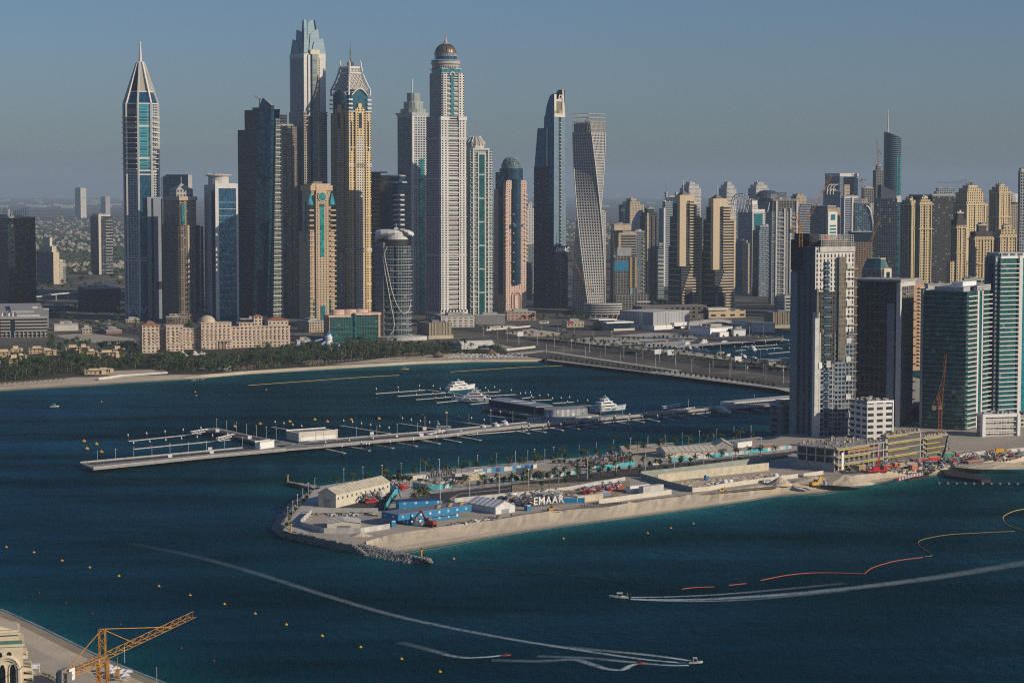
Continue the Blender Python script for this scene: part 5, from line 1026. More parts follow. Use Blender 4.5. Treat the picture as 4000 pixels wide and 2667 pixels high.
T.box('debris_net',M_WHITE,T.fx(3198),T.fx(3210),-2.2,0,T.H(1440),T.H(1416));T.box('debris_net',plain('net_white',(.5,.48,.43)),T.fx(3226),T.fx(3242),-2.9,0,T.H(1436),T.H(1410))
# hoist mast between the towers
t=thing('hoist_mast','slim lattice hoist mast climbing the right edge of the pale unfinished tower','hoist',(Xat(3343,1700),1706,ZI));mb=MB();mb.lattice((0,0,0),(0,0,Zat(1070,1706)-ZI),2.6,40,.3);mb.build('mast_lattice',plain('mast_brown',(.25,.2,.13)),t)
# dark second tower
T=Tw('unfinished_tower','dark shaded unfinished tower with a pale corner strip, behind the white car park','construction',3346,3512,3572,1760,58,ZI);W,D=T.w,T.d
mb=MB();mb.m=0;mb.prism([(0,0),(W,0),(W,D),(0,D)],-4,T.H(1100),ms=[0,1,1,1]);T.add('body',mb,[facade('brown_site2',(.17,.155,.14),(.02,.02,.022),3.7,4,.5,.7),facade('dark_site',(.085,.075,.068),(.016,.015,.015),3.7,4.2,.62,.66,blind=.08)])
T.box('corner_strip',M_LCONC,-1,2.0,-1.4,2,-4,T.H(1105));T.box('roof_slab',M_RAW,-2,W+2,-2,D+2,T.H(1100),T.H(1092));T.box('grey_panel',plain('grey_cladding',(.33,.36,.39)),-1.2,0,D*.1,D*.26,-4,T.H(1185));T.box('top_panel',M_LCONC,0,W,-1.2,1,T.H(1120),T.H(1100))
for i,z in enumerate(fl(5,T.H(1110),7.4)):T.box('slab_edge',M_RAW,W*.3,W+1.6,-2.0,2,z,z+.6);T.box('side_slab',M_DCONC,-1.5,0,D*.3,D*.98,z,z+.5)
mb=MB();mb.bar((W*.5,D*.6,T.H(1092)),(W*.5,D*.6,T.H(1060)),.8);T.add('roof_pole',mb,M_STEEL)
# teal towers
f_bt=facade('green_balcony_glass',(.03,.10,.10),(.008,.075,.072),3.6,3.0,.94,.88,blind=.05,gmetal=.35)
def teal(lab,xl,xc,xr,top,Y,rz,base,lw):
    T=Tw('apartment_tower',lab,'apartment tower',xl,xc,xr,Y,rz,ZI);W,D=T.w,T.d;zt=T.H(top)
    T.body(f_bt,zt)
    for z in fl(T.H(base),zt,3.7*1.03):
        T.box('balcony',WHT,-1.4,W*.38,-2.4,.2,z,z+.75);T.box('balcony',WHT,W*.62,W+1.4,-2.4,.2,z,z+.75)
        T.box('side_balcony',M_STEEL,-1.5,.2,D*.04,D*.96,z,z+.35)
    for a,b in((.38,.45),(.58,.63)):T.box('white_pier',WHT,W*a,W*b,-2.0,2,-4,zt+2)
    T.box('teal_bay',f_teal,W*.45,W*.58,-1.2,1,-4,zt-1);T.box('left_edge',M_STEEL,-1.8,0,D*.96,D+.6,-4,zt+1)
    return T
T=teal('teal glass apartment tower with white balconies standing over the beach site',3606,3776,3868,1140,1735,55,1710,1);W,D=T.w,T.d
T.box('roof_block',plain('roof_grey',(.36,.38,.40)),2,W-2,D*.1,D*.75,T.H(1140),T.H(1122));T.box('plant_room',M_WHITE,W*.3,W*.9,D*.25,D*.5,T.H(1122),T.H(1105));T.box('louvre_wall',facade('white_louvre',(.55,.54,.5),(.1,.1,.1),1.6,60,1,.4,blind=0,gmetal=0),W*.35,W*.95,-2,1,T.H(1140),T.H(1117));T.box('entrance_block',M_LCONC,-3,W*.42,-3.4,6,-4,T.H(1708));T.box('entrance_block',M_LCONC,W*.62,W+3,-3.4,6,-4,T.H(1715));T.box('entrance_glass',f_navy,W*.42,W*.62,-2.6,2,-4,T.H(1700))
T=teal('taller teal glass apartment tower with white balconies at the right edge',3855,3905,4090,1010,1800,28,1600,1);W,D=T.w,T.d
T.box('slate_wall',plain('slate_panel',(.13,.16,.18),.5),-3.5,1,D*.12,D*.8,-4,T.H(1000));T.box('glass_slot',f_navy,-4.1,0,D*.3,D*.62,-4,T.H(1030));T.box('roof_slab',M_WHITE,0,W,-1,D,T.H(1010),T.H(1004))
T.box('roof_screen',facade('roof_screen',(.55,.54,.52),(.10,.10,.11),6,8,.75,.65,blind=0,gmetal=0),W*.02,W,0,D*.9,T.H(1004),T.H(990));T.box('roof_head',plain('head_white',(.42,.44,.45)),0,W,D*.1,D,T.H(1004),T.H(988));T.box('roof_cap',M_LCONC,-3.5,4,D*.1,D*.82,T.H(1020),T.H(1008))
# car park, low white hotel, grey block
T=Tw('car_park','white multi storey car park with rows of dark openings below the dark unfinished tower','car park',3328,3392,3496,1660,24,ZI);W,D=T.w,T.d
f_cp=facade('car_park_openings',(.62,.61,.58),(.015,.014,.014),4.7,8.4,.66,.48,blind=0,gmetal=0,grough=.7,ou=1,ov=1)
T.body(f_cp,T.H(1575));T.box('roof_deck',M_RAW,1,W-1,1,D-1,T.H(1575),T.H(1571));mb=MB();q_=random.Random(4)
for k in range(40):x,y=q_.uniform(2,W-4),q_.uniform(2,D-3);mb.box(x,x+q_.uniform(.5,3),y,y+q_.uniform(.5,2),T.H(1571),T.H(1571)+q_.uniform(.5,2.6))
T.add('roof_clutter',mb,M_RAW)['kind']='stuff';T.box('end_wall',M_WHITE,W-.6,W+.4,-.5,D,-4,T.H(1573));T.box('parapet',M_WHITE,-.4,W+.4,-.6,.4,T.H(1575),T.H(1567))
T=Tw('low_hotel','low white building with brown curtained windows at the foot of the right teal tower','building',3826,3846,3988,1690,14,ZI);W,D=T.w,T.d
T.body(facade('curtained',(.58,.56,.51),(.10,.08,.06),4.4,2.3,.8,.66,blind=.5,gmetal=.05,grough=.3),T.H(1620));T.box('roof_band',M_WHITE,-.8,W+.8,-1.6,D,T.H(1630),T.H(1618));T.box('canopy_band',M_WHITE,-1,W+1,-3,2,T.H(1722),T.H(1714));T.box('lower_terrace',M_LCONC,-3,W+1,-6,2,T.H(1742),T.H(1737));T.box('ground_glass',f_navy,-1,W,-1,1,-4,T.H(1742));T.box('white_frame',M_WHITE,-1.2,1.4,-2,2,-4,T.H(1620));T.box('white_frame',M_WHITE,W-1.4,W+1,-2,2,-4,T.H(1620))
for z in(1646,1668,1690):T.box('floor_band',M_WHITE,1,W-1,-1.2,1,T.H(z+3),T.H(z))
mb=MB()
for k in range(30):x,y=q_.uniform(1,W-3),q_.uniform(2,max(3,D-3));mb.box(x,x+q_.uniform(.5,2.4),y,y+1.5,T.H(1618),T.H(1618)+q_.uniform(.5,2.4))
T.add('roof_clutter',mb,M_RAW)['kind']='stuff'
gt('apartment_block','white block cut by the right picture edge beside the low white building','building',3985,3992,4080,1625,1760,12,[f_wh,f_wh],z0=ZI)
T=gt('unfinished_block','grey shaded low concrete block in the water side corner left of the pale unfinished tower','construction',3012,3062,3098,1585,1735,35,[facade('grey_voids',(.2,.21,.22),(.02,.02,.025),5,12,.6,.45,blind=0),facade('grey_voids2',(.17,.18,.19),(.02,.02,.025),5,12,.6,.45,blind=0)],z0=ZI)
gt('unfinished_block','dark shaded podium block in the gap between the dark tower and the teal tower','construction',3560,3570,3622,1590,1800,10,[plain('podium_shade',(.12,.12,.125))]*2,z0=ZI)
# building site frame
def frame(lab,xl,xc,xr,top,Y,rz,nf,mslab,mcol,z0=ZI,nx=9,deck=True):
    T=Tw('unfinished_podium',lab,'construction',xl,xc,xr,Y,rz,z0);W,D=T.w,T.d;H_=T.H(top);h=H_/nf
    me=MB();me.box(-.8,W+.8,-.8,D+.8,0,.8);me=me.data('floor_slab',M_RAW)
    for k in range(1,nf+1):inst(me,'floor_slab',T.o,(0,0,k*h-.8))
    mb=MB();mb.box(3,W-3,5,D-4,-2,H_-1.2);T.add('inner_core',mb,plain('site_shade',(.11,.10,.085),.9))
    mc=MB();mc.box(-.35,.35,-.35,.35,0,h-.8);mc=mc.data('column',M_LCONC)
    for k in range(nf):
        for i in range(nx):
            inst(mc,'column',T.o,(W*(i+.5)/nx,.3,k*h))
            if i%2==0:inst(mc,'column',T.o,(.3,D*(i+.5)/nx,k*h))
        T.box('yellow_formwork',mslab,0,W*(.5+.45*rnd.random()),-1.8,-.9,k*h+h-1.6,k*h+h-.9)
    mb=MB()
    for k in range(70):x,y=rnd.uniform(0,W),rnd.uniform(0,D);mb.box(x,x+rnd.uniform(.3,2.6),y,y+rnd.uniform(.3,1.5),H_,H_+rnd.uniform(.3,1.8))
    for k in range(30):x,y=rnd.uniform(0,W),rnd.uniform(0,D);mb.bar((x,y,H_),(x,y,H_+rnd.uniform(1.5,3.5)),.3)
    T.add('roof_material',mb,plain('site_clutter',(.30,.25,.19),.9,var=.3))['kind']='stuff';return T
M_FORM=plain('formwork_yellow',(.45,.34,.07),.7,var=.15)
T=frame('long concrete frame under construction with yellow formwork below the front towers',3096,3272,3470,1752,1478,46,3,M_FORM,M_LCONC,nx=10)
T.box('brown_shutter',plain('shutter_brown',(.30,.19,.1)),T.w*.2,T.w*.8,-1.2,-.4,T.H(1775),T.H(1765));T.box('sign_board',M_WHITE,-2,.2,-6,-5.4,2,14);T.box('hoarding_wall',M_CONC,-.6,0,D*.1,T.d,0,6)
frame('tall concrete frame under construction behind the red crane, dark flat deck on top',3452,3466,3612,1702,1528,46,4,M_FORM,M_LCONC,nx=10)
frame('short right end of the concrete frame beside the teal tower',3604,3612,3708,1708,1562,46,4,M_FORM,M_LCONC,nx=6)
# ---- cranes
def tower_crane(lab,base,ztop,jib_to,ctr_len,mat,w=1.8,apex=8,luff=False,group=None,name='tower_crane'):
    t=thing(name,lab,'crane',base,0,group);b=Vector(base);top=Vector((0,0,ztop-b.z));j=Vector(jib_to)-b
    mb=MB();mb.lattice((0,0,0),top,w,max(4,int(top.z/(w*1.2))),w*.07);mb.build('mast',mat,t)
    d=Vector((j.x,j.y,0)).normalized();mb=MB();mb.lattice(top+d*w*.5,j,w*.9,max(8,int((j-top).length/(w*1.1))),w*.052,tri=True);mb.build('jib',mat,t)
    ce=top-d*ctr_len;mb=MB();mb.lattice(top,ce,w*.9,max(3,int(ctr_len/(w*1.4))),w*.1);mb.build('counter_jib',mat,t)
    mb=MB();n_=Vector((-d.y,d.x,0));i0=0;mb.box(-1.4,1.4,-w*.8,w*.8,-2.2,1);mb.move(Matrix.Translation(ce+d*1.6)@Matrix.Rotation(atan2(d.y,d.x),4,'Z'));mb.build('counterweight',M_DCONC,t)
    ap=top+Vector((0,0,apex))-d*(apex*.25 if luff else 0);mb=MB();mb.lattice(top,ap,w*.8,4,w*.1);mb.bar(ap,top.lerp(j,.75),w*.09);mb.bar(ap,top.lerp(j,.35),w*.09);mb.bar(ap,ce,w*.09);mb.build('apex',mat,t)
    mb=MB();c=top+n_*w+Vector((0,0,-.6));mb.box(-1.1,1.1,-.9,.9,-1.2,1.4);mb.move(Matrix.Translation(c));mb.build('cab',M_LCONC,t)
    return t
def P3(px,py,Y):return Vector((Xat(px,Y,Zat(py,Y)),Y,Zat(py,Y)))
b0=P3(3128,1000,1700);tower_crane('yellow luffing crane with a long steep jib on the pale unfinished tower',(b0.x,1700,Zat(965,1700)),Zat(900,1700),P3(3252,685,1700),9,M_ORANGE,2.6,13,True)
b0=P3(3350,1000,1850);tower_crane('orange luffing crane rising behind the dark unfinished tower',(b0.x,1850,ZI),Zat(1070,1850),P3(3442,850,1850),7,plain('crane_brown',(.40,.20,.05)),2.2,8,True)
b0=G(3672,1700,ZI);tower_crane('orange tower crane with raised jib in front of the teal tower',(b0.x,b0.y,ZI),Zat(1590,b0.y),P3(3698,1385,b0.y),7,plain('crane_rust',(.36,.13,.04)),2.4,9,True)
b0=P3(3772,735,3180);tower_crane('pale green flat crane on the roof of the tallest beige residence tower',(b0.x,3180,Zat(735,3180)),Zat(716,3180),P3(3660,716,3240),16,plain('crane_green',(.3,.32,.22)),2.0,5)
b0=P3(3430,650,5000);tower_crane('red crane on the distant unfinished tower beside the spire',(b0.x,5000,Zat(650,5000)),Zat(600,5000),P3(3422,545,5000),8,plain('crane_red',(.4,.1,.09)),3.4,8,True)
b0=P3(3365,760,4750);tower_crane('red crane above the low distant concrete frame',(b0.x,4750,Zat(780,4750)),Zat(706,4750),P3(3385,704,4700),12,plain('crane_red',(.4,.1,.09)),2.8,5)
b0=P3(2612,800,4600);tower_crane('red luffing crane in the haze left of the twin tan towers',(b0.x,4600,ZM),Zat(800,4600),P3(2598,718,4600),6,plain('crane_red',(.4,.1,.09)),3.0,6,True)
b0=G(2300,1190,30);tower_crane('orange crane with raised jib at the foot of the twisted tower',(Xat(2301,3250),3250,25),Zat(1135,3250),P3(2232,1005,3250),8,plain('crane_brown',(.40,.20,.05)),2.6,6,True)
tower_crane('pale green crane mast beside the blue netted building site',(Xat(2400,3300),3300,ZM),Zat(1000,3300),P3(2386,840,3300),6,plain('crane_sage',(.18,.26,.19)),2.6,6,True)
tower_crane('green crane mast behind the building site core',(Xat(2436,3600),3600,ZM),Zat(820,3600),P3(2437,768,3600),5,plain('crane_sage',(.18,.26,.19)),2.6,4,True)
# ------------------------------------------------------------------ trees, lamps, small kit
def zf(x0,y0,k):return lambda x,y:(x0+k*x,y0+k*y)
zn,zm,zh,zl=zf(1900,1150,.5315),zf(1200,1150,.4252),zf(500,1150,.3401),zf(0,700,.5422)
z1,z2,z3,z4,z5=zf(250,1500,.6378),zf(1400,1450,.7228),zf(1000,1750,.5102),zf(2000,1650,.5527),zf(3000,1500,.4252)
M_BARK=plain('palm_bark',(.16,.12,.08),.9);M_PALM=leafmat('palm_leaf',(.07,.085,.035));M_LEAF=leafmat('broad_leaf',(.042,.075,.024));M_SHR=leafmat('shrub_leaf',(.055,.08,.03))
def palm_me(seed,h):
    q=random.Random(seed);tr=MB();lean=q.uniform(-.5,.5);tr.tube([(0,0,-.3),(lean*.3,0,h*.5),(lean,0,h)],[.32,.24,.22],6)
    cr=MB()
    for k in range(20):
        a=k*2.4+q.uniform(-.2,.2);el=q.uniform(-.35,1.15);L=q.uniform(3.2,4.4);prev=Vector((lean,0,h));d=Vector((cos(a)*cos(el),sin(a)*cos(el),sin(el)));s_=Vector((-sin(a),cos(a),0));wd=[.15,.5,.55,.42,.05]
        pts=[prev]
        for j in range(4):
            d=(d+Vector((0,0,-.30))).normalized();pts.append(pts[-1]+d*L/4)
        for j in range(4):
            for sg in(-1,1):
                dz=Vector((0,0,-.22));cr.poly([pts[j],pts[j+1],pts[j+1]+s_*sg*wd[j+1]+dz,pts[j]+s_*sg*wd[j]+dz])
    return tr.data('trunk',M_BARK),cr.data('crown',M_PALM)
def tree_me(seed,h,rx,mat):
    q=random.Random(seed);tr=MB();tr.tube([(0,0,-.3),(.1,0,h*.3),(q.uniform(-.4,.4),q.uniform(-.3,.3),h*.62)],[.28,.2,.1],5)
    for k in range(4):a=q.uniform(0,6.3);tr.tube([(.1,0,h*.3),(cos(a)*rx*.5,sin(a)*rx*.5,h*.6)],[.14,.06],4)
    cr=MB();cl=[(Vector((q.uniform(-.6,.6)*rx,q.uniform(-.6,.6)*rx,h*q.uniform(.45,.9))),rx*q.uniform(.35,.6))for _ in range(9)]
    for k in range(330):
        c,r_=q.choice(cl);d=Vector((q.gauss(0,1),q.gauss(0,1),q.gauss(0,.8))).normalized();p=c+d*r_*q.uniform(.6,1.05);s_=q.uniform(.16,.34)*(rx/2)**.5
        u=Vector((q.gauss(0,1),q.gauss(0,1),q.gauss(0,1))).normalized();v=u.cross(d)
        if v.length<.1:continue
        v.normalize();cr.poly([p-u*s_,p-v*s_,p+u*s_,p+v*s_])
    return tr.data('trunk',M_BARK),cr.data('crown',mat)
PALMS=[palm_me(k,h)for k,h in((1,7),(2,8.5),(3,6))];TREES=[tree_me(k,h,r_,M_LEAF)for k,h,r_ in((4,5.5,2.6),(5,7.5,3.4),(6,4.2,1.9))];BUSH=[tree_me(8,2.6,1.5,M_SHR)]
def plant(kinds,name,label,group,p,s):
    tr,cr=rnd.choice(kinds);t=thing(name,label,name.split('_')[-1],p,rnd.uniform(0,6.28),group);t.scale=(s,s,s*rnd.uniform(.9,1.15));inst(tr,'trunk',t);inst(cr,'crown',t);return t
def inpoly(x,y,P):
    c=False
    for(x0,y0),(x1,y1)in zip(P,P[1:]+P[:1]):
        if(y0>y)!=(y1>y)and x<(x1-x0)*(y-y0)/(y1-y0)+x0:c=not c
    return c
def scatter(P,n,q,sep=0):
    out=[];xs_=[p[0]for p in P];ys_=[p[1]for p in P];tries=0
    while len(out)<n and tries<n*40:
        tries+=1;x,y=q.uniform(min(xs_),max(xs_)),q.uniform(min(ys_),max(ys_))
        if inpoly(x,y,P)and all(abs(x-a)+abs(y-b)*2>sep for a,b in out):out.append((x,y))
    return out
def along(l,n):
    L=[math.dist(a,b)for a,b in zip(l[:-1],l[1:])];tot=sum(L);out=[]
    for k in range(n):
        s_=tot*(k+.5)/n;i=0
        while s_>L[i]and i<len(L)-1:s_-=L[i];i+=1
        a,b=l[i],l[i+1];out.append((a[0]+(b[0]-a[0])*s_/L[i],a[1]+(b[1]-a[1])*s_/L[i]))
    return out
lm=MB();lm.bar((0,0,0),(0,0,12),.3);LAMP_P=lm.data('pole',plain('lamp_grey',(.42,.42,.41),.5));lm=MB();lm.box(-.8,.8,-.16,.16,12,12.25);LAMP_H=lm.data('lamp_head',M_WHITE)
def lamp(p,label,group,s=1.0):
    t=thing('street_lamp',label,'street lamp',p,rnd.uniform(0,3),group);t.scale=(s,s,s);inst(LAMP_P,'pole',t);inst(LAMP_H,'lamp_head',t)
def flat(name,pts,z,mat):return sheet(name,pix(pts,z),mat)
# ------------------------------------------------------------------ vehicles
WHL=MB();WHL.lathe([(.36,-.12),(.36,.12)],10);WHL.poly([(.36*cos(k*pi/5),.36*sin(k*pi/5),-.12)for k in range(10)][::-1]);WHL.move(Matrix.Rotation(pi/2,4,'X'));WHL=WHL.data('wheel',M_DARK)
M_GLASS=plain('dark_window',(.02,.025,.03),.15,.2)
def vehicle(name,label,cat,p,rz,col,L=4.6,W=1.9,H=1.5,van=False,group=None):
    t=thing(name,label,cat,p,rz,group);mb=MB();h0=.35
    if van:mb.loft([[(-L/2,-W/2,z),(L/2,-W/2,z),(L/2,W/2,z),(-L/2,W/2,z)]if z<H*.6 else[(-L/2,-W/2+.05,z),(L/2-.6,-W/2+.05,z),(L/2-.6,W/2-.05,z),(-L/2,W/2-.05,z)]for z in(h0,H*.5,H)],cap=True)
    else:
        mb.loft([[(-L/2,-W/2,z),(L/2,-W/2,z),(L/2,W/2,z),(-L/2,W/2,z)]for z in(h0,H*.6)],cap=True)
        mb.loft([[(-L*.36,-W*.46,H*.6),(L*.26,-W*.46,H*.6),(L*.26,W*.46,H*.6),(-L*.36,W*.46,H*.6)],[(-L*.28,-W*.4,H),(L*.1,-W*.4,H),(L*.1,W*.4,H),(-L*.28,W*.4,H)]],cap=True)
    mb.build('body',plain('car_'+col,{'white':(.72,.71,.69),'silver':(.4,.41,.42),'black':(.03,.03,.035),'red':(.4,.04,.03),'yellow':(.6,.36,.03),'blue':(.04,.1,.3)}[col],.3),t)
    mb=MB();x0,x1=(-L*.42,L*.32)if van else(-L*.30,L*.17);mb.box(x0,x1,-W/2-.02 if van else-W*.46,W/2+.02 if van else W*.46,H*(.55 if van else.66),H*(.85 if van else.93));mb.build('window_band',M_GLASS,t)
    for sx in(-.32,.32):
        for sy in(-.5,.5):inst(WHL,'wheel',t,(L*sx,W*sy,.36),0,1.0 if L<8 else 1.4)
    return t
def container(label,p,rz,mat,L=12.2,W=2.5,H=2.9,group=None,name='container'):
    t=thing(name,label,name.replace('_',' '),p,rz,group);mb=MB();mb.box(-L/2,L/2,-W/2,W/2,.1,H);n=int(L/.8);
    for k in range(n):x=-L/2+L*(k+.5)/n;mb.box(x-.14,x+.14,-W/2-.07,W/2+.07,.2,H-.1)
    mb.build('box',mat,t);mb=MB();mb.box(L/2,L/2+.08,-W*.45,W*.45,.2,H-.15);mb.build('door',mat,t);mb=MB();mb.box(-L/2-.05,L/2+.1,-W/2-.08,W/2+.08,H,H+.12);mb.build('roof',M_LCONC,t);return t
def fence(name,label,pts,z,h,mats,panel=3.0,group=None,step=1.3):
    P=pix(pts,z);t=thing(name,label,'fence',P[0],0,group);o=P[0];bm={}
    for a,b in zip(P[:-1],P[1:]):
        d=b-a;n=max(1,int(d.length/panel));nv=Vector((-d.y,d.x,0)).normalized()*.06
        for k in range(n):
            p,q=a+d*k/n-o,a+d*(k+1)/n-o;mb=bm.setdefault(0,MB());mb.m=(k*7+k//3)%len(mats);mb.prism([(p-nv)[:2],(q-nv)[:2],(q+nv)[:2],(p+nv)[:2]],0,h)
            if k%3==0:mb.bar(p+nv*3,p+nv*3+Vector((0,0,h+.15)),.18)
    bm[0].build('panel_run',list(mats),t)
    return t
# ------------------------------------------------------------------ mainland: sheets
zz=[ZM]
def L_(name,pts,mat,f=zn):zz[0]+=.02;return flat(name,[f(*p)for p in pts],zz[0],mat)
zl_=lambda x,y:(x,y)
L_('garden_ground',[(-300,1430),(0,1400),(560,1372),(1130,1352),(1500,1328),(1700,1340),(1960,1372),(2085,1388),(1838,1400),(1625,1408),(1300,1425),(952,1447),(785,1460),(480,1466),(293,1470),(0,1493),(-300,1505)],M_SOIL,zl_)
L_('beach_terrace',[(1290,1424),(1520,1396),(1760,1380),(1960,1384),(2115,1400),(1838,1402),(1625,1410)],M_SAND,zl_)
L_('demolition_ground',[(330,1462),(420,1448),(640,1442),(655,1455),(470,1466)],M_SAND,zl_)
L_('sand_plot',[(215,1310),(330,1300),(520,1322),(540,1345),(300,1335)],M_DIRT,zl_)
L_('coast_road',[(-300,242),(-300,262),(150,262),(560,240),(900,262),(1500,285),(1500,270),(900,248),(560,224),(150,238)],M_ASPH)
L_('sand_lot',[(95,290),(330,252),(560,282),(520,305),(280,312)],M_SAND);L_('vacant_lot',[(-30,360),(60,355),(220,395),(150,412),(10,408)],M_DIRT)
L_('service_road',[(-180,262),(-60,275),(400,350),(820,420),(1400,500),(2000,575),(2300,612),(2300,585),(2000,548),(1400,472),(820,395),(420,330),(0,262)],M_ASPH)
L_('green_verge',[(300,330),(420,326),(820,390),(1400,468),(2000,545),(2300,580),(2300,560),(1500,445),(1300,430),(900,385),(600,360),(480,330)],M_SOIL)
L_('plaza_paving',[(600,340),(660,325),(1200,282),(1500,285),(1560,330),(1360,385),(1100,380),(820,372)],M_PAVE);L_('sand_plaza',[(660,335),(1010,300),(1180,310),(1100,335),(820,352)],M_DIRT);L_('sand_plaza',[(1180,302),(1480,284),(1540,322),(1200,330)],M_DIRT)
for P in([(985,352),(1080,350),(1110,358),(1010,362)],[(1120,348),(1210,345),(1240,352),(1140,356)],[(1220,342),(1310,338),(1330,346),(1240,349)],[(1330,335),(1400,332),(1440,340),(1350,344)],[(980,372),(1130,366),(1160,378),(1010,382)],[(1430,328),(1500,322),(1540,330),(1460,335)],[(900,365),(960,360),(980,368),(920,373)]):L_('lawn',P,M_GRASS)
L_('promenade',[(150,432),(400,412),(500,420),(1330,545),(2300,655),(2300,735),(2130,692),(1300,588),(450,484),(440,476),(1270,575),(1380,560),(450,430),(250,440)],M_PAVE);L_('promenade',[(450,480),(1300,582),(2130,688),(2300,712),(2300,690),(1320,575),(460,474)],M_PAVE)
L_('dark_gravel_lot',[(260,445),(430,420),(1290,548),(1200,570),(450,474)],M_GRAVEL);L_('dark_gravel_lot',[(1390,566),(1480,552),(2260,652),(2260,690),(2150,682)],M_GRAVEL)
L_('quay_paving',[(1350,375),(2180,322),(2210,330),(1400,392),(1350,385)],M_PAVE)
L_('quay_paving',[(1050,378),(1350,388),(1500,420),(1980,492),(2250,530),(2250,545),(1450,440),(1040,392)],M_PAVE)
# ------------------------------------------------------------------ mainland buildings
f_hil=facade('hotel_green',(.02,.10,.09),(.008,.03,.03),3.4,3.6,.6,.5,blind=.06,grough=.15)
T=Tw('beach_hotel','dark green glass hotel block with pink curved top floors','hotel',1262,1287,1481,2740,24);W,D=T.w,22
T.box('glass_block',f_hil,0,W,0,D,-4,T.H(1240));T.box('end_wall',facade('pink_end',(.40,.29,.22),(.02,.03,.03),3.4,6,.5,.5),-.8,1.5,0,D,-4,T.H(1235));T.box('end_pier',plain('pink_pier',(.45,.33,.26)),W-2,W+.8,-1,D,-4,T.H(1230))
M_PK2=plain('salmon',(.56,.40,.32));T.box('top_band',M_PK2,-2,W*.42,-1.6,D,T.H(1240),T.H(1232));T.box('top_band',M_PK2,W*.5,W+2,-1.2,D,T.H(1234),T.H(1225))
for k in range(3):
    mb=MB();mb.lathe([(W*.13,T.H(1232)),(W*.13,T.H(1212))],22,W*(.22+.24*k),D*.5,sy=.6);T.add('curved_roof_storey',mb,M_PK2)
T.slabs('balcony',f_hil,1.5,W-2,-1.5,0,fl(4,T.H(1245),6.8),1.0);T.box('green_fin',f_teal,W*.5-1,W*.5+1.5,-1.8,1,5,T.H(1228))
f_gold=facade('gold_ribs',(.33,.28,.19),(.10,.085,.06),60,1.8,.45,1,blind=0,gmetal=0,grough=.7)
def ribbed(lab,xl,xc,xr,top,base,Y,rz,dep=None):
    T=Tw('ribbed_hall',lab,'hall',xl,xc,xr,Y,rz);D=dep or T.d;T.box('ribbed_wall',[f_gold],0,T.w,0,D,4,T.H(top));T.box('stone_base',plain('gold_base',(.44,.38,.28)),-1.5,T.w+2,-1.5,D,-4,4.5);mb=MB()
    n=int(T.w/3.6)
    for k in range(n+1):mb.box(T.w*k/n-.3,T.w*k/n+.3,-.7,0,4.5,T.H(top)+.6)
    T.add('rib',mb,plain('gold_rib',(.42,.36,.25)));T.box('roof_unit',M_DCONC,T.w*.3,T.w*.6,D*.3,D*.6,T.H(top),T.H(top)+3);return T
ribbed('gold ribbed windowless hall right of the round white roofed hotel',1628,1676,1763,1262,1320,2800,26);ribbed('gold ribbed windowless hall beside the marina bridge, partly behind the pale unfinished tower',2972,3022,3120,1221,1280,3020,12,40)
def block(name,lab,cat,xl,xc,xr,top,Y,rz,mats,extra=None):
    T=gt(name,lab,cat,xl,xc,xr,top,Y,rz,mats);return T
f_pod=facade('white_podium',(.58,.55,.48),(.03,.03,.03),3.6,8,.55,.35,blind=0);block('podium_block','white low podium building at the foot of the domed skyscraper','low building',1700,1722,1853,1236,3035,12,[f_pod,f_gg]);block('podium_block','grey gridded low podium between the white and the pink low podiums','low building',1853,1858,1973,1232,3100,8,[facade('grey_podium',(.26,.26,.26),(.12,.13,.14),9,9,.8,.5,blind=0),f_gg]);block('podium_block','pink stone low podium with round windows at the foot of the pink hotel tower','low building',1970,1980,2093,1220,3190,8,[facade('pink_podium',(.46,.30,.24),(.03,.03,.03),4.6,6,.3,.4,blind=0),f_pk]);block('podium_block','tan arcaded podium with roof terrace at the foot of the tan teal tower','low building',1160,1205,1262,1258,2930,30,[f_bg,f_bg])
block('brick_building','small red brick building with a white vertical sign near the beach villas','building',384,412,470,1292,2900,20,[facade('brick',(.30,.15,.12),(.22,.12,.1),60,20,.2,.9,blind=0),plain('brick_side',(.25,.14,.12))])
t=thing('sign_board','long black hoarding with white lettering on the sand plot near the brick building','sign',G(400,1352,ZM),R(4));mb=MB();mb.box(0,40,0,.4,0,6.5);mb.build('board',M_DARK,t);text('DAMAC',4.4,t,M_LCONC,'sign_lettering',.1,1.3,.3).location=(16,-.2,2.2)
# big grey hall by the marina, white museum, glass pavilion, shops, bridge
T=Tw('event_hall','large grey ribbed windowless hall with a white base, by the marina bridge','hall',2423,2553,2694,2980,42);W,D=T.w,T.d;f_rib=facade('silver_ribs',(.42,.42,.41),(.22,.23,.24),80,3.2,.5,1,blind=0,gmetal=.1,grough=.5)
T.box('ribbed_wall',f_rib,0,W,0,D,5,T.H(1222));T.box('stair_tower',M_LCONC,-1,2,D*.28,D*.42,-4,T.H(1222));T.box('white_base',M_WHITE,-1,W+6,-3,D,-4,6);T.box('roof_edge',M_LCONC,-.6,W+.6,-.6,D+.6,T.H(1222),T.H(1220));T.box('canopy',M_WHITE,W*.5,W+16,-6,4,4,9);T.box('entrance',M_DARK,W*.55,W*.68,-6.3,0,0,4)
T=block('museum_building','white flat roofed building with roof plant on the marina quay','building',2697,2776,2864,1281,2850,38,[plain('bright_white',(.74,.74,.72),.6,var=.03),plain('shaded_white',(.70,.7,.68),.6,var=.03)]);T.box('window_slit',f_navy,T.w*.8,T.w+.1,-.3,1,4,9);mb=MB()
for k in range(14):x,y=rnd.uniform(2,T.w-5),rnd.uniform(3,T.d-6);mb.box(x,x+rnd.uniform(1,5),y,y+rnd.uniform(1,4),T.H(1281),T.H(1281)+rnd.uniform(1,2.6))
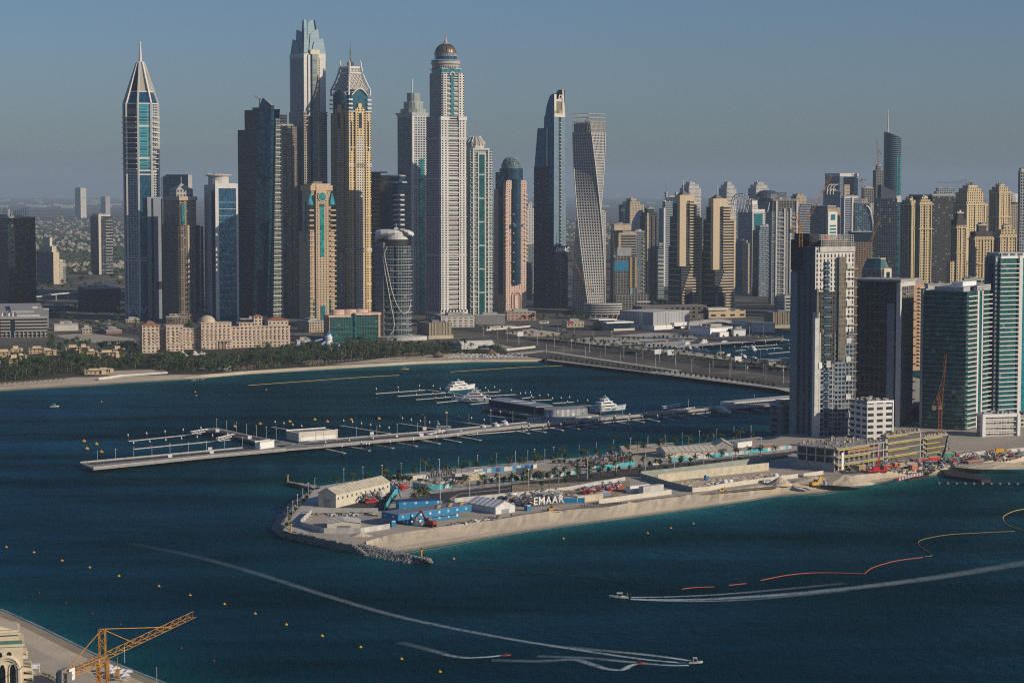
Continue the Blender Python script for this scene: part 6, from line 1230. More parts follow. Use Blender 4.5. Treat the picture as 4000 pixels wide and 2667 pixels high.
T.add('roof_plant',mb,M_STEEL);T.box('forecourt_block',M_WHITE,T.w*.1,T.w*.5,-14,0,-4,6)
block('museum_annex','small white box annex right of the white flat roofed quay building','building',2858,2868,2916,1289,2860,14,[plain('bright_white',(.74,.74,.72)),M_LCONC])
T=Tw('glass_pavilion','glass pavilion with two stacked overhanging white roofs left of the large grey hall','building',2309,2355,2466,2960,28);W=T.w;T.box('glass_hall',f_navy,0,W,0,26,-4,T.H(1264));T.box('lower_roof',M_WHITE,W*.1,W+3,-3,26,T.H(1264),T.H(1259));T.box('upper_glass',f_navy,-2,W*.5,6,30,T.H(1259),T.H(1252));T.box('upper_roof',M_WHITE,-4,W*.55,3,32,T.H(1252),T.H(1248));T.box('garden_wall',M_CREAM,W*.3,W+2,-7,-6,0,3)
T=block('shop_row','low cream shop row with small red signs left of the glass pavilion','shop',2196,2215,2282,1258,3040,12,[facade('shops',(.50,.42,.28),(.04,.03,.03),6,5,.4,.4,blind=0),M_CREAM]);T.box('red_sign',M_RED,T.w*.05,T.w*.4,-.5,0,5,8)
t=thing('road_bridge','pale concrete road bridge with a shallow arch over the marina channel','bridge',(Xat(2692,2980),2980,0));e=Vector((Xat(2950,2960)-Xat(2692,2980),10,0));n=14;mb=MB();up=lambda k:12+5*sin(pi*min(1,k/n*.9+.1));lo=lambda k:up(k)-3-8*(abs(2*k/n-.9))**2
for k in range(n):
    a,b=e*(k/n),e*((k+1)/n);o_y=Vector((3,16,0))
    mb.poly([a+Vector((0,0,lo(k))),b+Vector((0,0,lo(k+1))),b+Vector((0,0,up(k+1))),a+Vector((0,0,up(k)))]);mb.poly([a+Vector((0,0,up(k))),b+Vector((0,0,up(k+1))),b+o_y+Vector((0,0,up(k+1))),a+o_y+Vector((0,0,up(k)))]);mb.poly([a+Vector((0,0,lo(k))),a+o_y+Vector((0,0,lo(k))),b+o_y+Vector((0,0,lo(k+1))),b+Vector((0,0,lo(k+1)))])
mb.build('arched_deck',M_LCONC,t);mb=MB()
for k in range(n):mb.bar(e*(k/n)+Vector((0,-.3,up(k)+1)),e*((k+1)/n)+Vector((0,-.3,up(k+1)+1)),.5)
mb.build('railing',M_LCONC,t);mb=MB();mb.box(e.x-2,e.x+30,-4,22,-6,13);mb.build('abutment',M_LCONC,t)
# stone hotel with red roofed towers
M_HO=plain('hotel_stone',(.58,.46,.35),.75,var=.07);f_ho=facade('hotel_windows',(.58,.46,.35),(.03,.028,.025),3.7,5.2,.46,.5,blind=.08,gmetal=.1);M_RR=plain('red_roof',(.30,.13,.08),.8);f_hs=facade('hotel_side',(.45,.35,.24),(.03,.028,.025),3.7,7,.3,.45)
hY=lambda px:2560+(px-549)*.26
t=thing('palace_hotel','long cream stone beach hotel with projecting wings, a low dome and red tiled towers','hotel',(Xat(800,2620),2620,ZM));HO=t
def wing(x0,x1,top,dep=16,back=0,roof=None,nm='wing'):
    Y=hY(x0)+back;a=R(20);mb=MB();X0=Xat(x0,Y);w_=(Xat(x1,Y)-X0)/cos(a)*.97;H_=Zat(top,Y)-ZM;o=Vector((X0,Y,0))-Vector((t.location.x,t.location.y,0))
    mb.m=0;mb.prism([(0,0),(w_,0),(w_,dep),(0,dep)],-3,H_,ms=[0,1,1,1]);b=mb.build(nm,[f_ho,f_hs],t,o,a)
    for z in(H_-.5,H_*.55,8):mb=MB();mb.box(-.6,w_+.6,-.8,dep,z,z+.9);mb.build('cornice',M_HO,b)
    n_=max(2,int(w_/5.2));me=MB();me.box(-1.3,1.3,-1.3,0,0,1.1);me=me.data('balcony',M_HO)
    for z in(11.5,15.2,18.9,22.6):
        if z<H_-3:
            for k in range(n_):inst(me,'balcony',b,(w_*(k+.5)/n_,-.05,z))
    if roof:
        mb=MB();e=1.6;mb.prism([(-e,-e),(w_+e,-e),(w_+e,dep+e),(-e,dep+e)],H_+.4,H_+roof,[(w_*.4,dep*.4),(w_*.6,dep*.4),(w_*.6,dep*.6),(w_*.4,dep*.6)]);mb.build('tiled_roof',M_RR,b)
    return b,w_,H_
wing(640,1128,1284,12,34,nm='rear_range');bl=[wing(552,618,1272,18,roof=4),wing(572,598,1262,14,roof=3),wing(647,712,1272,18),wing(784,900,1262,20),wing(932,992,1263,18),wing(990,1022,1238,10,roof=3),wing(1046,1124,1252,20,roof=4)]
for(x0,x1,tp)in((708,790,1284),(612,650,1290),(896,936,1286),(986,1050,1288)):wing(x0,x1,tp,12,20,nm='link_range')
Y=hY(806)+14;mb=MB();rd=33*Y/F;zt=Zat(1262,Y)-ZM;mb.lathe([(rd,zt-2),(rd,zt+3),(rd*.92,zt+5),(rd*.6,zt+8.2),(rd*.2,zt+9.6),(.1,zt+9.8)],24,Xat(806,Y)-t.location.x,Y-t.location.y);mb.build('dome',plain('dome_cream',(.48,.41,.3)),t)
Y=hY(835)-8;x0=Xat(826,Y)-t.location.x;mb=MB();mb.box(x0,x0+24,Y-t.location.y,Y-t.location.y+8,9.4,11.6);mb.build('portico_roof',M_HO,t)
for k in range(6):mb=MB();mb.box(x0+.6+4.4*k,x0+1.6+4.4*k,Y-t.location.y+.3,Y-t.location.y+1.3,-2,9.4);mb.build('portico_column',M_HO,t)
for i,(px,py,s)in enumerate(((712,1398,9),(760,1394,6.5),(790,1392,5.5))):
    t=thing('peaked_tent',('largest cream peaked tent','middle cream peaked tent','smallest cream peaked tent')[i]+' in the hotel garden','tent',G(px,py,ZM));mb=MB();mb.lathe([(s,2.6),(s*.55,4.4),(s*.25,6.6),(.2,9.5 if i==0 else 7.6)],12);mb.build('canopy',M_CREAM,t);mb=MB()
    for k in range(6):a=k*pi/3;mb.bar((s*.95*cos(a),s*.95*sin(a),0),(s*.95*cos(a),s*.95*sin(a),2.7),.25)
    mb.build('pole',M_LCONC,t)
# low sandstone villas of the old resort
q_=random.Random(12)
for i,(px,py,w_,h_)in enumerate(((20,1395,26,9),(66,1388,14,11),(85,1408,12,8),(150,1382,22,9),(190,1388,18,8),(290,1380,20,10),(330,1384,12,12),(362,1390,14,8),(425,1398,26,9),(465,1392,14,12),(10,1420,34,9),(60,1428,14,12),(372,1462,22,6),(410,1455,18,5))):
    t=thing('resort_villa','sand coloured resort villa half hidden in trees at the left shore','villa',G(px,py,ZM),R(20+q_.uniform(-8,8)),'sand coloured resort villas');mb=MB();mb.box(-w_/2,w_/2,0,10,0,h_*.7);mb.build('ground_storey',facade('villa_walls',(.50,.37,.21),(.03,.025,.02),3.4,4.5,.4,.5),t);mb=MB();mb.box(-w_*.3,w_*.15,2,9,h_*.7,h_);mb.box(w_*.3,w_*.45,-1.5,3,0,h_*.8);mb.build('upper_storey',plain('villa_stone',(.54,.40,.23)),t);mb=MB();mb.box(-w_/2-.5,w_/2+.5,-2,10,h_*.7,h_*.7+.4);mb.build('roof_terrace',M_CREAM,t)
# lighthouse slide tower, white hall tent, thatched huts, wall
t=thing('lighthouse','small white lighthouse slide tower with a blue cap in front of the green glass hotel','lighthouse',G(1284,1366,ZM));mb=MB();mb.lathe([(5.2,0),(4.4,12),(4.2,15),(4.8,15.2),(4.8,16),(3.4,16),(3.2,19)],16);mb.build('tower',M_WHITE,t);mb=MB();mb.lathe([(4.2,19),(2.2,21.2),(.2,22.6)],16);mb.build('cap',M_BLUE,t)
for z in(4,8,12):mb=MB();mb.lathe([(4.95-z*.04,z),(4.95-z*.04,z+.5)],16);mb.build('blue_band',M_NAVY,t)
mb=MB();mb.tube([(-4,0,14),(-16,-4,11),(-28,2,8),(-40,0,5)],1.1,6);mb.tube([(3,-3,9),(14,-8,7),(12,-16,4),(2,-18,2)],1.1,6);mb.tube([(-4,-4,10),(-8,-14,7),(2,-22,4),(14,-20,1.5)],1.1,6);mb.build('slide',plain('slide_blue',(.25,.35,.55)),t)
t=thing('arched_tent','long white arched roof hall tent by the beach right of the gold ribbed hall','tent',G(1790,1362,ZM),R(24));W=44;mb=MB();rings=[]
for x in(0,W):rings.append([(x,-11+22*k/10,5+4.5*sin(pi*k/10))for k in range(11)])
mb.loft(rings,closed=False);mb.build('arched_roof',plain('tent_white',(.62,.61,.56),.6),t);mb=MB();mb.box(0,W,-10.6,10.6,0,5.1);mb.poly([(-.02,-11+22*k/10,5+4.5*sin(pi*k/10))for k in range(11)]);mb.build('wall',plain('tent_wall',(.5,.5,.48)),t);mb=MB();mb.box(W*.5,W*.97,-10.9,-10.5,.5,3.6);mb.build('window_band',M_GLASS,t)
for px,py,s,lab in((1568,1373,5.5,'thatched round hut among palms left of the white arched tent'),(1918,1390,9,'largest thatched round hut beside the crowded parasols'),(1712,1396,8,'wide thatched beach bar roof behind the beach'),(1750,1364,5,'small thatched hut at the left end of the white arched tent')):
    t=thing('thatched_hut',lab,'hut',G(px,py,ZM));mb=MB();mb.lathe([(s,2.4),(s*.9,2.9),(.3,2.6+s*.62)],12);mb.build('thatch',plain('thatch',(.15,.115,.075),.95),t);mb=MB();mb.lathe([(s*.7,-.2),(s*.7,2.6)],10);mb.build('hut_wall',plain('thatch_shade',(.08,.06,.045)),t)
fence('white_wall','white boundary wall with a blue panel along the left beach',[(386,1484),(470,1473),(655,1461)],ZM-.6,2.6,[M_LCONC,M_LCONC,M_LCONC,M_LCONC,M_CREAM],4)
# palms and trees of the hotel gardens
GP=[(-80,1440),(0,1402),(300,1392),(480,1388),(560,1392),(700,1402),(920,1396),(1130,1358),(1260,1352),(1330,1348),(1470,1342),(1600,1348),(1740,1362),(1900,1372),(1960,1385),(1760,1385),(1640,1396),(1500,1400),(1290,1418),(1000,1440),(800,1455),(700,1456),(560,1438),(420,1442),(330,1456),(220,1462),(100,1482),(0,1490),(-80,1496)]
for i,(x,y)in enumerate(sorted(scatter(GP,300,random.Random(21),9),key=lambda p:p[1])):
    if i%2:plant(PALMS,'palm_tree','date palm in the crowded garden grove along the hotel beach','palms in the hotel gardens',G(x,y,ZM),rnd.uniform(.9,1.5))
    else:plant(TREES[:2],'garden_tree','dark leafy tree in the crowded garden grove along the hotel beach','leafy trees in the hotel gardens',G(x,y,ZM),rnd.uniform(1.1,1.8))
mb=MB();qs=random.Random(31)
for x,y in scatter(GP,1500,qs):
    p=G(x,y,ZM)
    for k in range(9):
        c=p+Vector((qs.gauss(0,2),qs.gauss(0,2),qs.uniform(.2,3.6)));s_=qs.uniform(.5,1.3);u=Vector((qs.gauss(0,1),qs.gauss(0,1),qs.gauss(0,.6))).normalized();v=u.cross(Vector((qs.gauss(0,1),qs.gauss(0,1),1))).normalized();mb.poly([c-u*s_,c-v*s_,c+u*s_,c+v*s_])
struct(mb.build('garden_undergrowth',M_SHR),'stuff')
big=tree_me(77,13,8,M_LEAF);t=thing('garden_tree','largest broad dark tree at the right end of the hotel beach','tree',G(1945,1383,ZM));inst(big[0],'trunk',t);inst(big[1],'crown',t);inst(big[1],'crown',t,(4,3,-1),1.5);inst(big[1],'crown',t,(-6,2,-2),3)
# parasols
pm=MB();pm.lathe([(1.6,2.1),(.1,2.8)],8);PAR=pm.data('canopy',M_WHITE);pm=MB();pm.lathe([(2.2,2.0),(1.2,2.7),(.1,3.2)],8);PTH=pm.data('canopy',plain('thatch',(.15,.115,.075)));pm=MB();pm.bar((0,0,0),(0,0,2.4),.12);PPO=pm.data('pole',M_BARK);pm=MB();pm.box(-.9,.9,.9,1.5,.2,.45);pm.box(-.9,.9,-1.5,-.9,.2,.45);LNG=pm.data('sun_lounger',M_LCONC)
def parasol(p,me,label,group,s=1.0):
    t=thing('parasol',label,'parasol',p,rnd.uniform(0,3),group);t.scale=(s,s,s);inst(me,'canopy',t);inst(PPO,'pole',t)
    l=inst(LNG,'lounger_pair',None,p,t.rotation_euler.z);tag(l,'pair of pale sun loungers under a parasol on the hotel beach','sun lounger','sun loungers on the hotel beach')
for x,y in scatter([(1775,1388),(2040,1392),(2075,1401),(1838,1405),(1740,1408)],62,random.Random(5),9):parasol(G(x,y,ZM-.1),PAR,'white beach parasol in the crowded cluster by the big thatched hut','white parasols at the right end of the beach',1.2)
for x,y in along([(1205,1428),(1420,1412)],14)+along([(1540,1395),(1640,1390)],9)+along([(1545,1404),(1660,1400)],9)+along([(1180,1424),(1260,1418)],7):parasol(G(x,y,ZM-.1),PTH,'thatched beach parasol in the rows behind the sand','thatched parasols on the hotel beach',1.3)
for x,y in along([(0,1510),(90,1500),(260,1488)],13):parasol(G(x,y,ZM-.4),PTH,'thatched beach parasol on the far left sand','thatched parasols on the left beach',1.0)
for x,y in scatter([(760,1448),(1000,1432),(1110,1428),(900,1452)],34,random.Random(6),7):parasol(G(x,y,ZM-.1),PAR if x<900 else PTH,'small white parasol between the palms below the stone hotel' if x<900 else 'thatched parasol between the palms below the stone hotel','small parasols below the stone hotel',1.0)
# marina park: trees, lamps
for x,y in along([(455,480),(1300,585),(2130,690)],44):plant(TREES[2:],'street_tree','small round clipped tree in the row along the waterfront promenade','clipped trees on the promenade',G(*zn(x,y-4),ZM),1.0)
rows=[([(420,338),(820,398),(1400,476),(2000,550),(2250,580)],34,PALMS,'palm_tree','palm in the rows lining the diagonal park road','palms along the park road'),([(300,300),(820,378),(1330,445),(2240,560)],26,PALMS,'palm_tree','palm in the rows lining the diagonal park road','palms along the park road'),
        ([(1060,378),(1350,402),(1500,428),(1960,490)],30,TREES[2:],'street_tree','low tree in the hedge row above the yacht quay','hedge row trees above the yacht quay'),([(560,345),(900,362),(1020,340),(1500,318)],26,TREES[2:],'street_tree','small tree on the pale park plaza','small trees on the park plaza'),([(1500,318),(2150,318)],12,TREES[2:],'street_tree','small tree on the far quay of the marina','trees on the far quay'),
        ([(-80,262),(120,300),(330,330)],14,PALMS,'palm_tree','palm beside the coast road left of the sand lot','palms beside the coast road'),([(230,205),(360,190),(420,230)],9,PALMS,'palm_tree','palm in front of the pink podium','palms in front of the pink podium'),([(900,400),(1400,470),(2240,590)],22,BUSH,'shrub','low shrub on the park road verge','shrubs on the park road verge')]
for l,n,k,nm,lab,g in rows:
    for x,y in along(l,n):x+=rnd.uniform(-8,8);y+=rnd.uniform(-3,3);plant(k,nm,lab,g,G(*zn(x,y),ZM),rnd.uniform(.8,1.15))
for l,n in(([(180,350),(560,402),(1300,500),(2240,610)],16),([(320,270),(840,340),(1600,430),(2200,520)],14),([(380,430),(1280,550),(2250,665)],14),([(1150,250),(1500,300),(2100,300)],8),([(-60,300),(300,380)],4)):
    for x,y in along(l,n):lamp(G(*zn(x+rnd.uniform(-15,15),y),ZM),'tall grey street lamp in the waterfront park','street lamps in the waterfront park',rnd.uniform(.9,1.25))
for l in([(0,268),(330,240),(560,268)],[(340,250),(610,285)],[(150,415),(360,392)]):fence('site_fence',{268:'pale hoarding round the left side of the sand lot',250:'pale hoarding round the right side of the sand lot',415:'cream hoarding in front of the beach end of the park'}[l[0][1]],[zn(*p)for p in l],ZM,2.6,[M_LCONC,M_LCONC,M_CREAM],4)
# traffic
for i,(x,y)in enumerate(((20,247),(45,246),(62,244),(140,240),(172,238),(195,240),(120,239),(85,243))):vehicle('minibus','white minibus in the queue on the coast road','minibus',G(*zn(x,y+3),ZM+.1),R(15),'white',7,2.2,2.8,True,'white minibuses on the coast road')
vehicle('coach','long white coach parked on the coast road right of the minibuses','coach',G(*zn(425,214),ZM+.1),R(8),'white',14,2.6,3.6,True);vehicle('coach','dark coach beside a white cab on the park road','coach',G(*zn(1055,440),ZM+.1),R(-25),'black',13,2.6,3.4,True);vehicle('coach','grey blue coach on the park road near the white sign','coach',G(*zn(1880,548),ZM+.1),R(-25),'silver',13,2.6,3.4,True)
for i,(x,y)in enumerate(along([(-50,255),(330,262),(900,258)],16)):vehicle('parked_car','small car on the coast road among the low podium blocks','car',G(*zn(x,y+rnd.uniform(-6,6)),ZM+.1),R(12),rnd.choice(['white','silver','black','white']),group='cars on the coast road')
for x,y,lab in((1260,452,'white billboard pair beside the park road'),(1355,455,'white square billboard left of the yacht row'),(1850,505,'white billboard above the grey blue coach'),(250,316,'small white billboard near the sand lot')):
    t=thing('billboard',lab,'billboard',G(*zn(x,y+8),ZM),R(15));mb=MB();mb.box(-4,4,-.2,.2,3,9);mb.build('panel',M_WHITE,t);mb=MB();mb.bar((-2.5,0,0),(-2.5,0,3),.3);mb.bar((2.5,0,0),(2.5,0,3),.3);mb.build('post',M_STEEL,t)
# ------------------------------------------------------------------ far suburb: villas, viaduct
qv=random.Random(77);spots=[]
for k in range(4000):
    y=qv.triangular(845,1090,880);x=qv.uniform(-40,640)if qv.random()<.55 else qv.uniform(2050,3150)
    if x>2000 and y>960:continue
    if 60<x<640 and 985<y<1030:continue
    spots.append((x,y))
spots=[p for p in spots if(int(p[0]/34)*7+int(p[1]/9)*13)%5!=0][:1500];spots.sort(key=lambda p:-p[1])
MV=[plain('villa_cream',(.30,.27,.21)),plain('villa_tan',(.25,.21,.15)),plain('villa_white',(.38,.36,.31))]
vm=[]
for m_ in MV:
    mb=MB();mb.box(-6,6,-5,5,0,6.5);mb.box(-3,6,-8,-5,0,3.6);mb.box(-5,1,-3,4,6.5,9.5);mb.prism([(-6.6,-5.6),(6.6,-5.6),(6.6,5.6),(-6.6,5.6)],6.5,7.2);vm.append(mb.data('villa',m_))
for x,y in spots[:290]:o=inst(qv.choice(vm),'villa',None,G(x,y,ZM),R(qv.choice((15,105))+qv.uniform(-6,6)),qv.uniform(.6,1.05));tag(o,'small flat roofed villa in the hazy suburb beyond the towers','villa','villas of the far suburb')
mb=MB();mt=MB()
for x,y in spots[290:]:
    p=G(x,y,ZM);a=R(qv.choice((15,105)));i0=len(mb.v);s_=qv.uniform(.6,1.05);mb.m=qv.randrange(3);mb.box(-6,6,-5,5,0,6.5*s_);mb.box(-4,2,-3,4,6.5*s_,9*s_);mb.move(Matrix.Translation(p)@Matrix.Rotation(a,4,'Z')@Matrix.Scale(s_,4),i0)
struct(mb.build('distant_villas',MV),'stuff')
for k in range(2600):
    y=qv.triangular(838,1085,900);x=qv.uniform(-40,660)if qv.random()<.6 else qv.uniform(2050,3200);p=G(x,y,ZM)
    for j in range(3):
        c=p+Vector((qv.gauss(0,7),qv.gauss(0,7),qv.uniform(1,5)));s_=qv.uniform(2,5);u=Vector((1,qv.gauss(0,.4),0))*s_;mt.poly([c-u,c+Vector((0,0,-s_*.7)),c+u,c+Vector((0,0,s_*.7))])
struct(mt.build('suburb_greenery',M_LEAF),'stuff')
mb=MB();
for k in range(260):
    y=qv.uniform(764,815);p=G(qv.uniform(-100,4100),y,ZM);i0=len(mb.v);w_,h_=qv.uniform(30,120),qv.uniform(10,60 if qv.random()<.15 else 24);mb.box(-w_/2,w_/2,-20,20,0,h_);mb.move(Matrix.Translation(p),i0)
struct(mb.build('horizon_buildings',plain('far_grey',(.38,.36,.32))),'stuff')
t=thing('metro_viaduct','pale elevated railway viaduct curving past the dark unfinished frame at left','viaduct',G(260,1180,ZM));o=t.location.copy();pts=[G(x,y,ZM)-o for x,y in((130,1188),(220,1175),(310,1166),(420,1160),(520,1150))];mb=MB()
for a,b in zip(pts[:-1],pts[1:]):mb.bar(a+Vector((0,0,12)),b+Vector((0,0,12)),9,2)
mb.build('deck',M_LCONC,t);mb=MB()
for a,b in zip(pts[:-1],pts[1:]):
    for k in range(2):p=a.lerp(b,k/2);mb.bar(p,p+Vector((0,0,11)),2)
mb.build('pillar',M_CONC,t)
# ---- low district between the towers and the beach
for l in([(150,1195),(560,1215),(1000,1240)],[(170,1265),(540,1285)],[(560,1305),(300,1240),(140,1205)],[(640,1250),(1200,1262)]):
    A_=[G(x,y,ZM+.6)for x,y in l];B_2=[G(x,y+7,ZM+.6)for x,y in l];ribbon('district_road',B_2,A_,M_ASPH);ribbon('road_kerb',[p+Vector((0,-.6,.02))for p in B_2],B_2,M_LCONC)
for i,(a,b,tp,Y,lab)in enumerate(((188,260,1196,3450,'grey flat shed left of the dark unfinished frame'),(480,540,1250,3150,'dark low annex below the octagonal tower'),(200,300,1268,2960,'white low wall block on the sand plot'),(640,700,1238,3120,'brown low podium below the brown pyramid roofed tower'),(930,1080,1247,3080,'dark low podium below the slanted dark tower'),(310,352,1283,2900,'cream low house near the brick building'),(1490,1560,1300,2950,'grey low annex right of the green glass hotel'),(1150,1210,1330,2700,'pale low pavilion between the stone hotel and the green hotel'))):
    gt('low_building',lab,'low building',a,a+8,b,tp,Y,18,[(f_gg,f_bg,plain('wall_pale',(.5,.48,.43)),f_br,f_blk,f_bg,f_gg,plain('wall_pale',(.5,.48,.43)))[i],f_gg])
for P,n in(([(150,1210),(560,1200),(560,1300),(330,1296),(190,1250)],46),([(560,1262),(1140,1268),(1140,1290),(560,1300)],22),([(185,1330),(560,1350),(560,1375),(185,1378)],26),([(140,1080),(480,1090),(480,1130),(140,1140)],30),([(2100,1235),(2300,1240),(2300,1252),(2100,1250)],10),([(2390,1195),(2600,1185),(2600,1200),(2390,1205)],14)):
    for x,y in scatter(P,n,random.Random(n)):plant(TREES[:2],'street_tree','dark leafy street tree on the low ground among the towers','street trees among the towers',G(x,y,ZM),rnd.uniform(1.0,1.8))
for x,y in scatter([(150,1200),(560,1220),(540,1290),(180,1275)],26,random.Random(9)):vehicle('parked_car','tiny parked car on the low ground left of the octagonal tower','car',G(x,y,ZM+.7),R(15),rnd.choice(['white','silver','black']),group='cars left of the octagonal tower')
# ------------------------------------------------------------------ marina pier, floating fingers, yachts, buoys
ZP=3.2;M_DECK=plain('pier_deck',(.27,.26,.24),.8);M_FLT=plain('float_deck',(.46,.45,.42),.8)
t=thing('pier','long grey concrete pier with two arms standing on piles in the bay','pier',G(*z1(1330,390),0));o=t.location.copy()
def slab(nm,pts,z0,z1_,mat):
    P=[G(x,y,ZP)-o for x,y in pts]
    if sum(a.x*b.y-b.x*a.y for a,b in zip(P,P[1:]+P[:1]))<0:P=P[::-1]
    mb=MB();mb.prism([(p.x,p.y)for p in P],z0,z1_,bottom=True);return mb.build(nm,mat,t)
arms={'front_arm':[z1(100,482),z1(180,514),z1(900,440),z1(1360,399),z1(1400,372),z1(1150,386)],'back_arm':[z1(825,275),z1(940,266),z1(1180,320),z1(1440,364),z1(1330,385),z1(1180,352),z1(985,300)],
        'main_deck':[z1(1360,397),z1(1590,378),z1(2352,312),z2(640,322),z2(1300,258),z2(1900,202),z2(2240,180),z2(2240,168),z2(1900,186),z2(1300,240),z2(640,303),z1(2352,282),z1(1590,348),z1(1440,356)]}
for nm,P in arms.items():slab(nm,P,1.7,ZP,M_DECK)
slab('road_ramp',[z2(1955,182),z2(2345,150),z2(2420,140),z2(2420,128),z2(2345,134),z2(1955,170)],3.2,4.4,M_LCONC)
for a,b in((z1(150,490),z1(1160,395)),(z1(905,280),z1(1300,358)),(z1(1460,370),z1(2352,296))):
    A,B=G(*a,ZP)-o,G(*b,ZP)-o;nv=Vector((-(B-A).y,(B-A).x,0)).normalized()*4.2;mb=MB();mb.poly([A+nv*-1+Vector((0,0,.012-0+ZP-A.z)),B-nv,B+nv,A+nv],None)
    for i in range(len(mb.v)):mb.v[i]=(mb.v[i][0],mb.v[i][1],ZP+.015)
    mb.build('roadway',M_ASPH,t)
pl=MB();pl.lathe([(.7,-2),(.7,1.7)],8);pl=pl.data('pile',M_CONC);cap_=MB();cap_.box(-1.3,1.3,-1,1,.7,1.7);cap_=cap_.data('pile_cap',M_CONC)
for l,n in(([z1(190,516),z1(900,443),z1(1360,402)],16),([z1(1400,396),z1(2352,314),z2(640,324),z2(1300,260),z2(1900,204),z2(2230,182)],44)):
    for x,y in along(l,n):p=G(x,y,1.7)-o;inst(pl,'pile',t,(p.x,p.y,0));inst(cap_,'pile_cap',t,(p.x,p.y,0))
# parapet
for l in([z1(180,514),z1(900,440),z1(1360,399)],[z1(1590,378),z1(2352,312),z2(640,322),z2(1300,258),z2(1900,202)],[z1(100,482),z1(1150,386)],[z1(1500,352),z1(2352,282),z2(640,303),z2(1300,240)]):
    P=[G(x,y,ZP)-o for x,y in l];mb=MB()
    for a,b in zip(P[:-1],P[1:]):mb.bar(a+Vector((0,0,.45)),b+Vector((0,0,.45)),.3,.9)
    mb.build('parapet',M_CONC,t)
def kiosk(lab,A,B,dep,h,mw,rim=False):
    a,b=G(*A,ZP),G(*B,ZP);d=b-a;t=thing('pier_building',lab,'building',a,atan2(d.y,d.x));W=d.length;mb=MB();mb.box(0,W,0,dep,0,h);mb.build('wall',mw,t);mb=MB()
    for y0,y1 in((-.3,.3),(dep-.3,dep+.3)):mb.box(-.3,W+.3,y0,y1,h,h+.9)
    mb.build('roof_rim',M_LCONC,t);mb=MB();mb.box(W*.1,W*.9,dep*.2,dep*.8,h,h+.25);mb.build('roof',M_STEEL,t);mb=MB();mb.box(W*.04,W*.96,-.25,0,.2,h*.5);mb.build('door_band',M_WHITE,t)
    return t
kiosk('white box building with a grey rim standing beside the pier',z1(1438,352),z1(1676,334),20,6.5,M_CREAM);kiosk('small white cabin at the fork of the pier',z1(1200,399),z1(1288,386),5,5,M_WHITE)
# terminal with a long flat roof
A,B=G(*z2(1010,250),ZP),G(*z2(1238,236),ZP);t=thing('marina_terminal','dark glass marina terminal with a long flat blue grey roof on the pier','building',G(*z2(1000,240),0));oo=t.location.copy()
def vol(nm,pts,z0,z1_,mat):
    P=[G(x,y,zb)-oo for x,y,zb in pts]
    if sum(a.x*b.y-b.x*a.y for a,b in zip(P,P[1:]+P[:1]))<0:P=P[::-1]
    mb=MB();mb.prism([(p.x,p.y)for p in P],z0,z1_,bottom=True);return mb.build(nm,mat,t)
vol('platform',[(*z2(662,192),3),(*z2(1000,252),3),(*z2(1130,255),3),(*z2(1300,236),3),(*z2(1000,195),3),(*z2(740,165),3)],1.6,3.2,M_DECK)
vol('glass_hall',[(*z2(705,192),3),(*z2(1000,236),3),(*z2(1040,222),3),(*z2(760,178),3)],3.2,9.5,f_navy);vol('flat_roof',[(*z2(702,152),10.2),(*z2(960,192),10.2),(*z2(1050,184),10.2),(*z2(1020,176),10.2),(*z2(800,141),10.2)],9.5,10.2,plain('roof_blue',(.24,.27,.31),.5));vol('side_block',[(*z2(1008,250),3),(*z2(1238,238),3),(*z2(1220,222),3),(*z2(1000,230),3)],3.2,9.0,facade('terminal_panels',(.27,.29,.31),(.40,.41,.42),6,5,.5,1,blind=0,gmetal=0));
mb=MB();c=G(*z2(890,166),10.25)-oo;mb.tube([(c.x+11*cos(k*pi/12),c.y+11*sin(k*pi/12),10.25)for k in range(25)],.25,4);mb.build('roof_circle',M_WHITE,t);mb=MB()
for k in range(10):p=(G(*z2(690+k*33,193+k*5),3)-oo);mb.bar((p.x,p.y,-2),(p.x,p.y,1.6),1.2)
mb.build('pile',M_CONC,t)
# floating fingers with pilings
pm=MB();pm.lathe([(.55,-1),(.55,4.4)],10);PIL=pm.data('post',M_DARK);pm=MB();pm.lathe([(.62,4.4),(.62,4.7),(.05,6.0)],10);PIC=pm.data('cap',M_WHITE)
def piling(p):
    t=thing('mooring_post','black mooring post with a white cone cap beside a floating finger pier','mooring post',(p.x,p.y,0),0,'mooring posts in the bay');inst(PIL,'post',t);inst(PIC,'cap',t)
def finger(A,B,w=2.4,np_=2,lab='narrow floating finger pier branching from the concrete pier',grp='floating finger piers',nm='finger_pier'):
    a,b=G(*A,.5),G(*B,.5);d=b-a;t=thing(nm,lab,'floating pier',(a.x,a.y,0),atan2(d.y,d.x),grp);L=d.length;mb=MB();mb.box(0,L,-w/2,w/2,.15,.6);mb.build('deck',M_FLT,t);mb=MB()
    for k in range(int(L/6)+1):mb.box(k*6,k*6+2.4,-w/2-.12,w/2+.12,-.3,.15)
    mb.build('float',M_DCONC,t);n=Vector((-d.y,d.x,0)).normalized()*(w/2+.5)
    for k in range(np_):piling(a.lerp(b,(k+.1)/max(1,np_-.6))+n)
long_=dict(w=3.0,lab='long floating pontoon lying left of the concrete pier',grp='long floating pontoons',nm='pontoon')
finger(z1(390,348),z1(880,297),np_=5,**long_);finger(z1(425,396),z1(1040,336),np_=7,**long_)
for a,b,n in((z1(1275,262),z1(1460,292),4),(z1(1695,254),z1(1995,302),6),(z1(2055,240),z1(2300,277),5),(z2(460,261),z2(690,292),4),(z2(700,238),z2(935,268),5)):finger(a,b,np_=n,w=3.0,lab='floating pontoon on the far side of the concrete pier',grp='far side pontoons',nm='pontoon')
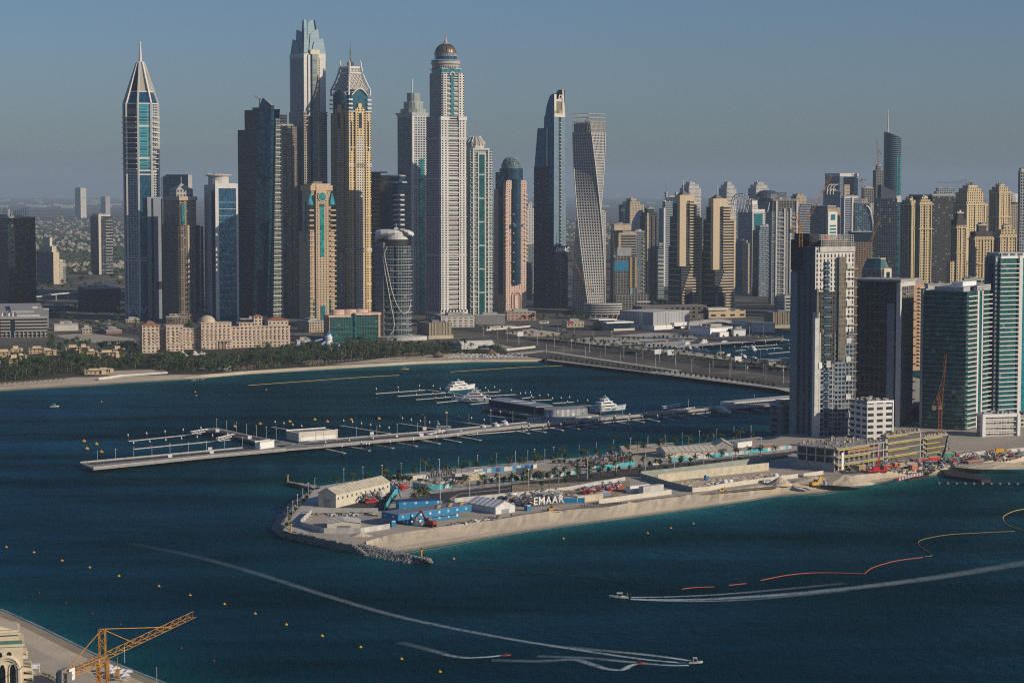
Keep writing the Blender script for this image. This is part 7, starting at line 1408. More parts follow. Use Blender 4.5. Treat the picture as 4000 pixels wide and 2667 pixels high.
for a,b in[((0,412),(60,427)),((60,390),(188,414)),((185,380),(315,404)),((310,368),(438,390)),((435,359),(552,382)),((535,349),(660,372)),((870,324),(922,335)),((905,312),(1012,329)),((1010,302),(1105,317)),((1100,295),(1192,310)),((1195,285),(1293,302)),((1290,277),(1382,292)),((1370,267),(1468,287)),((1450,257),(1543,275)),((1540,252),(1625,270)),((1625,242),(1708,262)),((1700,232),(1790,252)),((1800,222),(1882,245)),((2000,207),(2105,220)),((2100,192),(2185,214))]:finger(z2(*a),z2(*b),np_=2)
for a,b in(((1580,390),(1720,422)),((1725,377),(1870,405)),((1870,364),(2015,392)),((2020,352),(2160,378)),((2170,335),(2300,362))):finger(z1(*a),z1(*b),np_=2)
for A,B in((z1(1580,390),z2(60,382)),(z2(60,382),z2(870,320)),(z2(870,320),z2(1900,220))):finger(A,B,w=2.6,np_=0,lab='floating walkway running along the near side of the concrete pier',grp='floating walkways',nm='floating_walkway')
for a,b in(((90,120),(370,99)),((210,134),(480,115)),((310,152),(520,136)),((420,169),(540,157)),((605,177),(700,167)),((640,117),(755,109)),((700,132),(848,124)),((880,145),(945,138)),((935,157),(1042,152)),((1050,172),(1160,164)),((1130,190),(1260,182))):finger(z2(*a),z2(*b),np_=3,lab='floating berth pier in the yacht dock behind the terminal',grp='berth piers of the yacht dock')
finger(z2(370,99),z2(720,152),w=3.2,np_=2,lab='spine pontoon of the yacht dock behind the terminal',grp=None,nm='pontoon')
def gangway(A,B,lab):
    a,b=G(*A,2.2),G(*B,2.2);t=thing('gangway',lab,'gangway',a,0,'white gangways of the pier');mb=MB();mb.lattice((0,0,.9),(b-a)+Vector((0,0,.9)),1.9,8,.28);mb.build('truss',M_WHITE,t);mb=MB();mb.bar((0,0,0),b-a,1.9,.25);mb.build('walkway',M_LCONC,t)
for f_,a,b in((z1,(780,303),(880,287)),(z1,(937,343),(1040,318)),(z1,(1398,383),(1508,392)),(z2,(378,353),(468,330)),(z2,(472,330),(560,338)),(z2,(1178,275),(1255,256)),(z2,(1265,254),(1340,262)),(z2,(1645,200),(1735,186)),(z2,(1765,214),(1830,200)),(z2,(1838,198),(1910,206)),(z2,(910,264),(985,262)),(z2,(420,306),(500,308))):gangway(f_(*a),f_(*b),'white truss gangway ramp beside the concrete pier')
for f_,l,n in((z1,[(150,488),(1150,392)],9),(z1,[(905,275),(1330,350)],7),(z1,[(1480,360),(2352,290)],7),(z2,[(300,312),(1300,244),(2200,175)],16)):
    for x,y in along(l,n):lamp(G(*f_(x,y),ZP),'thin grey lamp post on the concrete pier deck','lamp posts on the pier',.75)
for x,y in((650,447),(905,424),(940,292),(1137,334),(1885,310),(2208,280),(895,405),(2190,318)):p=G(*z1(x,y),ZP);t=thing('service_box','white service box standing on the concrete pier deck','service box',p,R(12),'white service boxes on the pier');mb=MB();mb.box(-1.5,1.5,-.8,.8,0,2.3);mb.build('cabinet',M_WHITE,t);mb=MB();mb.box(-1.6,1.6,-.9,.9,2.3,2.45);mb.build('lid',M_LCONC,t)
# yachts
def yacht(lab,A,B,hullmat,z_top=1.0,decks=3,grp=None,nm='yacht',supmat=None,Lm=38):
    "bow at pixel A, stern at pixel B, floating at z = 0"
    a,b=G(*A,.5),G(*B,.5);d=a-b;L=min(d.length,Lm);t=thing(nm,lab,'boat',(b.x,b.y,0),atan2(d.y,d.x),grp);bw=L*.11;fh=L*.085*z_top;sup=supmat or M_WHITE
    sec=lambda x,k,z:[(x,-bw*k,z),(x,bw*k,z)]
    st=[(0,.85),(.25,.98),(.5,1),(.7,.85),(.85,.52),(.95,.2),(1.0,.02)];mb=MB()
    lo=[(L*x*(.97 if x>.8 else 1),-bw*k*.8,-.4)for x,k in st]+[(L*x*(.97 if x>.8 else 1),bw*k*.8,-.4)for x,k in reversed(st)];up=[(L*x,-bw*k,fh*(1+.45*x*x))for x,k in st]+[(L*x,bw*k,fh*(1+.45*x*x))for x,k in reversed(st)]
    mb.loft([lo,up],cap=True);mb.build('hull',hullmat,t)
    mb=MB();z=fh*1.08
    for k in range(2):mb.box(L*(.3+.2*k),L*(.42+.2*k),-bw*1.01,bw*1.01,fh*.55,fh*.72)
    mb.build('porthole_band',M_GLASS,t);x0,x1,wd,hh=.12,.72,.82,L*.058
    for k in range(decks):
        mb=MB();r0=[(L*x0,-bw*wd,z),(L*x1*.94,-bw*wd,z),(L*x1,0,z),(L*x1*.94,bw*wd,z),(L*x0,bw*wd,z)];r1=[(L*x0,-bw*wd*.92,z+hh),(L*(x1-.10),-bw*wd*.85,z+hh),(L*(x1-.06),0,z+hh),(L*(x1-.10),bw*wd*.85,z+hh),(L*x0,bw*wd*.92,z+hh)]
        mb.loft([r0,r1],cap=True);mb.build('deckhouse',sup,t);mb=MB();e=1.01
        mb.box(L*(x0+.04),L*(x1-.12),-bw*wd*e,bw*wd*e,z+hh*.35,z+hh*.72);mb.build('window_band',M_GLASS,t);mb=MB();mb.prism([(L*(x0-.06),-bw*wd),(L*(x1-.07),-bw*wd*.9),(L*(x1-.03),0),(L*(x1-.07),bw*wd*.9),(L*(x0-.06),bw*wd)],z+hh,z+hh+.22,bottom=True);mb.build('deck_roof',sup,t)
        z+=hh+.22;x0+=.09;x1-=.1;wd*=.86
    mb=MB();mb.tube([(L*.42,0,z),(L*.38,0,z+L*.07)],[L*.012,L*.004],5);mb.bar((L*.4,-bw*.5,z+L*.02),(L*.4,bw*.5,z+L*.02),L*.015);mb.lathe([(.1,z+L*.03),(L*.012,z+L*.04),(.1,z+L*.05)],8,L*.37,bw*.2);mb.build('mast',sup,t)
    return t
M_GHULL=plain('grey_hull',(.50,.52,.53),.35);M_BHULL=plain('navy_hull',(.03,.04,.06),.3);M_RHULL=plain('red_hull',(.35,.03,.03),.35)
yacht('white three deck motor yacht farthest back in the pier dock, bow to the right',z2(634,88),z2(482,102),M_WHITE,decks=2);yacht('largest white motor yacht in the pier dock with bow pointing left',z2(484,156),z2(712,160),M_WHITE,1.0,3)
yacht('silver grey superyacht with radar mast moored right of the terminal',z2(1502,196),z2(1262,218),M_GHULL,.9,3,supmat=plain('silver_paint',(.64,.65,.65),.35),Lm=42);yacht('dark low yacht between the terminal and the silver superyacht',z2(1290,192),z2(1190,196),M_BHULL,.8,1,supmat=M_DCONC)
yacht('small white yacht with a red hull moored on the near side of the pier',z2(742,352),z2(664,312),M_RHULL,.7,2,Lm=21);yacht('dark hulled yacht in the middle of the three on the near side of the pier',z2(832,350),z2(728,305),M_BHULL,.8,2,Lm=24);yacht('white yacht, right one of the three on the near side of the pier',z2(866,340),z2(778,296),M_WHITE,1,2,Lm=25);yacht('white cruiser moored near the right end of the pier',z2(2018,224),z2(1922,212),M_WHITE,.9,2)
yacht('white yacht with a red waterline stripe at the left end of the marina row',zn(1358,408),zn(1465,410),M_WHITE,1,3);yacht('white and grey double deck house boat in the marina row',zn(1795,452),zn(1682,452),M_WHITE,1.5,2)
for i,(a,b)in enumerate((((1520,410),(1470,402)),((1580,422),(1525,412)),((1650,430),(1585,422)),((1440,392),(1490,380)),((1560,378),(1620,366)),((1620,374),(1665,380)),((1690,366),(1780,362)),((1820,462),(1915,470)),((1905,478),(1995,484)),((1920,400),(1975,410)))):yacht('white motor yacht in the moored row along the marina quay',zn(*a),zn(*b),M_WHITE,1,2,'white motor yachts in the marina')
for a,b in(((1825,412),(2160,390)),((2010,440),(2250,418)),((1880,385),(2250,362)),((2000,340),(2260,330))):finger(zn(*a),zn(*b),np_=5,w=3,lab='floating pontoon in the marina basin behind the park',grp='marina basin pontoons',nm='pontoon')
t=thing('boat_pavilion','pale pavilion with a wide slatted roof on the marina quay near the pale unfinished tower','building',G(*zn(2075,520),ZM),R(30));mb=MB();mb.box(0,55,0,14,0,5);mb.build('wall',f_pod,t);mb=MB();mb.prism([(-5,-5),(60,-5),(60,18),(-5,18)],5.4,6.4,bottom=True);mb.build('slatted_roof',facade('slats',(.42,.41,.38),(.2,.2,.2),9,1,1,.5,blind=0,roof=(.36,.36,.35)),t)
# buoys and float lines
bm=MB();bm.lathe([(.2,-.3),(1.5,-.2),(1.7,.5),(1.1,1.1),(.3,1.5)],12);BUO=bm.data('float_body',M_YEL);bm=MB();bm.bar((0,0,1.4),(0,0,2.4),.25);BUT=bm.data('top_mark',M_YEL)
def buoy(p,lab,grp,s=1.0):t=thing('buoy',lab,'buoy',(p.x,p.y,0),0,grp);t.scale=(s,s,s);inst(BUO,'float_body',t);inst(BUT,'top_mark',t)
for x,y in((122,352),(198,370),(140,398),(228,418),(1045,262),(1200,246),(1382,232),(1535,220),(1612,232),(1758,220),(1928,214),(2062,202),(2197,192),(2340,178),(810,72),(803,50),(229,110),(1238,36)):buoy(G(*z1(x,y),0),'yellow mooring buoy floating around the concrete pier','yellow mooring buoys in the bay',1.0 if y>150 else.6)
for x,y in((24,2137),(132,2158),(242,2190),(350,2217),(464,2250),(620,2290),(742,2325),(876,2360),(996,2397),(1118,2440),(1258,2484),(1408,2528),(1568,2574),(1718,2624)):buoy(G(x,y,0),'small yellow buoy in the diagonal line across the near water','yellow buoys in the near diagonal line',.5)
rb=MB();rb.lathe([(.05,-.2),(.4,.1),(.4,.4),(.1,.6)],8);RBU=rb.data('buoy',M_RED)
for x,y in((153,2318),(258,2356),(361,2397),(470,2440),(708,2532),(836,2582)):o=inst(RBU,'buoy',None,G(x,y,0));tag(o,'tiny red buoy off the near beach','buoy','tiny red buoys off the near beach')
def float_line(lab,pts,r,mat,nm='float_line',n=8,z=.15):
    P=pix(pts,z);Q=[]
    for i in range(len(P)-1):
        p0,p1,p2,p3=P[max(0,i-1)],P[i],P[i+1],P[min(len(P)-1,i+2)]
        for k in range(n):
            s=k/n;Q.append(.5*((2*p1)+(p2-p0)*s+(2*p0-5*p1+4*p2-p3)*s*s+(3*p1-p0-3*p2+p3)*s**3))
    Q.append(P[-1]);o=Q[0].copy();mb=MB();mb.tube([q-o for q in Q],r,6);ob=mb.build(nm,mat,None,o);tag(ob,lab,'floating barrier')
M_OL=plain('ochre_float',(.42,.28,.06),.7);M_RL=plain('orange_red_float',(.36,.09,.05),.7)
float_line('ochre swimming line floating off the stone hotel beach',[(970,1505),(1200,1488),(1400,1474),(1560,1465)],.3,M_OL);float_line('ochre swimming line floating off the right end of the hotel beach',[(1760,1452),(1900,1443),(2050,1434),(2196,1428)],.3,M_OL)
float_line('thin brown rope line running from the groyne tip across the water',[(1690,2205),(1900,2219),(2200,2243),(2440,2268),(2660,2298)],.12,plain('rope',(.12,.09,.05)))
for l,lab in(([(2664,2300),(2710,2294),(2790,2291)],'short orange floating barrier, left of the gap in the row'),([(2846,2285),(2914,2278)],'shortest orange floating barrier in the middle of the row'),([(2970,2266),(3080,2245),(3200,2236),(3375,2240)],'long curved orange floating barrier, longest of the row'),([(3376,2241),(3410,2216),(3500,2190),(3604,2176)],'orange floating barrier bent up at the right of the row')):float_line(lab,l,.28,M_RL)
float_line('yellowish floating barrier curving far out at the right edge',[(3612,2172),(3640,2166),(3592,2130),(3600,2108),(3700,2088),(3850,2079),(3964,2074)],.2,plain('ochre_dull',(.26,.18,.06)));float_line('small dark curl of floating line at the right picture edge',[(4010,2074),(3940,2052),(3918,2020),(3960,1996),(4020,1985)],.3,M_OL)
float_line('dark floating pipe with collars crossing the water at the right',[(3655,1888),(3800,1888),(3950,1890),(4080,1893)],.5,M_DARK,'floating_pipe')
cl=MB();cl.lathe([(.5,-.8),(1.1,-.5),(1.1,.5),(.5,.8)],10);cl.move(Matrix.Rotation(pi/2,4,'Y'));CLR=cl.data('pipe_collar',plain('collar_grey',(.2,.2,.2)))
for k in range(11):o=inst(CLR,'pipe_collar',None,G(3668+k*34,1888+k*.3,.3));tag(o,'grey float collar on the dark floating pipe','float','collars of the floating pipe')
for x,y in((2290,2020),(2200,2104),(2708,2046),(2620,2063),(2530,2083),(1772,2183)):buoy(G(x,y,0),'small yellow buoy off the sandy spit','small yellow buoys off the spit',.5)
# ---- speedboats and their foam
fm=N('wake_foam');uv=fm.n("UVMap",uv_map="UVMap").outputs[0];sp=fm.n("SeparateXYZ");fm.t.links.new(uv,sp.inputs[0]);n1=fm.noise(fm.gen(),.55,5,.7);n2=fm.noise(fm.gen(),.12,3)
edge=fm.math('SUBTRACT',1.0,fm.math('POWER',fm.math('ABSOLUTE',fm.math('SUBTRACT',fm.math('MULTIPLY',sp.outputs[0],2.0),1.0)),2.0));al=fm.math('MULTIPLY',fm.math('MULTIPLY',edge,sp.outputs[1]),fm.math('MULTIPLY',fm.math('SUBTRACT',fm.math('ADD',n1,fm.math('MULTIPLY',n2,.4)),.50),4.5,clamp=True),clamp=True)
fm.set(col=(.55,.66,.68),rough=.9,spec=.1,alpha=al);M_FOAM=fm.m
def wake(name,pts,w0,w1,s0,s1,z=.05):
    P=pix(pts,0);Q=[]
    for i in range(len(P)-1):
        p0,p1,p2,p3=P[max(0,i-1)],P[i],P[i+1],P[min(len(P)-1,i+2)]
        for k in range(8):s=k/8;Q.append(.5*((2*p1)+(p2-p0)*s+(2*p0-5*p1+4*p2-p3)*s*s+(3*p1-p0-3*p2+p3)*s**3))
    Q.append(P[-1]);mb=MB();n=len(Q)-1
    for i in range(n):
        d0=(Q[min(i+1,n)]-Q[max(i-1,0)]).normalized();d1=(Q[min(i+2,n)]-Q[i]).normalized();a,b=i/n,(i+1)/n;e0=Vector((-d0.y,d0.x,0))*(w0+(w1-w0)*a);e1=Vector((-d1.y,d1.x,0))*(w0+(w1-w0)*b);u=Vector((0,0,z));S0,S1=s0+(s1-s0)*a**.42,s0+(s1-s0)*b**.42
        mb.poly([Q[i]-e0+u,Q[i]+e0+u,Q[i+1]+e1+u,Q[i+1]-e1+u],[(0,S0),(1,S0),(1,S1),(0,S1)])
    struct(mb.build(name,M_FOAM),'stuff')
def speedboat(lab,p,rz,L,mat,people=2):
    t=thing('speedboat',lab,'boat',(p.x,p.y,0),rz);st=[(0,.9),(.4,1),(.7,.8),(.9,.35),(1,.03)];b=L*.16;mb=MB();lo=[(L*x,-b*k*.7,.1+.35*x)for x,k in st]+[(L*x,b*k*.7,.1+.35*x)for x,k in reversed(st)];up=[(L*x,-b*k,.9+.5*x)for x,k in st]+[(L*x,b*k,.9+.5*x)for x,k in reversed(st)];mb.loft([lo,up],cap=True);mb.build('hull',mat,t);mb=MB();mb.box(L*.36,L*.58,-b*.5,b*.5,1.1,1.9);mb.build('console',M_GLASS,t);mb=MB();mb.box(L*.3,L*.6,-b*.6,b*.6,2.6,2.75)
    for sx in(.32,.58):
        for sy in(-.5,.5):mb.bar((L*sx,b*sy,1.1),(L*sx,b*sy,2.7),.1)
    mb.build('canopy_frame',M_WHITE,t);mb=MB();mb.box(-.4,.4,-.5,.5,.3,1.5);mb.build('outboard_engine',M_DARK,t)
    return t
def person(lab,p,rz,shirt,s=1.0,sit=False):
    "one continuous body: skinned skeleton, pelvis root"
    me=bpy.data.meshes.new('person');hz_=.95 if not sit else.5
    V=[(0,0,hz_),(0,0,hz_+.3),(0.05,0,hz_+.52),(.1,0,hz_+.62),(.14,0,hz_+.76)];E=[(0,1),(1,2),(2,3),(3,4)];Rr=[.16,.15,.13,.055,.1]
    for sy in(-1,1):
        i=len(V);V+=[(.05,.2*sy,hz_+.5),(.22,.24*sy,hz_+.28),(.5,.16*sy,hz_+.32),(.57,.14*sy,hz_+.32)];E+=[(2,i),(i,i+1),(i+1,i+2),(i+2,i+3)];Rr+=[.065,.05,.04,.035]
        i=len(V);V+=([(.42,.2*sy,hz_+.03),(.4,.24*sy,hz_-.4),(.52,.24*sy,hz_-.43)]if sit else[(.02,.1*sy,.5),(0,.11*sy,.08),(.14,.11*sy,.05)]);E+=[(0,i),(i,i+1),(i+1,i+2)];Rr+=[.085,.055,.045]
    me.from_pydata(V,E,[]);o=bpy.data.objects.new('person',me);COL.objects.link(o);md=o.modifiers.new('s','SKIN')
    for k,r_ in enumerate(Rr):me.skin_vertices[0].data[k].radius=(r_,r_)
    me.skin_vertices[0].data[0].use_root=True;sb=o.modifiers.new('b','SUBSURF');sb.levels=sb.render_levels=1;me.materials.append(shirt);o.location=p;o.rotation_euler.z=rz;o.scale=(s,s,s);tag(o,lab,'person');return o
def jetski(lab,plab,p,rz,col,shirt):
    t=thing('jet_ski',lab,'jet ski',(p.x,p.y,0),rz);mb=MB();st=[(-1.5,.8),(-.4,1),(.6,.8),(1.3,.35),(1.6,.05)];lo=[(x,-.55*k,0)for x,k in st]+[(x,.55*k,0)for x,k in reversed(st)];up=[(x,-.5*k,.55+.12*max(0,x))for x,k in st]+[(x,.5*k,.55+.12*max(0,x))for x,k in reversed(st)];mb.loft([lo,up],cap=True);mb.build('hull',col,t);mb=MB();mb.box(-1.2,.2,-.2,.2,.55,.85);mb.build('seat',M_DARK,t);mb=MB();mb.bar((.6,0,.6),(.4,0,1.1),.14);mb.bar((.4,-.4,1.1),(.4,.4,1.1),.08);mb.build('handlebar',M_DARK,t);t.scale=(1.1,)*3
    q=Matrix.Rotation(rz,3,'Z')@Vector((-.45,0,.55));person(plab,(p.x+q.x,p.y+q.y,.55),rz,shirt,1.15,True)
pA,pB=G(2410,2330,0),G(2470,2335,0);speedboat('white speedboat heading left at the head of the long straight foam trail',G(2455,2336,0),pi-.06,9.5,M_WHITE);speedboat('grey speedboat heading right at the head of the curved foam trails',G(2690,2592,0),.02,6.0,plain('boat_grey',(.5,.5,.48)))
jetski('red jet ski at the left with a straight foam tail','rider in dark life vest on the left jet ski',G(1978,2560,0),.15,plain('jet_red',(.25,.04,.03)),plain('vest_dark',(.08,.04,.04)));jetski('red jet ski turning beside the curved foam trails','rider in a red vest on the turning jet ski',G(2500,2592,0),.05,plain('jet_red',(.25,.04,.03)),plain('vest_red',(.25,.04,.03)))
for x,l in((2462,'standing person in dark clothes on the white speedboat'),(2450,'standing person in a light shirt on the white speedboat')):person(l,G(x,2335,0)+Vector((0,0,1.0)),3,plain('cloth'+str(x),(.06,.06,.07)if x==2462 else(.4,.4,.38)))
W_=wake
W_('wake_straight',[(2462,2338),(2600,2342),(2800,2338),(3100,2318),(3400,2288),(3700,2248),(4050,2190)],1.5,7.0,1.5,.18);W_('wake_straight_edge',[(2466,2332),(2600,2331),(2800,2322),(3000,2306),(3300,2278)],1.2,3.0,1.4,.12,.1);W_('wake_straight_edge',[(2466,2342),(2700,2349),(2950,2340),(3300,2308)],1.0,3.0,1.2,.1,.15)
W_('wake_curved',[(2690,2590),(2500,2572),(2200,2528),(1900,2478),(1550,2405),(1250,2318),(1000,2238),(760,2172),(500,2120)],1.4,4.0,1.2,.03);W_('wake_curved_edge',[(2695,2580),(2600,2566),(2480,2552),(2350,2540),(2150,2522)],1.4,3.4,1.5,.15,.1);W_('wake_near_edge',[(2690,2598),(2600,2597),(2450,2584),(2300,2570),(2100,2562)],1.5,3.0,1.4,.15,.1)
W_('wake_turn',[(2490,2592),(2462,2600),(2430,2616),(2370,2612),(2310,2594),(2240,2576),(2100,2582),(1920,2578)],1.3,3.4,1.7,.15,.15);W_('wake_tail',[(1968,2558),(1900,2566),(1810,2568),(1730,2554)],1.3,2.6,1.7,.4,.15);W_('wake_old',[(1730,2552),(1640,2528),(1560,2508)],2.5,3.5,.4,.1,.15)
for A_,B_2 in((south_wat[1:13],2),(south_wat[12:],2),(BEACH_W[1:6],1),(BEACH_W[5:],1),(PALM_W[1:6],3)):W_('shore_foam',[(x,y+B_2)for x,y in A_],.9,.9,.55,.55,.04)
for pts in([(2880,1962),(2840,1968),(2815,1962)],[(2870,1974),(2830,1978)]):W_('shore_foam',pts,.6,.8,.8,.5)
speedboat('tiny white boat far out at the left on the dark water',G(196,1590,0),.1,8,M_WHITE);speedboat('small yellow boat off the hotel beach',G(1565,1444,0),.1,9,M_YEL)
# ------------------------------------------------------------------ sandy spit with works compounds
zi=[ZI]
def I_(name,pts,mat,f=z3):zi[0]+=.02;return flat(name,[f(*p)for p in pts],zi[0],mat)
I_('promenade',[(205,628),(300,655),(405,660),(330,590),(350,540),(470,410),(500,330),(560,285),(500,300),(430,330),(260,560)],M_PAVE);I_('promenade',[(490,290),(1000,210),(2352,72),(2352,100),(1000,245),(510,315)],M_PAVE);I_('promenade',[(0,310),(900,195),(1750,100),(1750,112),(900,208),(0,325)],M_PAVE,z4)
I_('works_yard',[(700,340),(860,295),(1065,330),(1080,360),(1000,475),(640,470),(620,455)],M_ASPH);I_('works_yard',[(345,600),(430,500),(930,500),(930,590),(520,640)],M_DIRT)
I_('spit_road',[(1080,440),(1130,390),(1330,350),(2352,235),(2352,262),(1560,345),(1480,385),(1520,430),(1460,470),(1400,480),(1120,480)],M_ASPH);I_('spit_road',[(2352,268),(2352,292),(1560,375),(1500,395),(1560,350)],M_ASPH)
I_('spit_road',[(0,424),(900,318),(1960,208),(1980,222),(900,338),(0,448)],M_ASPH,z4);I_('spit_road',[(0,456),(900,352),(1900,240),(1960,246),(1830,262),(800,385),(0,480)],M_ASPH,z4);I_('median_planting',[(0,449),(900,340),(1950,226),(1950,238),(900,350),(0,456)],M_SOIL,z4)
I_('pale_sidewalk',[(1090,320),(1500,300),(2352,205),(2352,228),(1500,325),(1110,375)],M_PAVE);I_('pale_sidewalk',[(0,405),(900,300),(1950,190),(1950,203),(900,314),(0,420)],M_PAVE,z4)
I_('roundabout_kerb',[(1140,440),(1160,400),(1290,380),(1400,385),(1430,410),(1400,455),(1150,460)],M_PAVE);I_('roundabout_sand',[(1155,437),(1175,404),(1290,385),(1395,390),(1420,410),(1390,450),(1160,452)],M_SAND);I_('lawn',[(1165,420),(1300,412),(1410,425),(1390,447),(1165,447)],M_GRASS)
I_('works_ground',[(0,440),(500,420),(830,410),(840,470),(720,520),(0,560)],sand('yellow_dirt',(.36,.29,.18),.06),z4);I_('site_track',[(0,640),(600,575),(1100,520),(1300,495),(1900,440),(1900,455),(1300,515),(600,600),(0,665)],M_DIRT,z4)
I_('deck_site',[(760,165),(1150,140),(1150,190),(800,225)],M_SAND,z4)
# excavation: walls standing round a sand floor
fence('site_hoarding','grey green hoarding round the long excavation',[z4(*p)for p in((910,388),(1280,348),(1825,278))],ZI,4.2,[plain('sage_panel',(.26,.29,.25))],2.5);fence('site_hoarding','pale sheet pile wall inside the long excavation',[z4(*p)for p in((1030,425),(1300,392),(1815,338))],ZI,5.5,[plain('pile_cream',(.50,.44,.33)),plain('pile_cream2',(.46,.41,.31))],2.2);fence('site_hoarding','grey green hoarding at the left end of the excavation',[z4(*p)for p in((910,392),(1120,455),(1275,492))],ZI,3.4,[plain('sage_panel',(.26,.29,.25))],2.5);fence('site_hoarding','cream hoarding along the beach side of the excavation',[z4(*p)for p in((1275,492),(1395,480),(1480,462),(1800,418),(2020,390))],ZI,2.8,[M_CREAM],3);fence('site_hoarding','cream hoarding right of the excavation',[z4(*p)for p in((2060,385),(2200,365))],ZI,2.6,[M_CREAM],3)
I_('excavation_floor',[(1060,440),(1810,355),(1960,372),(1480,450),(1290,480)],M_SAND,z4)
qd=random.Random(8);md=MB()
for x,y in scatter([z4(1080,440),z4(1800,365),z4(1940,378),z4(1480,445),z4(1290,470)],90,qd):p=G(x,y,ZI);r=qd.uniform(1,3);md.lathe([(r,p.z),(r*.6,p.z+r*.3),(.05,p.z+r*.5)],6,p.x,p.y)
struct(md.build('spoil_heaps',[M_SAND]),'stuff')
def mound(lab,px,py,r,h,sy=.6):t=MB();q=random.Random(px);rings=[[(r*k*(1+.15*q.uniform(-1,1))*cos(a),r*k*sy*(1+.15*q.uniform(-1,1))*sin(a),h*(1-k)**.9-.2)for a in[j*pi/9 for j in range(18)]]for k in(1,.75,.5,.25,.06)];t.loft(rings,cap=True);o=t.build('sand_mound',M_SAND,None,G(px,py,ZI));tag(o,lab,'sand mound')
for a in(('grey sand cone right of the cream excavation hoarding',3046,1893,9,6,.8),('long sand mound behind the yellow excavator',3180,1885,16,5,.5),('largest sand mound by the red mobile crane',3300,1888,20,6.5,.5),('low sand ridge on the beach at the far right',3890,1822,30,4,.4),('small sand heap on the beach below the black racks',2456,1972,5,2.6,.7),('sand heap at the left end of the berm',1410,2092,7,2.4,.7)):mound(*a)
# fences of the compounds
M_HP=plain('hoard_grey',(.42,.42,.40));M_HP2=plain('hoard_pale',(.50,.49,.45))
for lab,pts,ms,h in(('curved grey hoarding along the west promenade of the spit',[z3(425,505),z3(345,580),z3(340,600),z3(520,650),z3(800,650),z3(1025,615)],[M_HP,M_HP2],3),('grey hoarding across the yard below the cream shed',[z3(415,495),z3(640,495),z3(935,495)],[M_HP],3),('turquoise hoarding slanting beside the boom lift yard',[z3(985,482),z3(1060,360),z3(1085,345)],[M_TURQ],3.4),('grey hoarding between the spit road and the works basin',[z3(1520,415),z3(1900,380),z3(2352,332),z4(800,412)],[M_HP,M_HP2],2.8),('white hoarding in front of the white cabins',[z4(615,575),z4(900,535),z4(1128,505)],[M_CREAM,M_HP2],3),('blue white and navy hoarding along the north promenade',[z3(1670,195),z3(1900,175),z3(2150,150),z4(150,325)],[M_LCONC,M_NAVY,M_HP,M_LCONC,M_BLUE],2.8),('turquoise hoarding at the left along the spit road',[z3(1200,295),z3(1320,320),z3(1400,318),z3(1500,300)],[M_TURQ,M_TURQ,M_CREAM],3.2),('turquoise hoarding along the middle of the spit road',[z4(0,415),z4(250,395),z4(480,360)],[M_TURQ,M_CREAM,M_TURQ,M_HP],2.6),('turquoise hoarding round the cluttered works compound',[z4(540,340),z4(700,322),z4(870,300)],[M_TURQ,M_TURQ,M_TURQ,M_HP2],2.7),('turquoise hoarding along the right part of the spit road',[z4(1120,278),z4(1400,252),z4(1700,215),z4(1975,182)],[M_TURQ,M_HP2,M_TURQ,M_HP,M_TURQ],2.6),('pale wall on the north shore left of the mirrored letters',[z3(1130,250),z3(1320,235)],[M_CREAM],3)):fence('site_hoarding',lab,pts,ZI,h,ms,3.2)
# cream shed
def gable(name,lab,A,B,C,eave,ridge,mr,mw,z=ZI,extra=None):
    a,b,c=G(*A,z),G(*B,z),G(*C,z);d=b-a;W=d.length;D=(c-b).length;t=thing(name,lab,name.split('_')[-1],a,atan2(d.y,d.x));mb=MB();mb.prism([(0,0),(W,0),(W,D),(0,D)],-.2,eave,caps=False)
    for y in(0,D):mb.poly([(0,y,eave),(W,y,eave),(W/2,y,ridge)])
    mb.build('wall',mw,t)
    for x0,x1 in((-.5,W/2),(W+.5,W/2)):
        mb=MB();zl__=eave-.12;mb.poly([(x0,-.4,zl__),(x0,D+.4,zl__),(x1,D+.4,ridge+.12),(x1,-.4,ridge+.12)]);mb.poly([(x0,-.4,zl__-.2),(x1,-.4,ridge-.08),(x1,D+.4,ridge-.08),(x0,D+.4,zl__-.2)])
        n=int(D/4)
        for k in range(n+1):y=D*k/n;mb.bar((x0,y,zl__+.08),(x1,y,ridge+.2),.18)
        mb.build('roof_slope',mr,t)
    mb=MB();n=max(2,int(D/5))
    for k in range(n):mb.box(W-.02,W+.06,D*(k+.36)/n,D*(k+.6)/n,eave*.58,eave*.74)
    mb.build('side_window_row',M_GLASS,t);mb=MB();mb.box(W*.3,W*.7,-.08,.02,0,eave*.6);mb.build('front_door',M_STEEL,t);return t
gable('storage_shed','large cream gabled shed at the tip of the spit',z3(478,447),z3(612,458),z3(706,345),8.5,12,plain('shed_roof',(.52,.47,.36),.6),plain('shed_wall',(.56,.51,.40),.6))
gable('white_tent','white gabled tent right of the blue site offices',z3(1835,506),z3(1982,488),z3(1850,440),4.2,7.5,plain('tent_roof',(.66,.65,.62),.5),plain('tent_side',(.62,.61,.59),.5));gable('long_tent','long cream tent on the north side of the spit',z4(1020,225),z4(1085,250),z4(1305,212),4,7,M_CREAM,M_CREAM);gable('cream_tent','broad cream peaked tent near the right end of the spit',z4(1430,205),z4(1560,205),z4(1610,185),4,8,M_CREAM,plain('tent_side2',(.42,.40,.36)))
gable('white_cabin','long low white cabin with ribbed roof inside the front compound',z3(545,622),z3(800,618),z3(805,585),3.6,4.8,M_LCONC,M_CREAM);
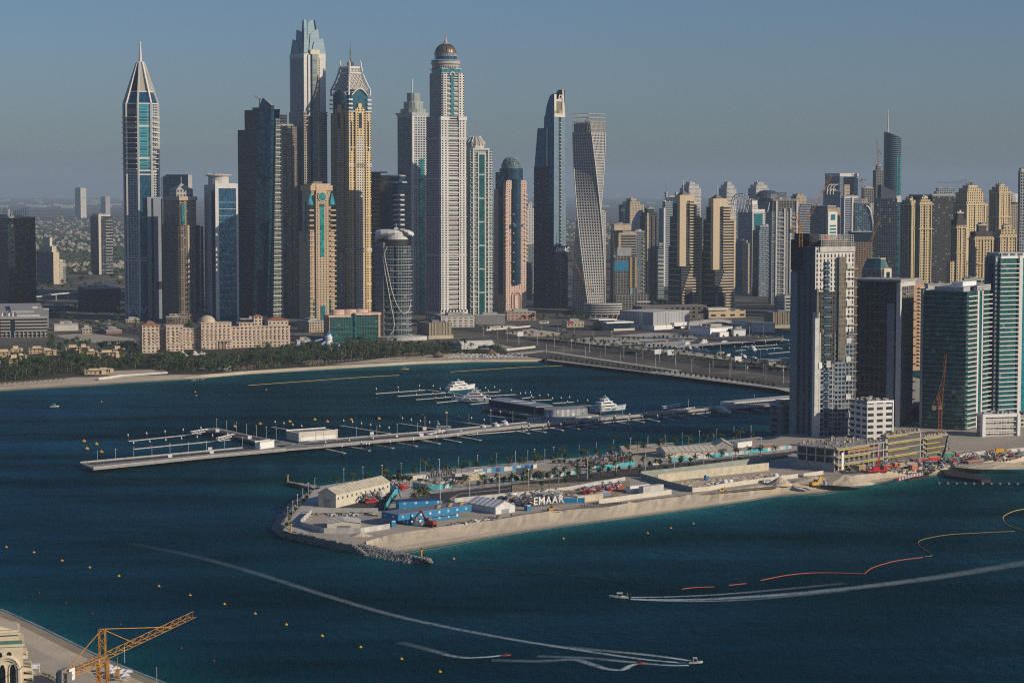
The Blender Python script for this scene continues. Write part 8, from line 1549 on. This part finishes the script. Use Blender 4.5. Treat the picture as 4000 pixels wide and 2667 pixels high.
# blue two storey site offices
a,b=G(*z3(1160,588),ZI),G(*z3(1640,522),ZI);d=b-a;W=d.length;t=thing('site_office','long bright blue two storey site office building with white window squares','site office',a,atan2(d.y,d.x));f_bo=facade('blue_office',(.02,.20,.40),(.45,.5,.52),3.6,7,.2,.36,blind=0,gmetal=0,grough=.5)
for k,nm in((0,'ground_storey'),(1,'upper_storey')):mb=MB();mb.box(-8*k,W-9*(1-k),-1.2*k,14,3.4*k+.1,3.4*k+3.5);mb.build(nm,f_bo,t)
mb=MB();mb.box(-8,W,-1.6,14,7.0,7.25);mb.build('flat_roof',M_STEEL,t);mb=MB();mb.box(2,W-10,-2.6,-1.2,3.3,3.5)
for k in range(12):x=2+k*(W-12)/11;mb.bar((x,-2.5,0),(x,-2.5,4.5),.16)
mb.build('walkway',M_STEEL,t);mb=MB()
for k in range(9):mb.box(W*.5+k*3,W*.5+k*3+2.4,2+(k%3)*3,4+(k%3)*3,7.25,7.25+.4+.3*(k%2))
mb.build('roof_lumber',plain('lumber',(.38,.27,.14)),t)
a,b=G(*z3(1095,492),ZI),G(*z3(1410,478),ZI);d=b-a;t=thing('site_office','dark blue roofed rear wing of the site offices','site office',a,atan2(d.y,d.x));mb=MB();mb.box(0,d.length,0,8,0,6.6);mb.build('wall',f_bo,t);mb=MB();mb.box(-.4,d.length+.4,-.4,8.4,6.6,6.9);mb.build('roof',M_NAVY,t)
# letters
def letters(lab,A,B,z,h,mat,flip):
    a,b=G(*A,z),G(*B,z);d=b-a;W=d.length;t=thing('letter_sign',lab,'letter sign',a if not flip else b,atan2(d.y,d.x)+(pi if flip else 0));ws=(.15,.24,.2,.2,.19);x=0
    for ch,w_ in zip('EMAAR',ws):
        o=text(ch,h/.7,t,mat,'letter',.35,1.0,0,'LEFT');o.location=(x*W,0,1.6);bx=max(v.co.x for v in o.data.vertices);o.scale.x=W*w_*.86/bx;x+=w_+.005
    mb=MB()
    for k in range(12):xx=W*k/11;mb.bar((xx,.5,-.1),(xx,.5,1.7),.22);mb.bar((xx,2.8,-.1),(xx,.5,4),.2)
    mb.build('sign_frame',M_STEEL,t)
letters('large white standing letters spelling EMAAR facing the near beach',z4(150,600),z4(370,578),ZI,4.6,plain('letter_white',(.66,.65,.62),.5),False);letters('dark standing letters EMAAR seen from behind on the north shore',z3(1325,240),z3(1535,222),ZI,6.0,plain('letter_dark',(.06,.055,.05),.6),True)
# containers, cabins, plant
for lab,p,rz,m_,L,H in(('cream container stack left of the sand lot, left one',z3(1590,232),10,M_CREAM,17,4),('cream container stack left of the sand lot, right front one',z3(1645,245),10,plain('cream_b',(.47,.41,.3)),12,4.4),('cream container lying behind the other two by the sand lot',z3(1680,222),10,M_CREAM,14,3.4),('white site cabin, left one of the big pair in the works basin',z4(888,490),12,M_WHITE,17,4.6),('white site cabin, right one of the big pair in the works basin',z4(985,498),12,M_LCONC,18,5),('cream flat roofed cabin beside the white letters',z4(540,555),10,plain('cabin_cream',(.55,.48,.33)),21,4),('blue container beside the white letters',z4(432,565),-25,M_BLUE,14,3.2),('grey blue container behind the cream cabin',z4(640,520),12,plain('container_slate',(.15,.22,.3)),11,2.6),('white cabin behind the red machines',z4(722,470),12,M_WHITE,9,3.4),('white box trailer near the right end of the spit',z4(1632,172),16,M_WHITE,17,4),('rust red container row end near the front towers',z4(1800,185),14,plain('rust',(.28,.12,.08)),12,3.4),('white cabin at the yard north of the boom lifts',z3(862,285),12,M_WHITE,16,3.6),('orange container by the red mobile crane',z5(1192,770),15,plain('cont_orange',(.50,.17,.08)),12,4),('tan container by the building site frame',z5(852,788),15,plain('cont_tan',(.40,.26,.09)),9,3.4),('white roofed cabin right of the orange container',z5(1275,768),-20,M_CREAM,14,4),('red container in front of the building frame',z5(1085,780),12,M_RED,9,3),('orange red small container near the quay',z5(1330,785),12,plain('cont_orange',(.50,.17,.08)),6,3.4)):container(lab,G(*p,ZI),R(rz+28),m_,L,4,H,name='site_cabin' if 'cabin' in lab else 'container')
for i,p in enumerate((z3(1050,600),z3(2085,478),z4(105,620),z4(1448,462),z4(1375,405))):t=thing('portable_toilet','bright blue portable toilet cabin on the spit','toilet',G(*p,ZI),.4,'blue portable toilets');mb=MB();mb.box(-1.3,1.3,-1.3,1.3,0,3);mb.build('cabin',M_BLUE,t);mb=MB();mb.lathe([(1.5,3),(1,3.5),(.1,3.6)],8);mb.build('roof',M_WHITE,t)
for lab,p,s in(('white water tank in front of the blue site offices',z3(1237,590),1.8),('left white water tank in the excavation',z4(1503,436),1.9),('right white water tank in the excavation',z4(1540,432),1.9),('white water tank at the right end of the excavation',z4(1862,392),2),('grey horizontal tank in the works basin',z3(1965,390),2.6)):t=MB();t.lathe([(s,0),(s,s*1.3),(s*.8,s*1.6),(.1,s*1.7)],14);o=t.build('water_tank',M_WHITE,None,G(*p,ZI));tag(o,lab,'tank')
M_WH2=plain('machine_white',(.6,.59,.56))
def lift(p,col,lab,grp,cat='machine',L=5):
    t=thing('boom_lift',lab,cat,p,rnd.uniform(0,6.3),grp);mb=MB();mb.box(-L/2,L/2,-1.1,1.1,.6,1.7);mb.build('chassis',col,t);mb=MB();a=rnd.uniform(.1,.5);mb.bar((-L*.3,0,2),(L*.55,0,2+L*a),.5);mb.bar((L*.55,0,2+L*a),(L*.1,0,2.2+L*a*1.5),.4);mb.build('boom',col,t);mb=MB();mb.box(L*.0,L*.25,-.9,.9,2+L*a*1.3,3+L*a*1.3);mb.build('basket',M_STEEL,t)
    for sx in(-.3,.3):
        for sy in(-1,1):inst(WHL,'wheel',t,(L*sx,sy,.5),0,1.4)
for P,n,cs,lab,g in(([z3(800,390),z3(860,330),z3(960,350),z3(975,400),z3(880,430),z3(810,420)],46,[M_WH2,M_STEEL,M_RED,plain('teal_machine',(.05,.2,.25)),M_CONC],'small boom lift packed in the works yard by the cream shed','boom lifts in the works yard'),([z3(780,310),z3(1150,290),z3(1120,340),z3(1000,330)],24,[M_RED,M_RED,M_BLUE,M_WH2],'red or blue machine parked at the back of the works yard','machines at the back of the yard'),([z4(470,510),z4(660,480),z4(800,470),z4(660,510)],26,[M_RED,plain('pale_red',(.5,.13,.09)),M_RED,M_WH2],'red boom machine in the works basin beside the white cabins','red machines in the works basin'),([z3(1850,400),z3(2300,340),z3(2352,380),z3(2050,450)],26,[M_DCONC,M_STEEL,M_DARK,M_CONC,plain('rust',(.28,.12,.08))],'grey machine among debris behind the white letters','machines behind the white letters'),([z4(420,300),z4(760,240),z4(860,270),z4(560,330)],50,[M_DARK,M_DCONC,plain('rust',(.28,.12,.08)),M_STEEL],'dark machine in the cluttered compound on the north side','machines in the cluttered compound'),([z5(700,800),z5(1300,740),z5(1800,690),z5(2300,650),z5(2300,680),z5(1800,740),z5(1300,800)],52,[M_RED,M_DCONC,M_YEL,plain('rust',(.28,.12,.08)),M_WH2,M_STEEL],'small machine on the ground before the building frame','machines before the building frame')):
    for x,y in scatter(P,n,random.Random(n+int(P[0][0])),6):lift(G(x,y,ZI),rnd.choice(cs),lab,g)
mb=MB()
for P,n in(([z3(1850,395),z3(2330,335),z3(2340,385),z3(2050,450)],160),([z4(420,300),z4(760,240),z4(880,275),z4(560,330)],220),([z3(440,505),z3(920,505),z3(920,520),z3(440,518)],90),([z3(1500,590),z3(1850,520),z3(1880,540),z3(1500,605)],70),([z5(650,810),z5(1300,750),z5(1900,670),z5(2340,640),z5(2330,690),z5(1950,720),z5(1500,800)],380),([z3(1250,250),z3(1560,230),z3(1600,270),z3(1300,290)],110),([z4(0,540),z4(480,440),z4(800,440),z4(420,540)],90)):
    for x,y in scatter(P,n,random.Random(n)):p=G(x,y,ZI);i0=len(mb.v);mb.m=rnd.randrange(4);s=rnd.uniform(.5,1.5);mb.box(-s*1.6,s*1.6,-s*.6,s*.6,0,s*rnd.uniform(.4,1.2));mb.move(Matrix.Translation(p)@Matrix.Rotation(rnd.uniform(0,3),4,'Z'),i0)
struct(mb.build('building_debris',[plain('debris_wood',(.26,.19,.12)),M_CONC,plain('debris_grey',(.2,.2,.2)),M_LCONC]),'stuff')
def excavator(lab,p,rz,col,s=1.0,boom=(6,5)):
    t=thing('excavator',lab,'excavator',p,rz);t.scale=(s,)*3;mb=MB()
    for sy in(-1.2,1.2):mb.box(-2.2,2.2,sy-.35,sy+.35,0,.9)
    mb.build('tracks',M_DARK,t);mb=MB();mb.box(-2.4,1.6,-1.4,1.4,1,2.4);mb.build('body',col,t);mb=MB();mb.box(.2,1.7,.3,1.4,2.4,3.5);mb.build('cab',M_GLASS,t);mb=MB();mb.bar((1.4,0,2),(boom[0]*.55,0,boom[1]),.6);mb.bar((boom[0]*.55,0,boom[1]),(boom[0],0,boom[1]*.45),.45);mb.build('boom',col,t);mb=MB();mb.box(boom[0]-.6,boom[0]+.5,-.7,.7,boom[1]*.1,boom[1]*.5);mb.build('bucket',M_STEEL,t)
excavator('yellow excavator on the beach mound near the right end of the spit',G(*z4(2140,455),ZI),.5,M_YEL,1.4);excavator('red excavator with raised arm before the blue site offices',G(*z3(1330,600),ZI),2.6,plain('dull_red2',(.3,.05,.03)),1.5,(7,6));excavator('orange telescopic handler on the beach track below the white letters',G(*z4(275,628),ZI),.6,M_ORANGE,.9,(7,2.5));excavator('tiny yellow digger at the top of the berm near the excavation',G(*z4(1480,492),ZI),.3,M_YEL,.7)
# mobile cranes
def mobile_crane(lab,p,rz,tip,col):
    t=thing('mobile_crane',lab,'crane',p,rz);mb=MB();mb.box(-7,7,-1.4,1.4,.8,2.2);mb.box(4.5,7,-1.3,1.3,2.2,3.6);mb.build('carrier',col,t);mb=MB();mb.box(-3,2,-1.3,1.3,2.2,4.2);mb.build('upper_body',col,t)
    for k in range(5):
        for sy in(-1.3,1.3):inst(WHL,'wheel',t,(-6+k*2.9,sy,.7),0,1.9)
    if tip:v=Matrix.Rotation(-rz,3,'Z')@(tip-p);mb=MB();mb.bar((-1,0,3.6),v*.55,1.1);mb.bar(v*.5,v,.75);mb.build('boom',col,t);mb=MB();mb.bar(v,(v.x+1,v.y,v.z-9),.12);mb.box(v.x+.6,v.x+1.4,v.y-.4,v.y+.4,v.z-10,v.z-9);mb.build('hook',M_DARK,t)
p=G(*z5(1000,815),ZI);mobile_crane('red mobile crane with raised boom before the building frame',p,.15,P3(*z5(1030,615),p.y),plain('crane_bright_red',(.5,.03,.04),.5));p=G(*z5(1600,750),ZI);mobile_crane('black crawler crane with a tall dark boom near the quay',p,.4,P3(*z5(1650,470),p.y+6),M_DARK);mobile_crane('yellow mobile crane parked below the low white building',G(*z5(2125,640),ZI),.2,None,M_YEL)
for lab,x,y,m_ in(('left long red tarpaulin covered stack by the frame',1385,715,M_RED),('right long red tarpaulin covered stack by the frame',1505,700,M_RED),('green container by the teal tower',1635,665,plain('cont_green',(.04,.25,.14))),('brown steel drum stack, left one by the beach',1775,650,plain('rust',(.28,.12,.08))),('brown steel drum stack, right one by the beach',1890,735,plain('rust',(.28,.12,.08)))):container(lab,G(*z5(x,y),ZI),.5,m_,13,4,2.6,name='material_stack')
t=thing('jetty','dark sheet piled jetty with pale beams reaching into the water at the right','jetty',G(*z5(1600,790),1));o=t.location.copy();P=[G(*z5(x,y),1)-o for x,y in((1585,795),(1640,790),(2045,872),(2045,890),(1960,895),(1640,850))];mb=MB();mb.prism([(q.x,q.y)for q in P][::-1]if sum(a.x*b.y-b.x*a.y for a,b in zip(P,P[1:]+P[:1]))<0 else[(q.x,q.y)for q in P],-2,1.2);mb.build('deck',plain('jetty_dark',(.035,.03,.027)),t)
for a,b in(((1800,852),(1870,842)),((1865,862),(1940,852)),((1935,875),(2010,862)),((1955,884),(2040,868))):mb=MB();mb.bar(G(*z5(*a),1.6)-o,G(*z5(*b),1.6)-o,.8,.5);mb.build('beam',M_CREAM,t)
t=thing('barrier_row','curved row of red and white plastic barriers at the quay','barrier',G(*z5(1250,870),ZI));o=t.location.copy();pts=along([z5(1190,885),z5(1260,862),z5(1330,845),z5(1420,830)],26)
for k,(x,y)in enumerate(pts):mb=MB();q=G(x,y,ZI-.5)-o;mb.box(q.x-.7,q.x+.7,q.y-.35,q.y+.35,-1,1.2);mb.build('barrier_block',M_RED if k%3==0 else M_WHITE,t)
t=thing('pile_racks','row of dark steel pile racks standing in the shallows at the quay','steel rack',G(*z5(1400,880),0));o=t.location.copy()
for k in range(14):mb=MB();q=G(*z5(1300+14*k,890-2*k),0)-o;mb.bar((q.x,q.y,-1),(q.x-1,q.y+3,4.6),.9);mb.bar((q.x-2,q.y+2,3),(q.x+1,q.y+1,3.4),.6);mb.build('steel_pile',M_DARK,t)
t=thing('pipe_rack','black rack of stacked frames on the beach track','steel rack',G(*z4(635,592),ZI),.35);mb=MB()
for k in range(14):mb.bar((-14+2*k,0,0),(-13+2*k,0,1.8),.3);mb.bar((-14+2*k,.3,1.6),(-12+2*k,.3,1.6),.3)
mb.build('rack_frame',M_DARK,t)
for lab,x,y in(('yellow marker beacon on the rock groyne tip',1646,2184),('yellow marker beacon on the rock spur',1124,1884),('short yellow marker on the west promenade corner',1136,2080)):t=thing('marker_beacon',lab,'beacon',G(x,y,1.6 if x>1140 or y<1900 else ZI));mb=MB();mb.lathe([(.5,-.5),(.4,4.5),(.9,4.6),(.9,5),(.3,5.2)],8);mb.build('post',M_YEL,t);mb=MB();mb.lathe([(.4,5.2),(.4,6),(.1,6.3)],8);mb.build('lantern',M_DARK,t)
for k,(x,y)in enumerate(((742,345),(1740,225),(1818,238))):vehicle('parked_car',('white car parked beside the cream shed','black car by the cream containers','white van beside the sand lot')[k],'car',G(*z3(x,y),ZI+.1),.4,('white','black','white')[k],5.2,2.1,1.7,k==2)
for x,y,lab in((1020,300,'white pick-up on the spit road by the turquoise hoarding'),(1805,425,'white truck on the beach track by the excavation')):vehicle('pickup',lab,'car',G(*z4(x,y),ZI+.1),.4,'white',6.4,2.3,2.3,y>400)
t=thing('roadside_billboard','dark blue billboard seen from behind on the spit road','billboard',G(*z3(2055,245),ZI),.5);mb=MB();mb.box(-6,6,-.3,.3,4,8.5);mb.build('panel',plain('billboard_back',(.05,.06,.09)),t);mb=MB();mb.bar((-3,.5,0),(-3,.5,8),.4);mb.bar((3,.5,0),(3,.5,8),.4);mb.build('post',M_STEEL,t)
# trees and lamps of the spit
for l,n,k,nm,lab,g,f_ in(([(560,290),(1000,232),(1600,170),(2352,92)],15,TREES[:1],'street_tree','round clipped tree on the north promenade of the spit','round trees on the north promenade',z3),([(0,315),(900,200),(1750,105)],16,TREES[:1],'street_tree','round clipped tree on the north promenade of the spit','round trees on the north promenade',z4),([(830,250),(890,245),(2040,135),(2090,130)],4,PALMS,'palm_tree','palm in a pair on the north promenade of the spit','palms on the north promenade',z3),([(80,295),(600,245),(1300,160),(1700,120)],9,PALMS,'palm_tree','palm in a pair on the north promenade of the spit','palms on the north promenade',z4),([(1450,345),(2000,275),(2352,232)],8,PALMS,'palm_tree','palm lining the spit road','palms lining the spit road',z3),([(40,450),(900,340),(1900,225)],20,PALMS,'palm_tree','palm lining the spit road','palms lining the spit road',z4),([(1680,300),(2352,215)],14,TREES[2:],'street_tree','low round tree beside the spit road','low trees beside the spit road',z3),([(0,425),(450,385),(900,330),(1300,280)],18,TREES[2:],'street_tree','low round tree beside the spit road','low trees beside the spit road',z4),([(120,470),(900,372),(1700,275)],9,TREES[2:],'street_tree','round tree on the near side of the spit road','trees on the near side of the spit road',z4),([(1200,420),(1330,410)],8,PALMS,'palm_tree','palm in the cluster on the roundabout','palms on the roundabout',z3),([(230,620),(250,560),(300,480),(400,385),(430,340)],8,BUSH,'shrub','small shrub on the west promenade','shrubs on the west promenade',z3),([(980,275),(1190,275)],8,TREES[:1],'street_tree','dark tree in the clump behind the works yard','trees behind the works yard',z3),([(270,290),(480,290),(740,240),(860,235)],14,BUSH,'shrub','dark shrub in the hedge of the cluttered compound','shrubs of the cluttered compound',z4)):
    for x,y in along(l,n):x+=rnd.uniform(-8,8)if nm!='street_tree' else 0;y+=rnd.uniform(-9,9)if 'roundabout' in lab else rnd.uniform(-2,2);plant(k,nm,lab,g,G(*f_(x,y),ZI),(rnd.uniform(.85,1.1)if nm=='palm_tree' else rnd.uniform(.9,1.15)))
for l,n,lab,g,f_ in(([(600,275),(1000,235),(2352,85)],12,'thin lamp post on the north promenade of the spit','lamp posts on the north promenade',z3),([(50,305),(900,195),(1750,100)],14,'thin lamp post on the north promenade of the spit','lamp posts on the north promenade',z4),([(225,600),(330,460),(395,385),(475,325)],6,'lamp post on the west promenade of the spit','lamp posts on the west promenade',z3),([(1070,430),(1500,395),(2200,310)],5,'white lamp post beside the spit road','lamp posts beside the spit road',z3),([(230,460),(800,350),(1340,330),(1860,220)],8,'white lamp post beside the spit road','lamp posts beside the spit road',z4)):
    for x,y in along(l,n):lamp(G(*f_(x,y),ZI),lab,g,.8 if 'road' not in lab else 1.15)
fence('site_hoarding','pale hoarding along the beach road below the low white building',[z5(1760,668),z5(2000,640),z5(2350,612)],ZI,2.4,[M_LCONC,M_HP],3);I_('beach_road',[(1700,700),(2352,640),(2352,662),(1720,722)],M_DIRT,z5);I_('site_paving',[(650,795),(1250,745),(1700,690),(1720,705),(1300,775),(700,822)],M_GRAVEL,z5)
mb=MB();qs=random.Random(44)
for l in([z4(0,655),z4(600,590),z4(1300,505),z4(1900,447)],[z3(1460,600),z3(1900,530),z3(2340,480)],[z5(300,850),z5(900,810),z5(1500,760),z5(2300,668)]):
    for off in(-.9,.9):
        P_=[G(x,y,ZI+.6)for x,y in along(l,60)]
        for a,b in zip(P_[:-1],P_[1:]):
            d=(b-a).normalized();nv=Vector((-d.y,d.x,0));c0,c1=a+nv*(off*1.4),b+nv*(off*1.4);mb.poly([c0-nv*.45,c1-nv*.45,c1+nv*.45,c0+nv*.45])
struct(mb.build('tyre_tracks',sand('track_sand',(.25,.215,.165),.1)))
# ------------------------------------------------------------------ near shore at the bottom left
b0=Vector((Xat(405,650,30),650,1.8));zj=Zat(2575,650);tip=G(755,2408,zj+2)
tower_crane('near orange tower crane with its long lattice jib over the beach',b0,zj,tip,24,M_ORANGE,2.3,9.5);crane=COL.objects[-1]
cr=[o for o in COL.objects if o.get('label','').startswith('near orange')][0];d=(tip-b0);d.z=0;d.normalize();n_=Vector((-d.y,d.x,0));top=Vector((0,0,zj-b0.z));an=atan2(d.y,d.x)
mb=MB();mb.box(-1.9,1.9,-.7,.7,-3.6,2);mb.move(Matrix.Translation(top-d*23)@Matrix.Rotation(an,4,'Z'));mb.build('ballast_block',plain('ballast',(.19,.20,.21)),cr);mb=MB();mb.box(-1.6,1.6,-.1,.1,-1.8,1.8);mb.move(Matrix.Translation(top-d*20.5-n_*1.5)@Matrix.Rotation(an,4,'Z'));mb.build('white_banner',M_WHITE,cr);mb=MB();mb.tube([(.6*cos(a),0,.3+.6*sin(a))for a in[R(100+30*k)for k in range(9)]],.09,4);mb.move(Matrix.Translation(top-d*20.5-n_*1.7)@Matrix.Rotation(an,4,'Z'));mb.build('banner_mark',M_STEEL,cr)
mb=MB();p=top+d*9-Vector((0,0,1));mb.bar(p,p-Vector((0,0,4)),.12);mb.box(p.x-.6,p.x+.6,p.y-.4,p.y+.4,p.z-6,p.z-4);mb.build('hook_block',M_ORANGE,cr);mb=MB();mb.lattice(top-Vector((0,0,7)),top-Vector((0,0,.5)),3.2,2,.35);mb.build('climbing_frame',M_ORANGE,cr)
for k in range(6):mb=MB();q=top-d*(3.5+3*k);mb.box(q.x-.6,q.x+.6,q.y-.6,q.y+.6,q.z,q.z+1.1);mb.bar(q+n_*1.2,q+n_*1.2+Vector((0,0,1.6)),.12);mb.bar(q+Vector((0,0,.3)),q+n_*1.2+Vector((0,0,.3)),.12);mb.build('winch_box',M_STEEL,cr)
# stone apartment building with pointed arches
M_ST=plain('cream_limestone',(.62,.53,.38),.75,var=.06,scale=.5);Yb=655;ppm=F/Yb;x1=Xat(92,Yb,50);t=thing('arched_building','cream limestone building with tall pointed arch windows at the bottom left corner','building',(x1,Yb,2),R(14));Hz=lambda py:Zat(py,Yb)-2
Wb=26;mb=MB();mb.box(-Wb,0,0,16,-2,Hz(2520));mb.build('main_block',M_ST,t);mb=MB();mb.box(-Wb,-1.4,1.5,15,Hz(2520),Hz(2462));mb.build('top_storey',M_ST,t);mb=MB();mb.box(-Wb,-.6,.5,16,Hz(2478),Hz(2470));mb.build('cornice',M_ST,t);mb=MB();mb.box(-Wb,.5,-.5,16.5,Hz(2522),Hz(2512));mb.build('cornice',M_ST,t)
mb=MB();mb.poly([(-9,3,Hz(2462)),(-3,3,Hz(2462)),(-7,3,Hz(2448)),(-9,3,Hz(2448))]);mb.prism([(-9,3),(-7,3),(-7,8),(-9,8)],Hz(2462),Hz(2446));mb.build('roof_pavilion',M_ST,t)
k=1/ppm
def arch(cx,wid,zb,zs,zt,y,nm,mat,solid=True,r=.35):
    pts=[(cx-wid,zb),(cx-wid,zs)]+[(cx-wid*cos(a),zs+(zt-zs)*sin(a)**.8)for a in[j*pi/2/6 for j in range(1,7)]];pts=pts+[(2*cx-x,z)for x,z in reversed(pts[:-1])]
    mb=MB()
    if solid:mb.poly([(x,y,z)for x,z in pts])
    else:mb.tube([(x,y,z)for x,z in pts],r,6)
    return mb.build(nm,mat,t)
cx=-(92-30)*k;arch(cx,46*k,Hz(2667)-6,Hz(2622),Hz(2562),-.25,'great_arch_rim',M_ST,False,.7);arch(cx,38*k,Hz(2667)-6,Hz(2625),Hz(2572),-.15,'great_arch_rim',M_ST,False,.4)
for sx in(-1,1):arch(cx+sx*20*k,13*k,Hz(2667)-6,Hz(2628),Hz(2590),-.08,'pointed_window',M_GLASS);arch(cx+sx*20*k,14*k,Hz(2667)-6,Hz(2628),Hz(2588),-.15,'window_rim',M_ST,False,.22)
for px in(2,38):arch(-(92-px)*k,9*k,Hz(2566),Hz(2552),Hz(2542),-.06,'upper_window',M_GLASS)
mb=MB();mb.box(-(92-0)*k,-(92-34)*k,1.44,1.6,Hz(2522),Hz(2505));mb.build('terrace_window',M_GLASS,t);mb=MB();mb.box(-Wb,-.3,-.3,0,Hz(2512),Hz(2512)+1.1);mb.build('glass_balustrade',plain('glass_rail',(.10,.2,.17),.15),t)
for i,(zt_,xe)in enumerate(((2560,1.4),(2612,2.8),(2640,3.0),(2667,3.0))):
    mb=MB();mb.box(-1.5,xe,1+.5*i,12,Hz(zt_+14),Hz(zt_));mb.build('balcony',M_ST,t);mb=MB();mb.box(-.05,.06,2,11,Hz(zt_+26),Hz(zt_+15));mb.build('balcony_window',M_GLASS,t)
    mb=MB();mb.box(xe-.5,xe,.8+.5*i,2.2+.5*i,Hz(zt_),Hz(zt_-16));mb.build('balcony_pier',M_ST,t)
for j in range(14):mb=MB();x=-8-j*.7;mb.lathe([(.16,Hz(2494)),(.24,Hz(2490)),(.14,Hz(2484))],6,x,1.2);mb.build('baluster',M_ST,t)
# terrace, hedge, parasols of the beach club
zi[0]=2.05;flat('club_terrace',[(90,2700),(100,2640),(165,2636),(235,2668),(260,2700)],2.1,plain('terrace_dark',(.08,.075,.075)))
mb=MB();qs=random.Random(3)
for x,y in along([(165,2632),(230,2662),(300,2705)],170):
    p=G(x,y,2.1)+Vector((qs.gauss(0,.4),qs.gauss(0,.4),qs.uniform(0,1.1)));s_=qs.uniform(.2,.45);u=Vector((qs.gauss(0,1),qs.gauss(0,1),qs.gauss(0,1))).normalized();v=u.cross(Vector((0,.3,1))).normalized();mb.poly([p-u*s_,p-v*s_,p+u*s_,p+v*s_])
o=mb.build('hedge',M_SHR);tag(o,'low clipped hedge edging the dark terrace by the near beach','hedge')
pm=MB();pm.prism([(-1.9,-1.9),(1.9,-1.9),(1.9,1.9),(-1.9,1.9)],2.3,3.2,[(-.1,-.1),(.1,-.1),(.1,.1),(-.1,.1)]);SQ=pm.data('canopy',M_WHITE)
def sqp(p,lab,grp):t=thing('parasol',lab,'parasol',p,.35,grp);inst(SQ,'canopy',t);inst(PPO,'pole',t);o=inst(LNG,'lounger_pair',None,p,.35);tag(o,'pair of sun loungers under a square white parasol near the orange crane','sun lounger','loungers by the near crane')
for x,y in((432,2634),(452,2630),(478,2640),(500,2643),(440,2646),(466,2650),(488,2657),(425,2622)):sqp(G(x,y,2),'square white beach parasol behind the mast of the near orange crane','square parasols by the near crane')
sqp(G(130,2628,2),'square white parasol beside the cream limestone building',None);t=thing('garden_shelter','white flat roofed shelter beside the cream limestone building','shelter',G(128,2622,2),.25);mb=MB();mb.box(-3,3,-1.5,1.5,2.8,3.1);mb.build('roof',M_WHITE,t);mb=MB();[mb.bar((x,y,0),(x,y,2.8),.15)for x in(-2.6,2.6)for y in(-1.2,1.2)];mb.build('post',M_WHITE,t)
lamp(G(487,2588,1.9),'lone dark lamp post on the near beach left of the water',None,.55);lamp(G(613,2676,1.2),'pale lamp post at the bottom edge of the near beach',None,.6)
# ------------------------------------------------------------------ haze
hz=MB();hz.box(-43000,43000,-300,43000,-3.5,470);ho=hz.build('haze',[])
hm=bpy.data.materials.new('haze');hm.use_nodes=True;ht=hm.node_tree;ht.nodes.clear()
o_=ht.nodes.new("ShaderNodeOutputMaterial");v_=ht.nodes.new("ShaderNodeVolumePrincipled")
v_.inputs['Color'].default_value=(.53,.68,.84,1);v_.inputs['Density'].default_value=HAZE;v_.inputs['Anisotropy'].default_value=.0
ht.links.new(v_.outputs[0],o_.inputs['Volume']);ho.data.materials.append(hm);struct(ho,'stuff')
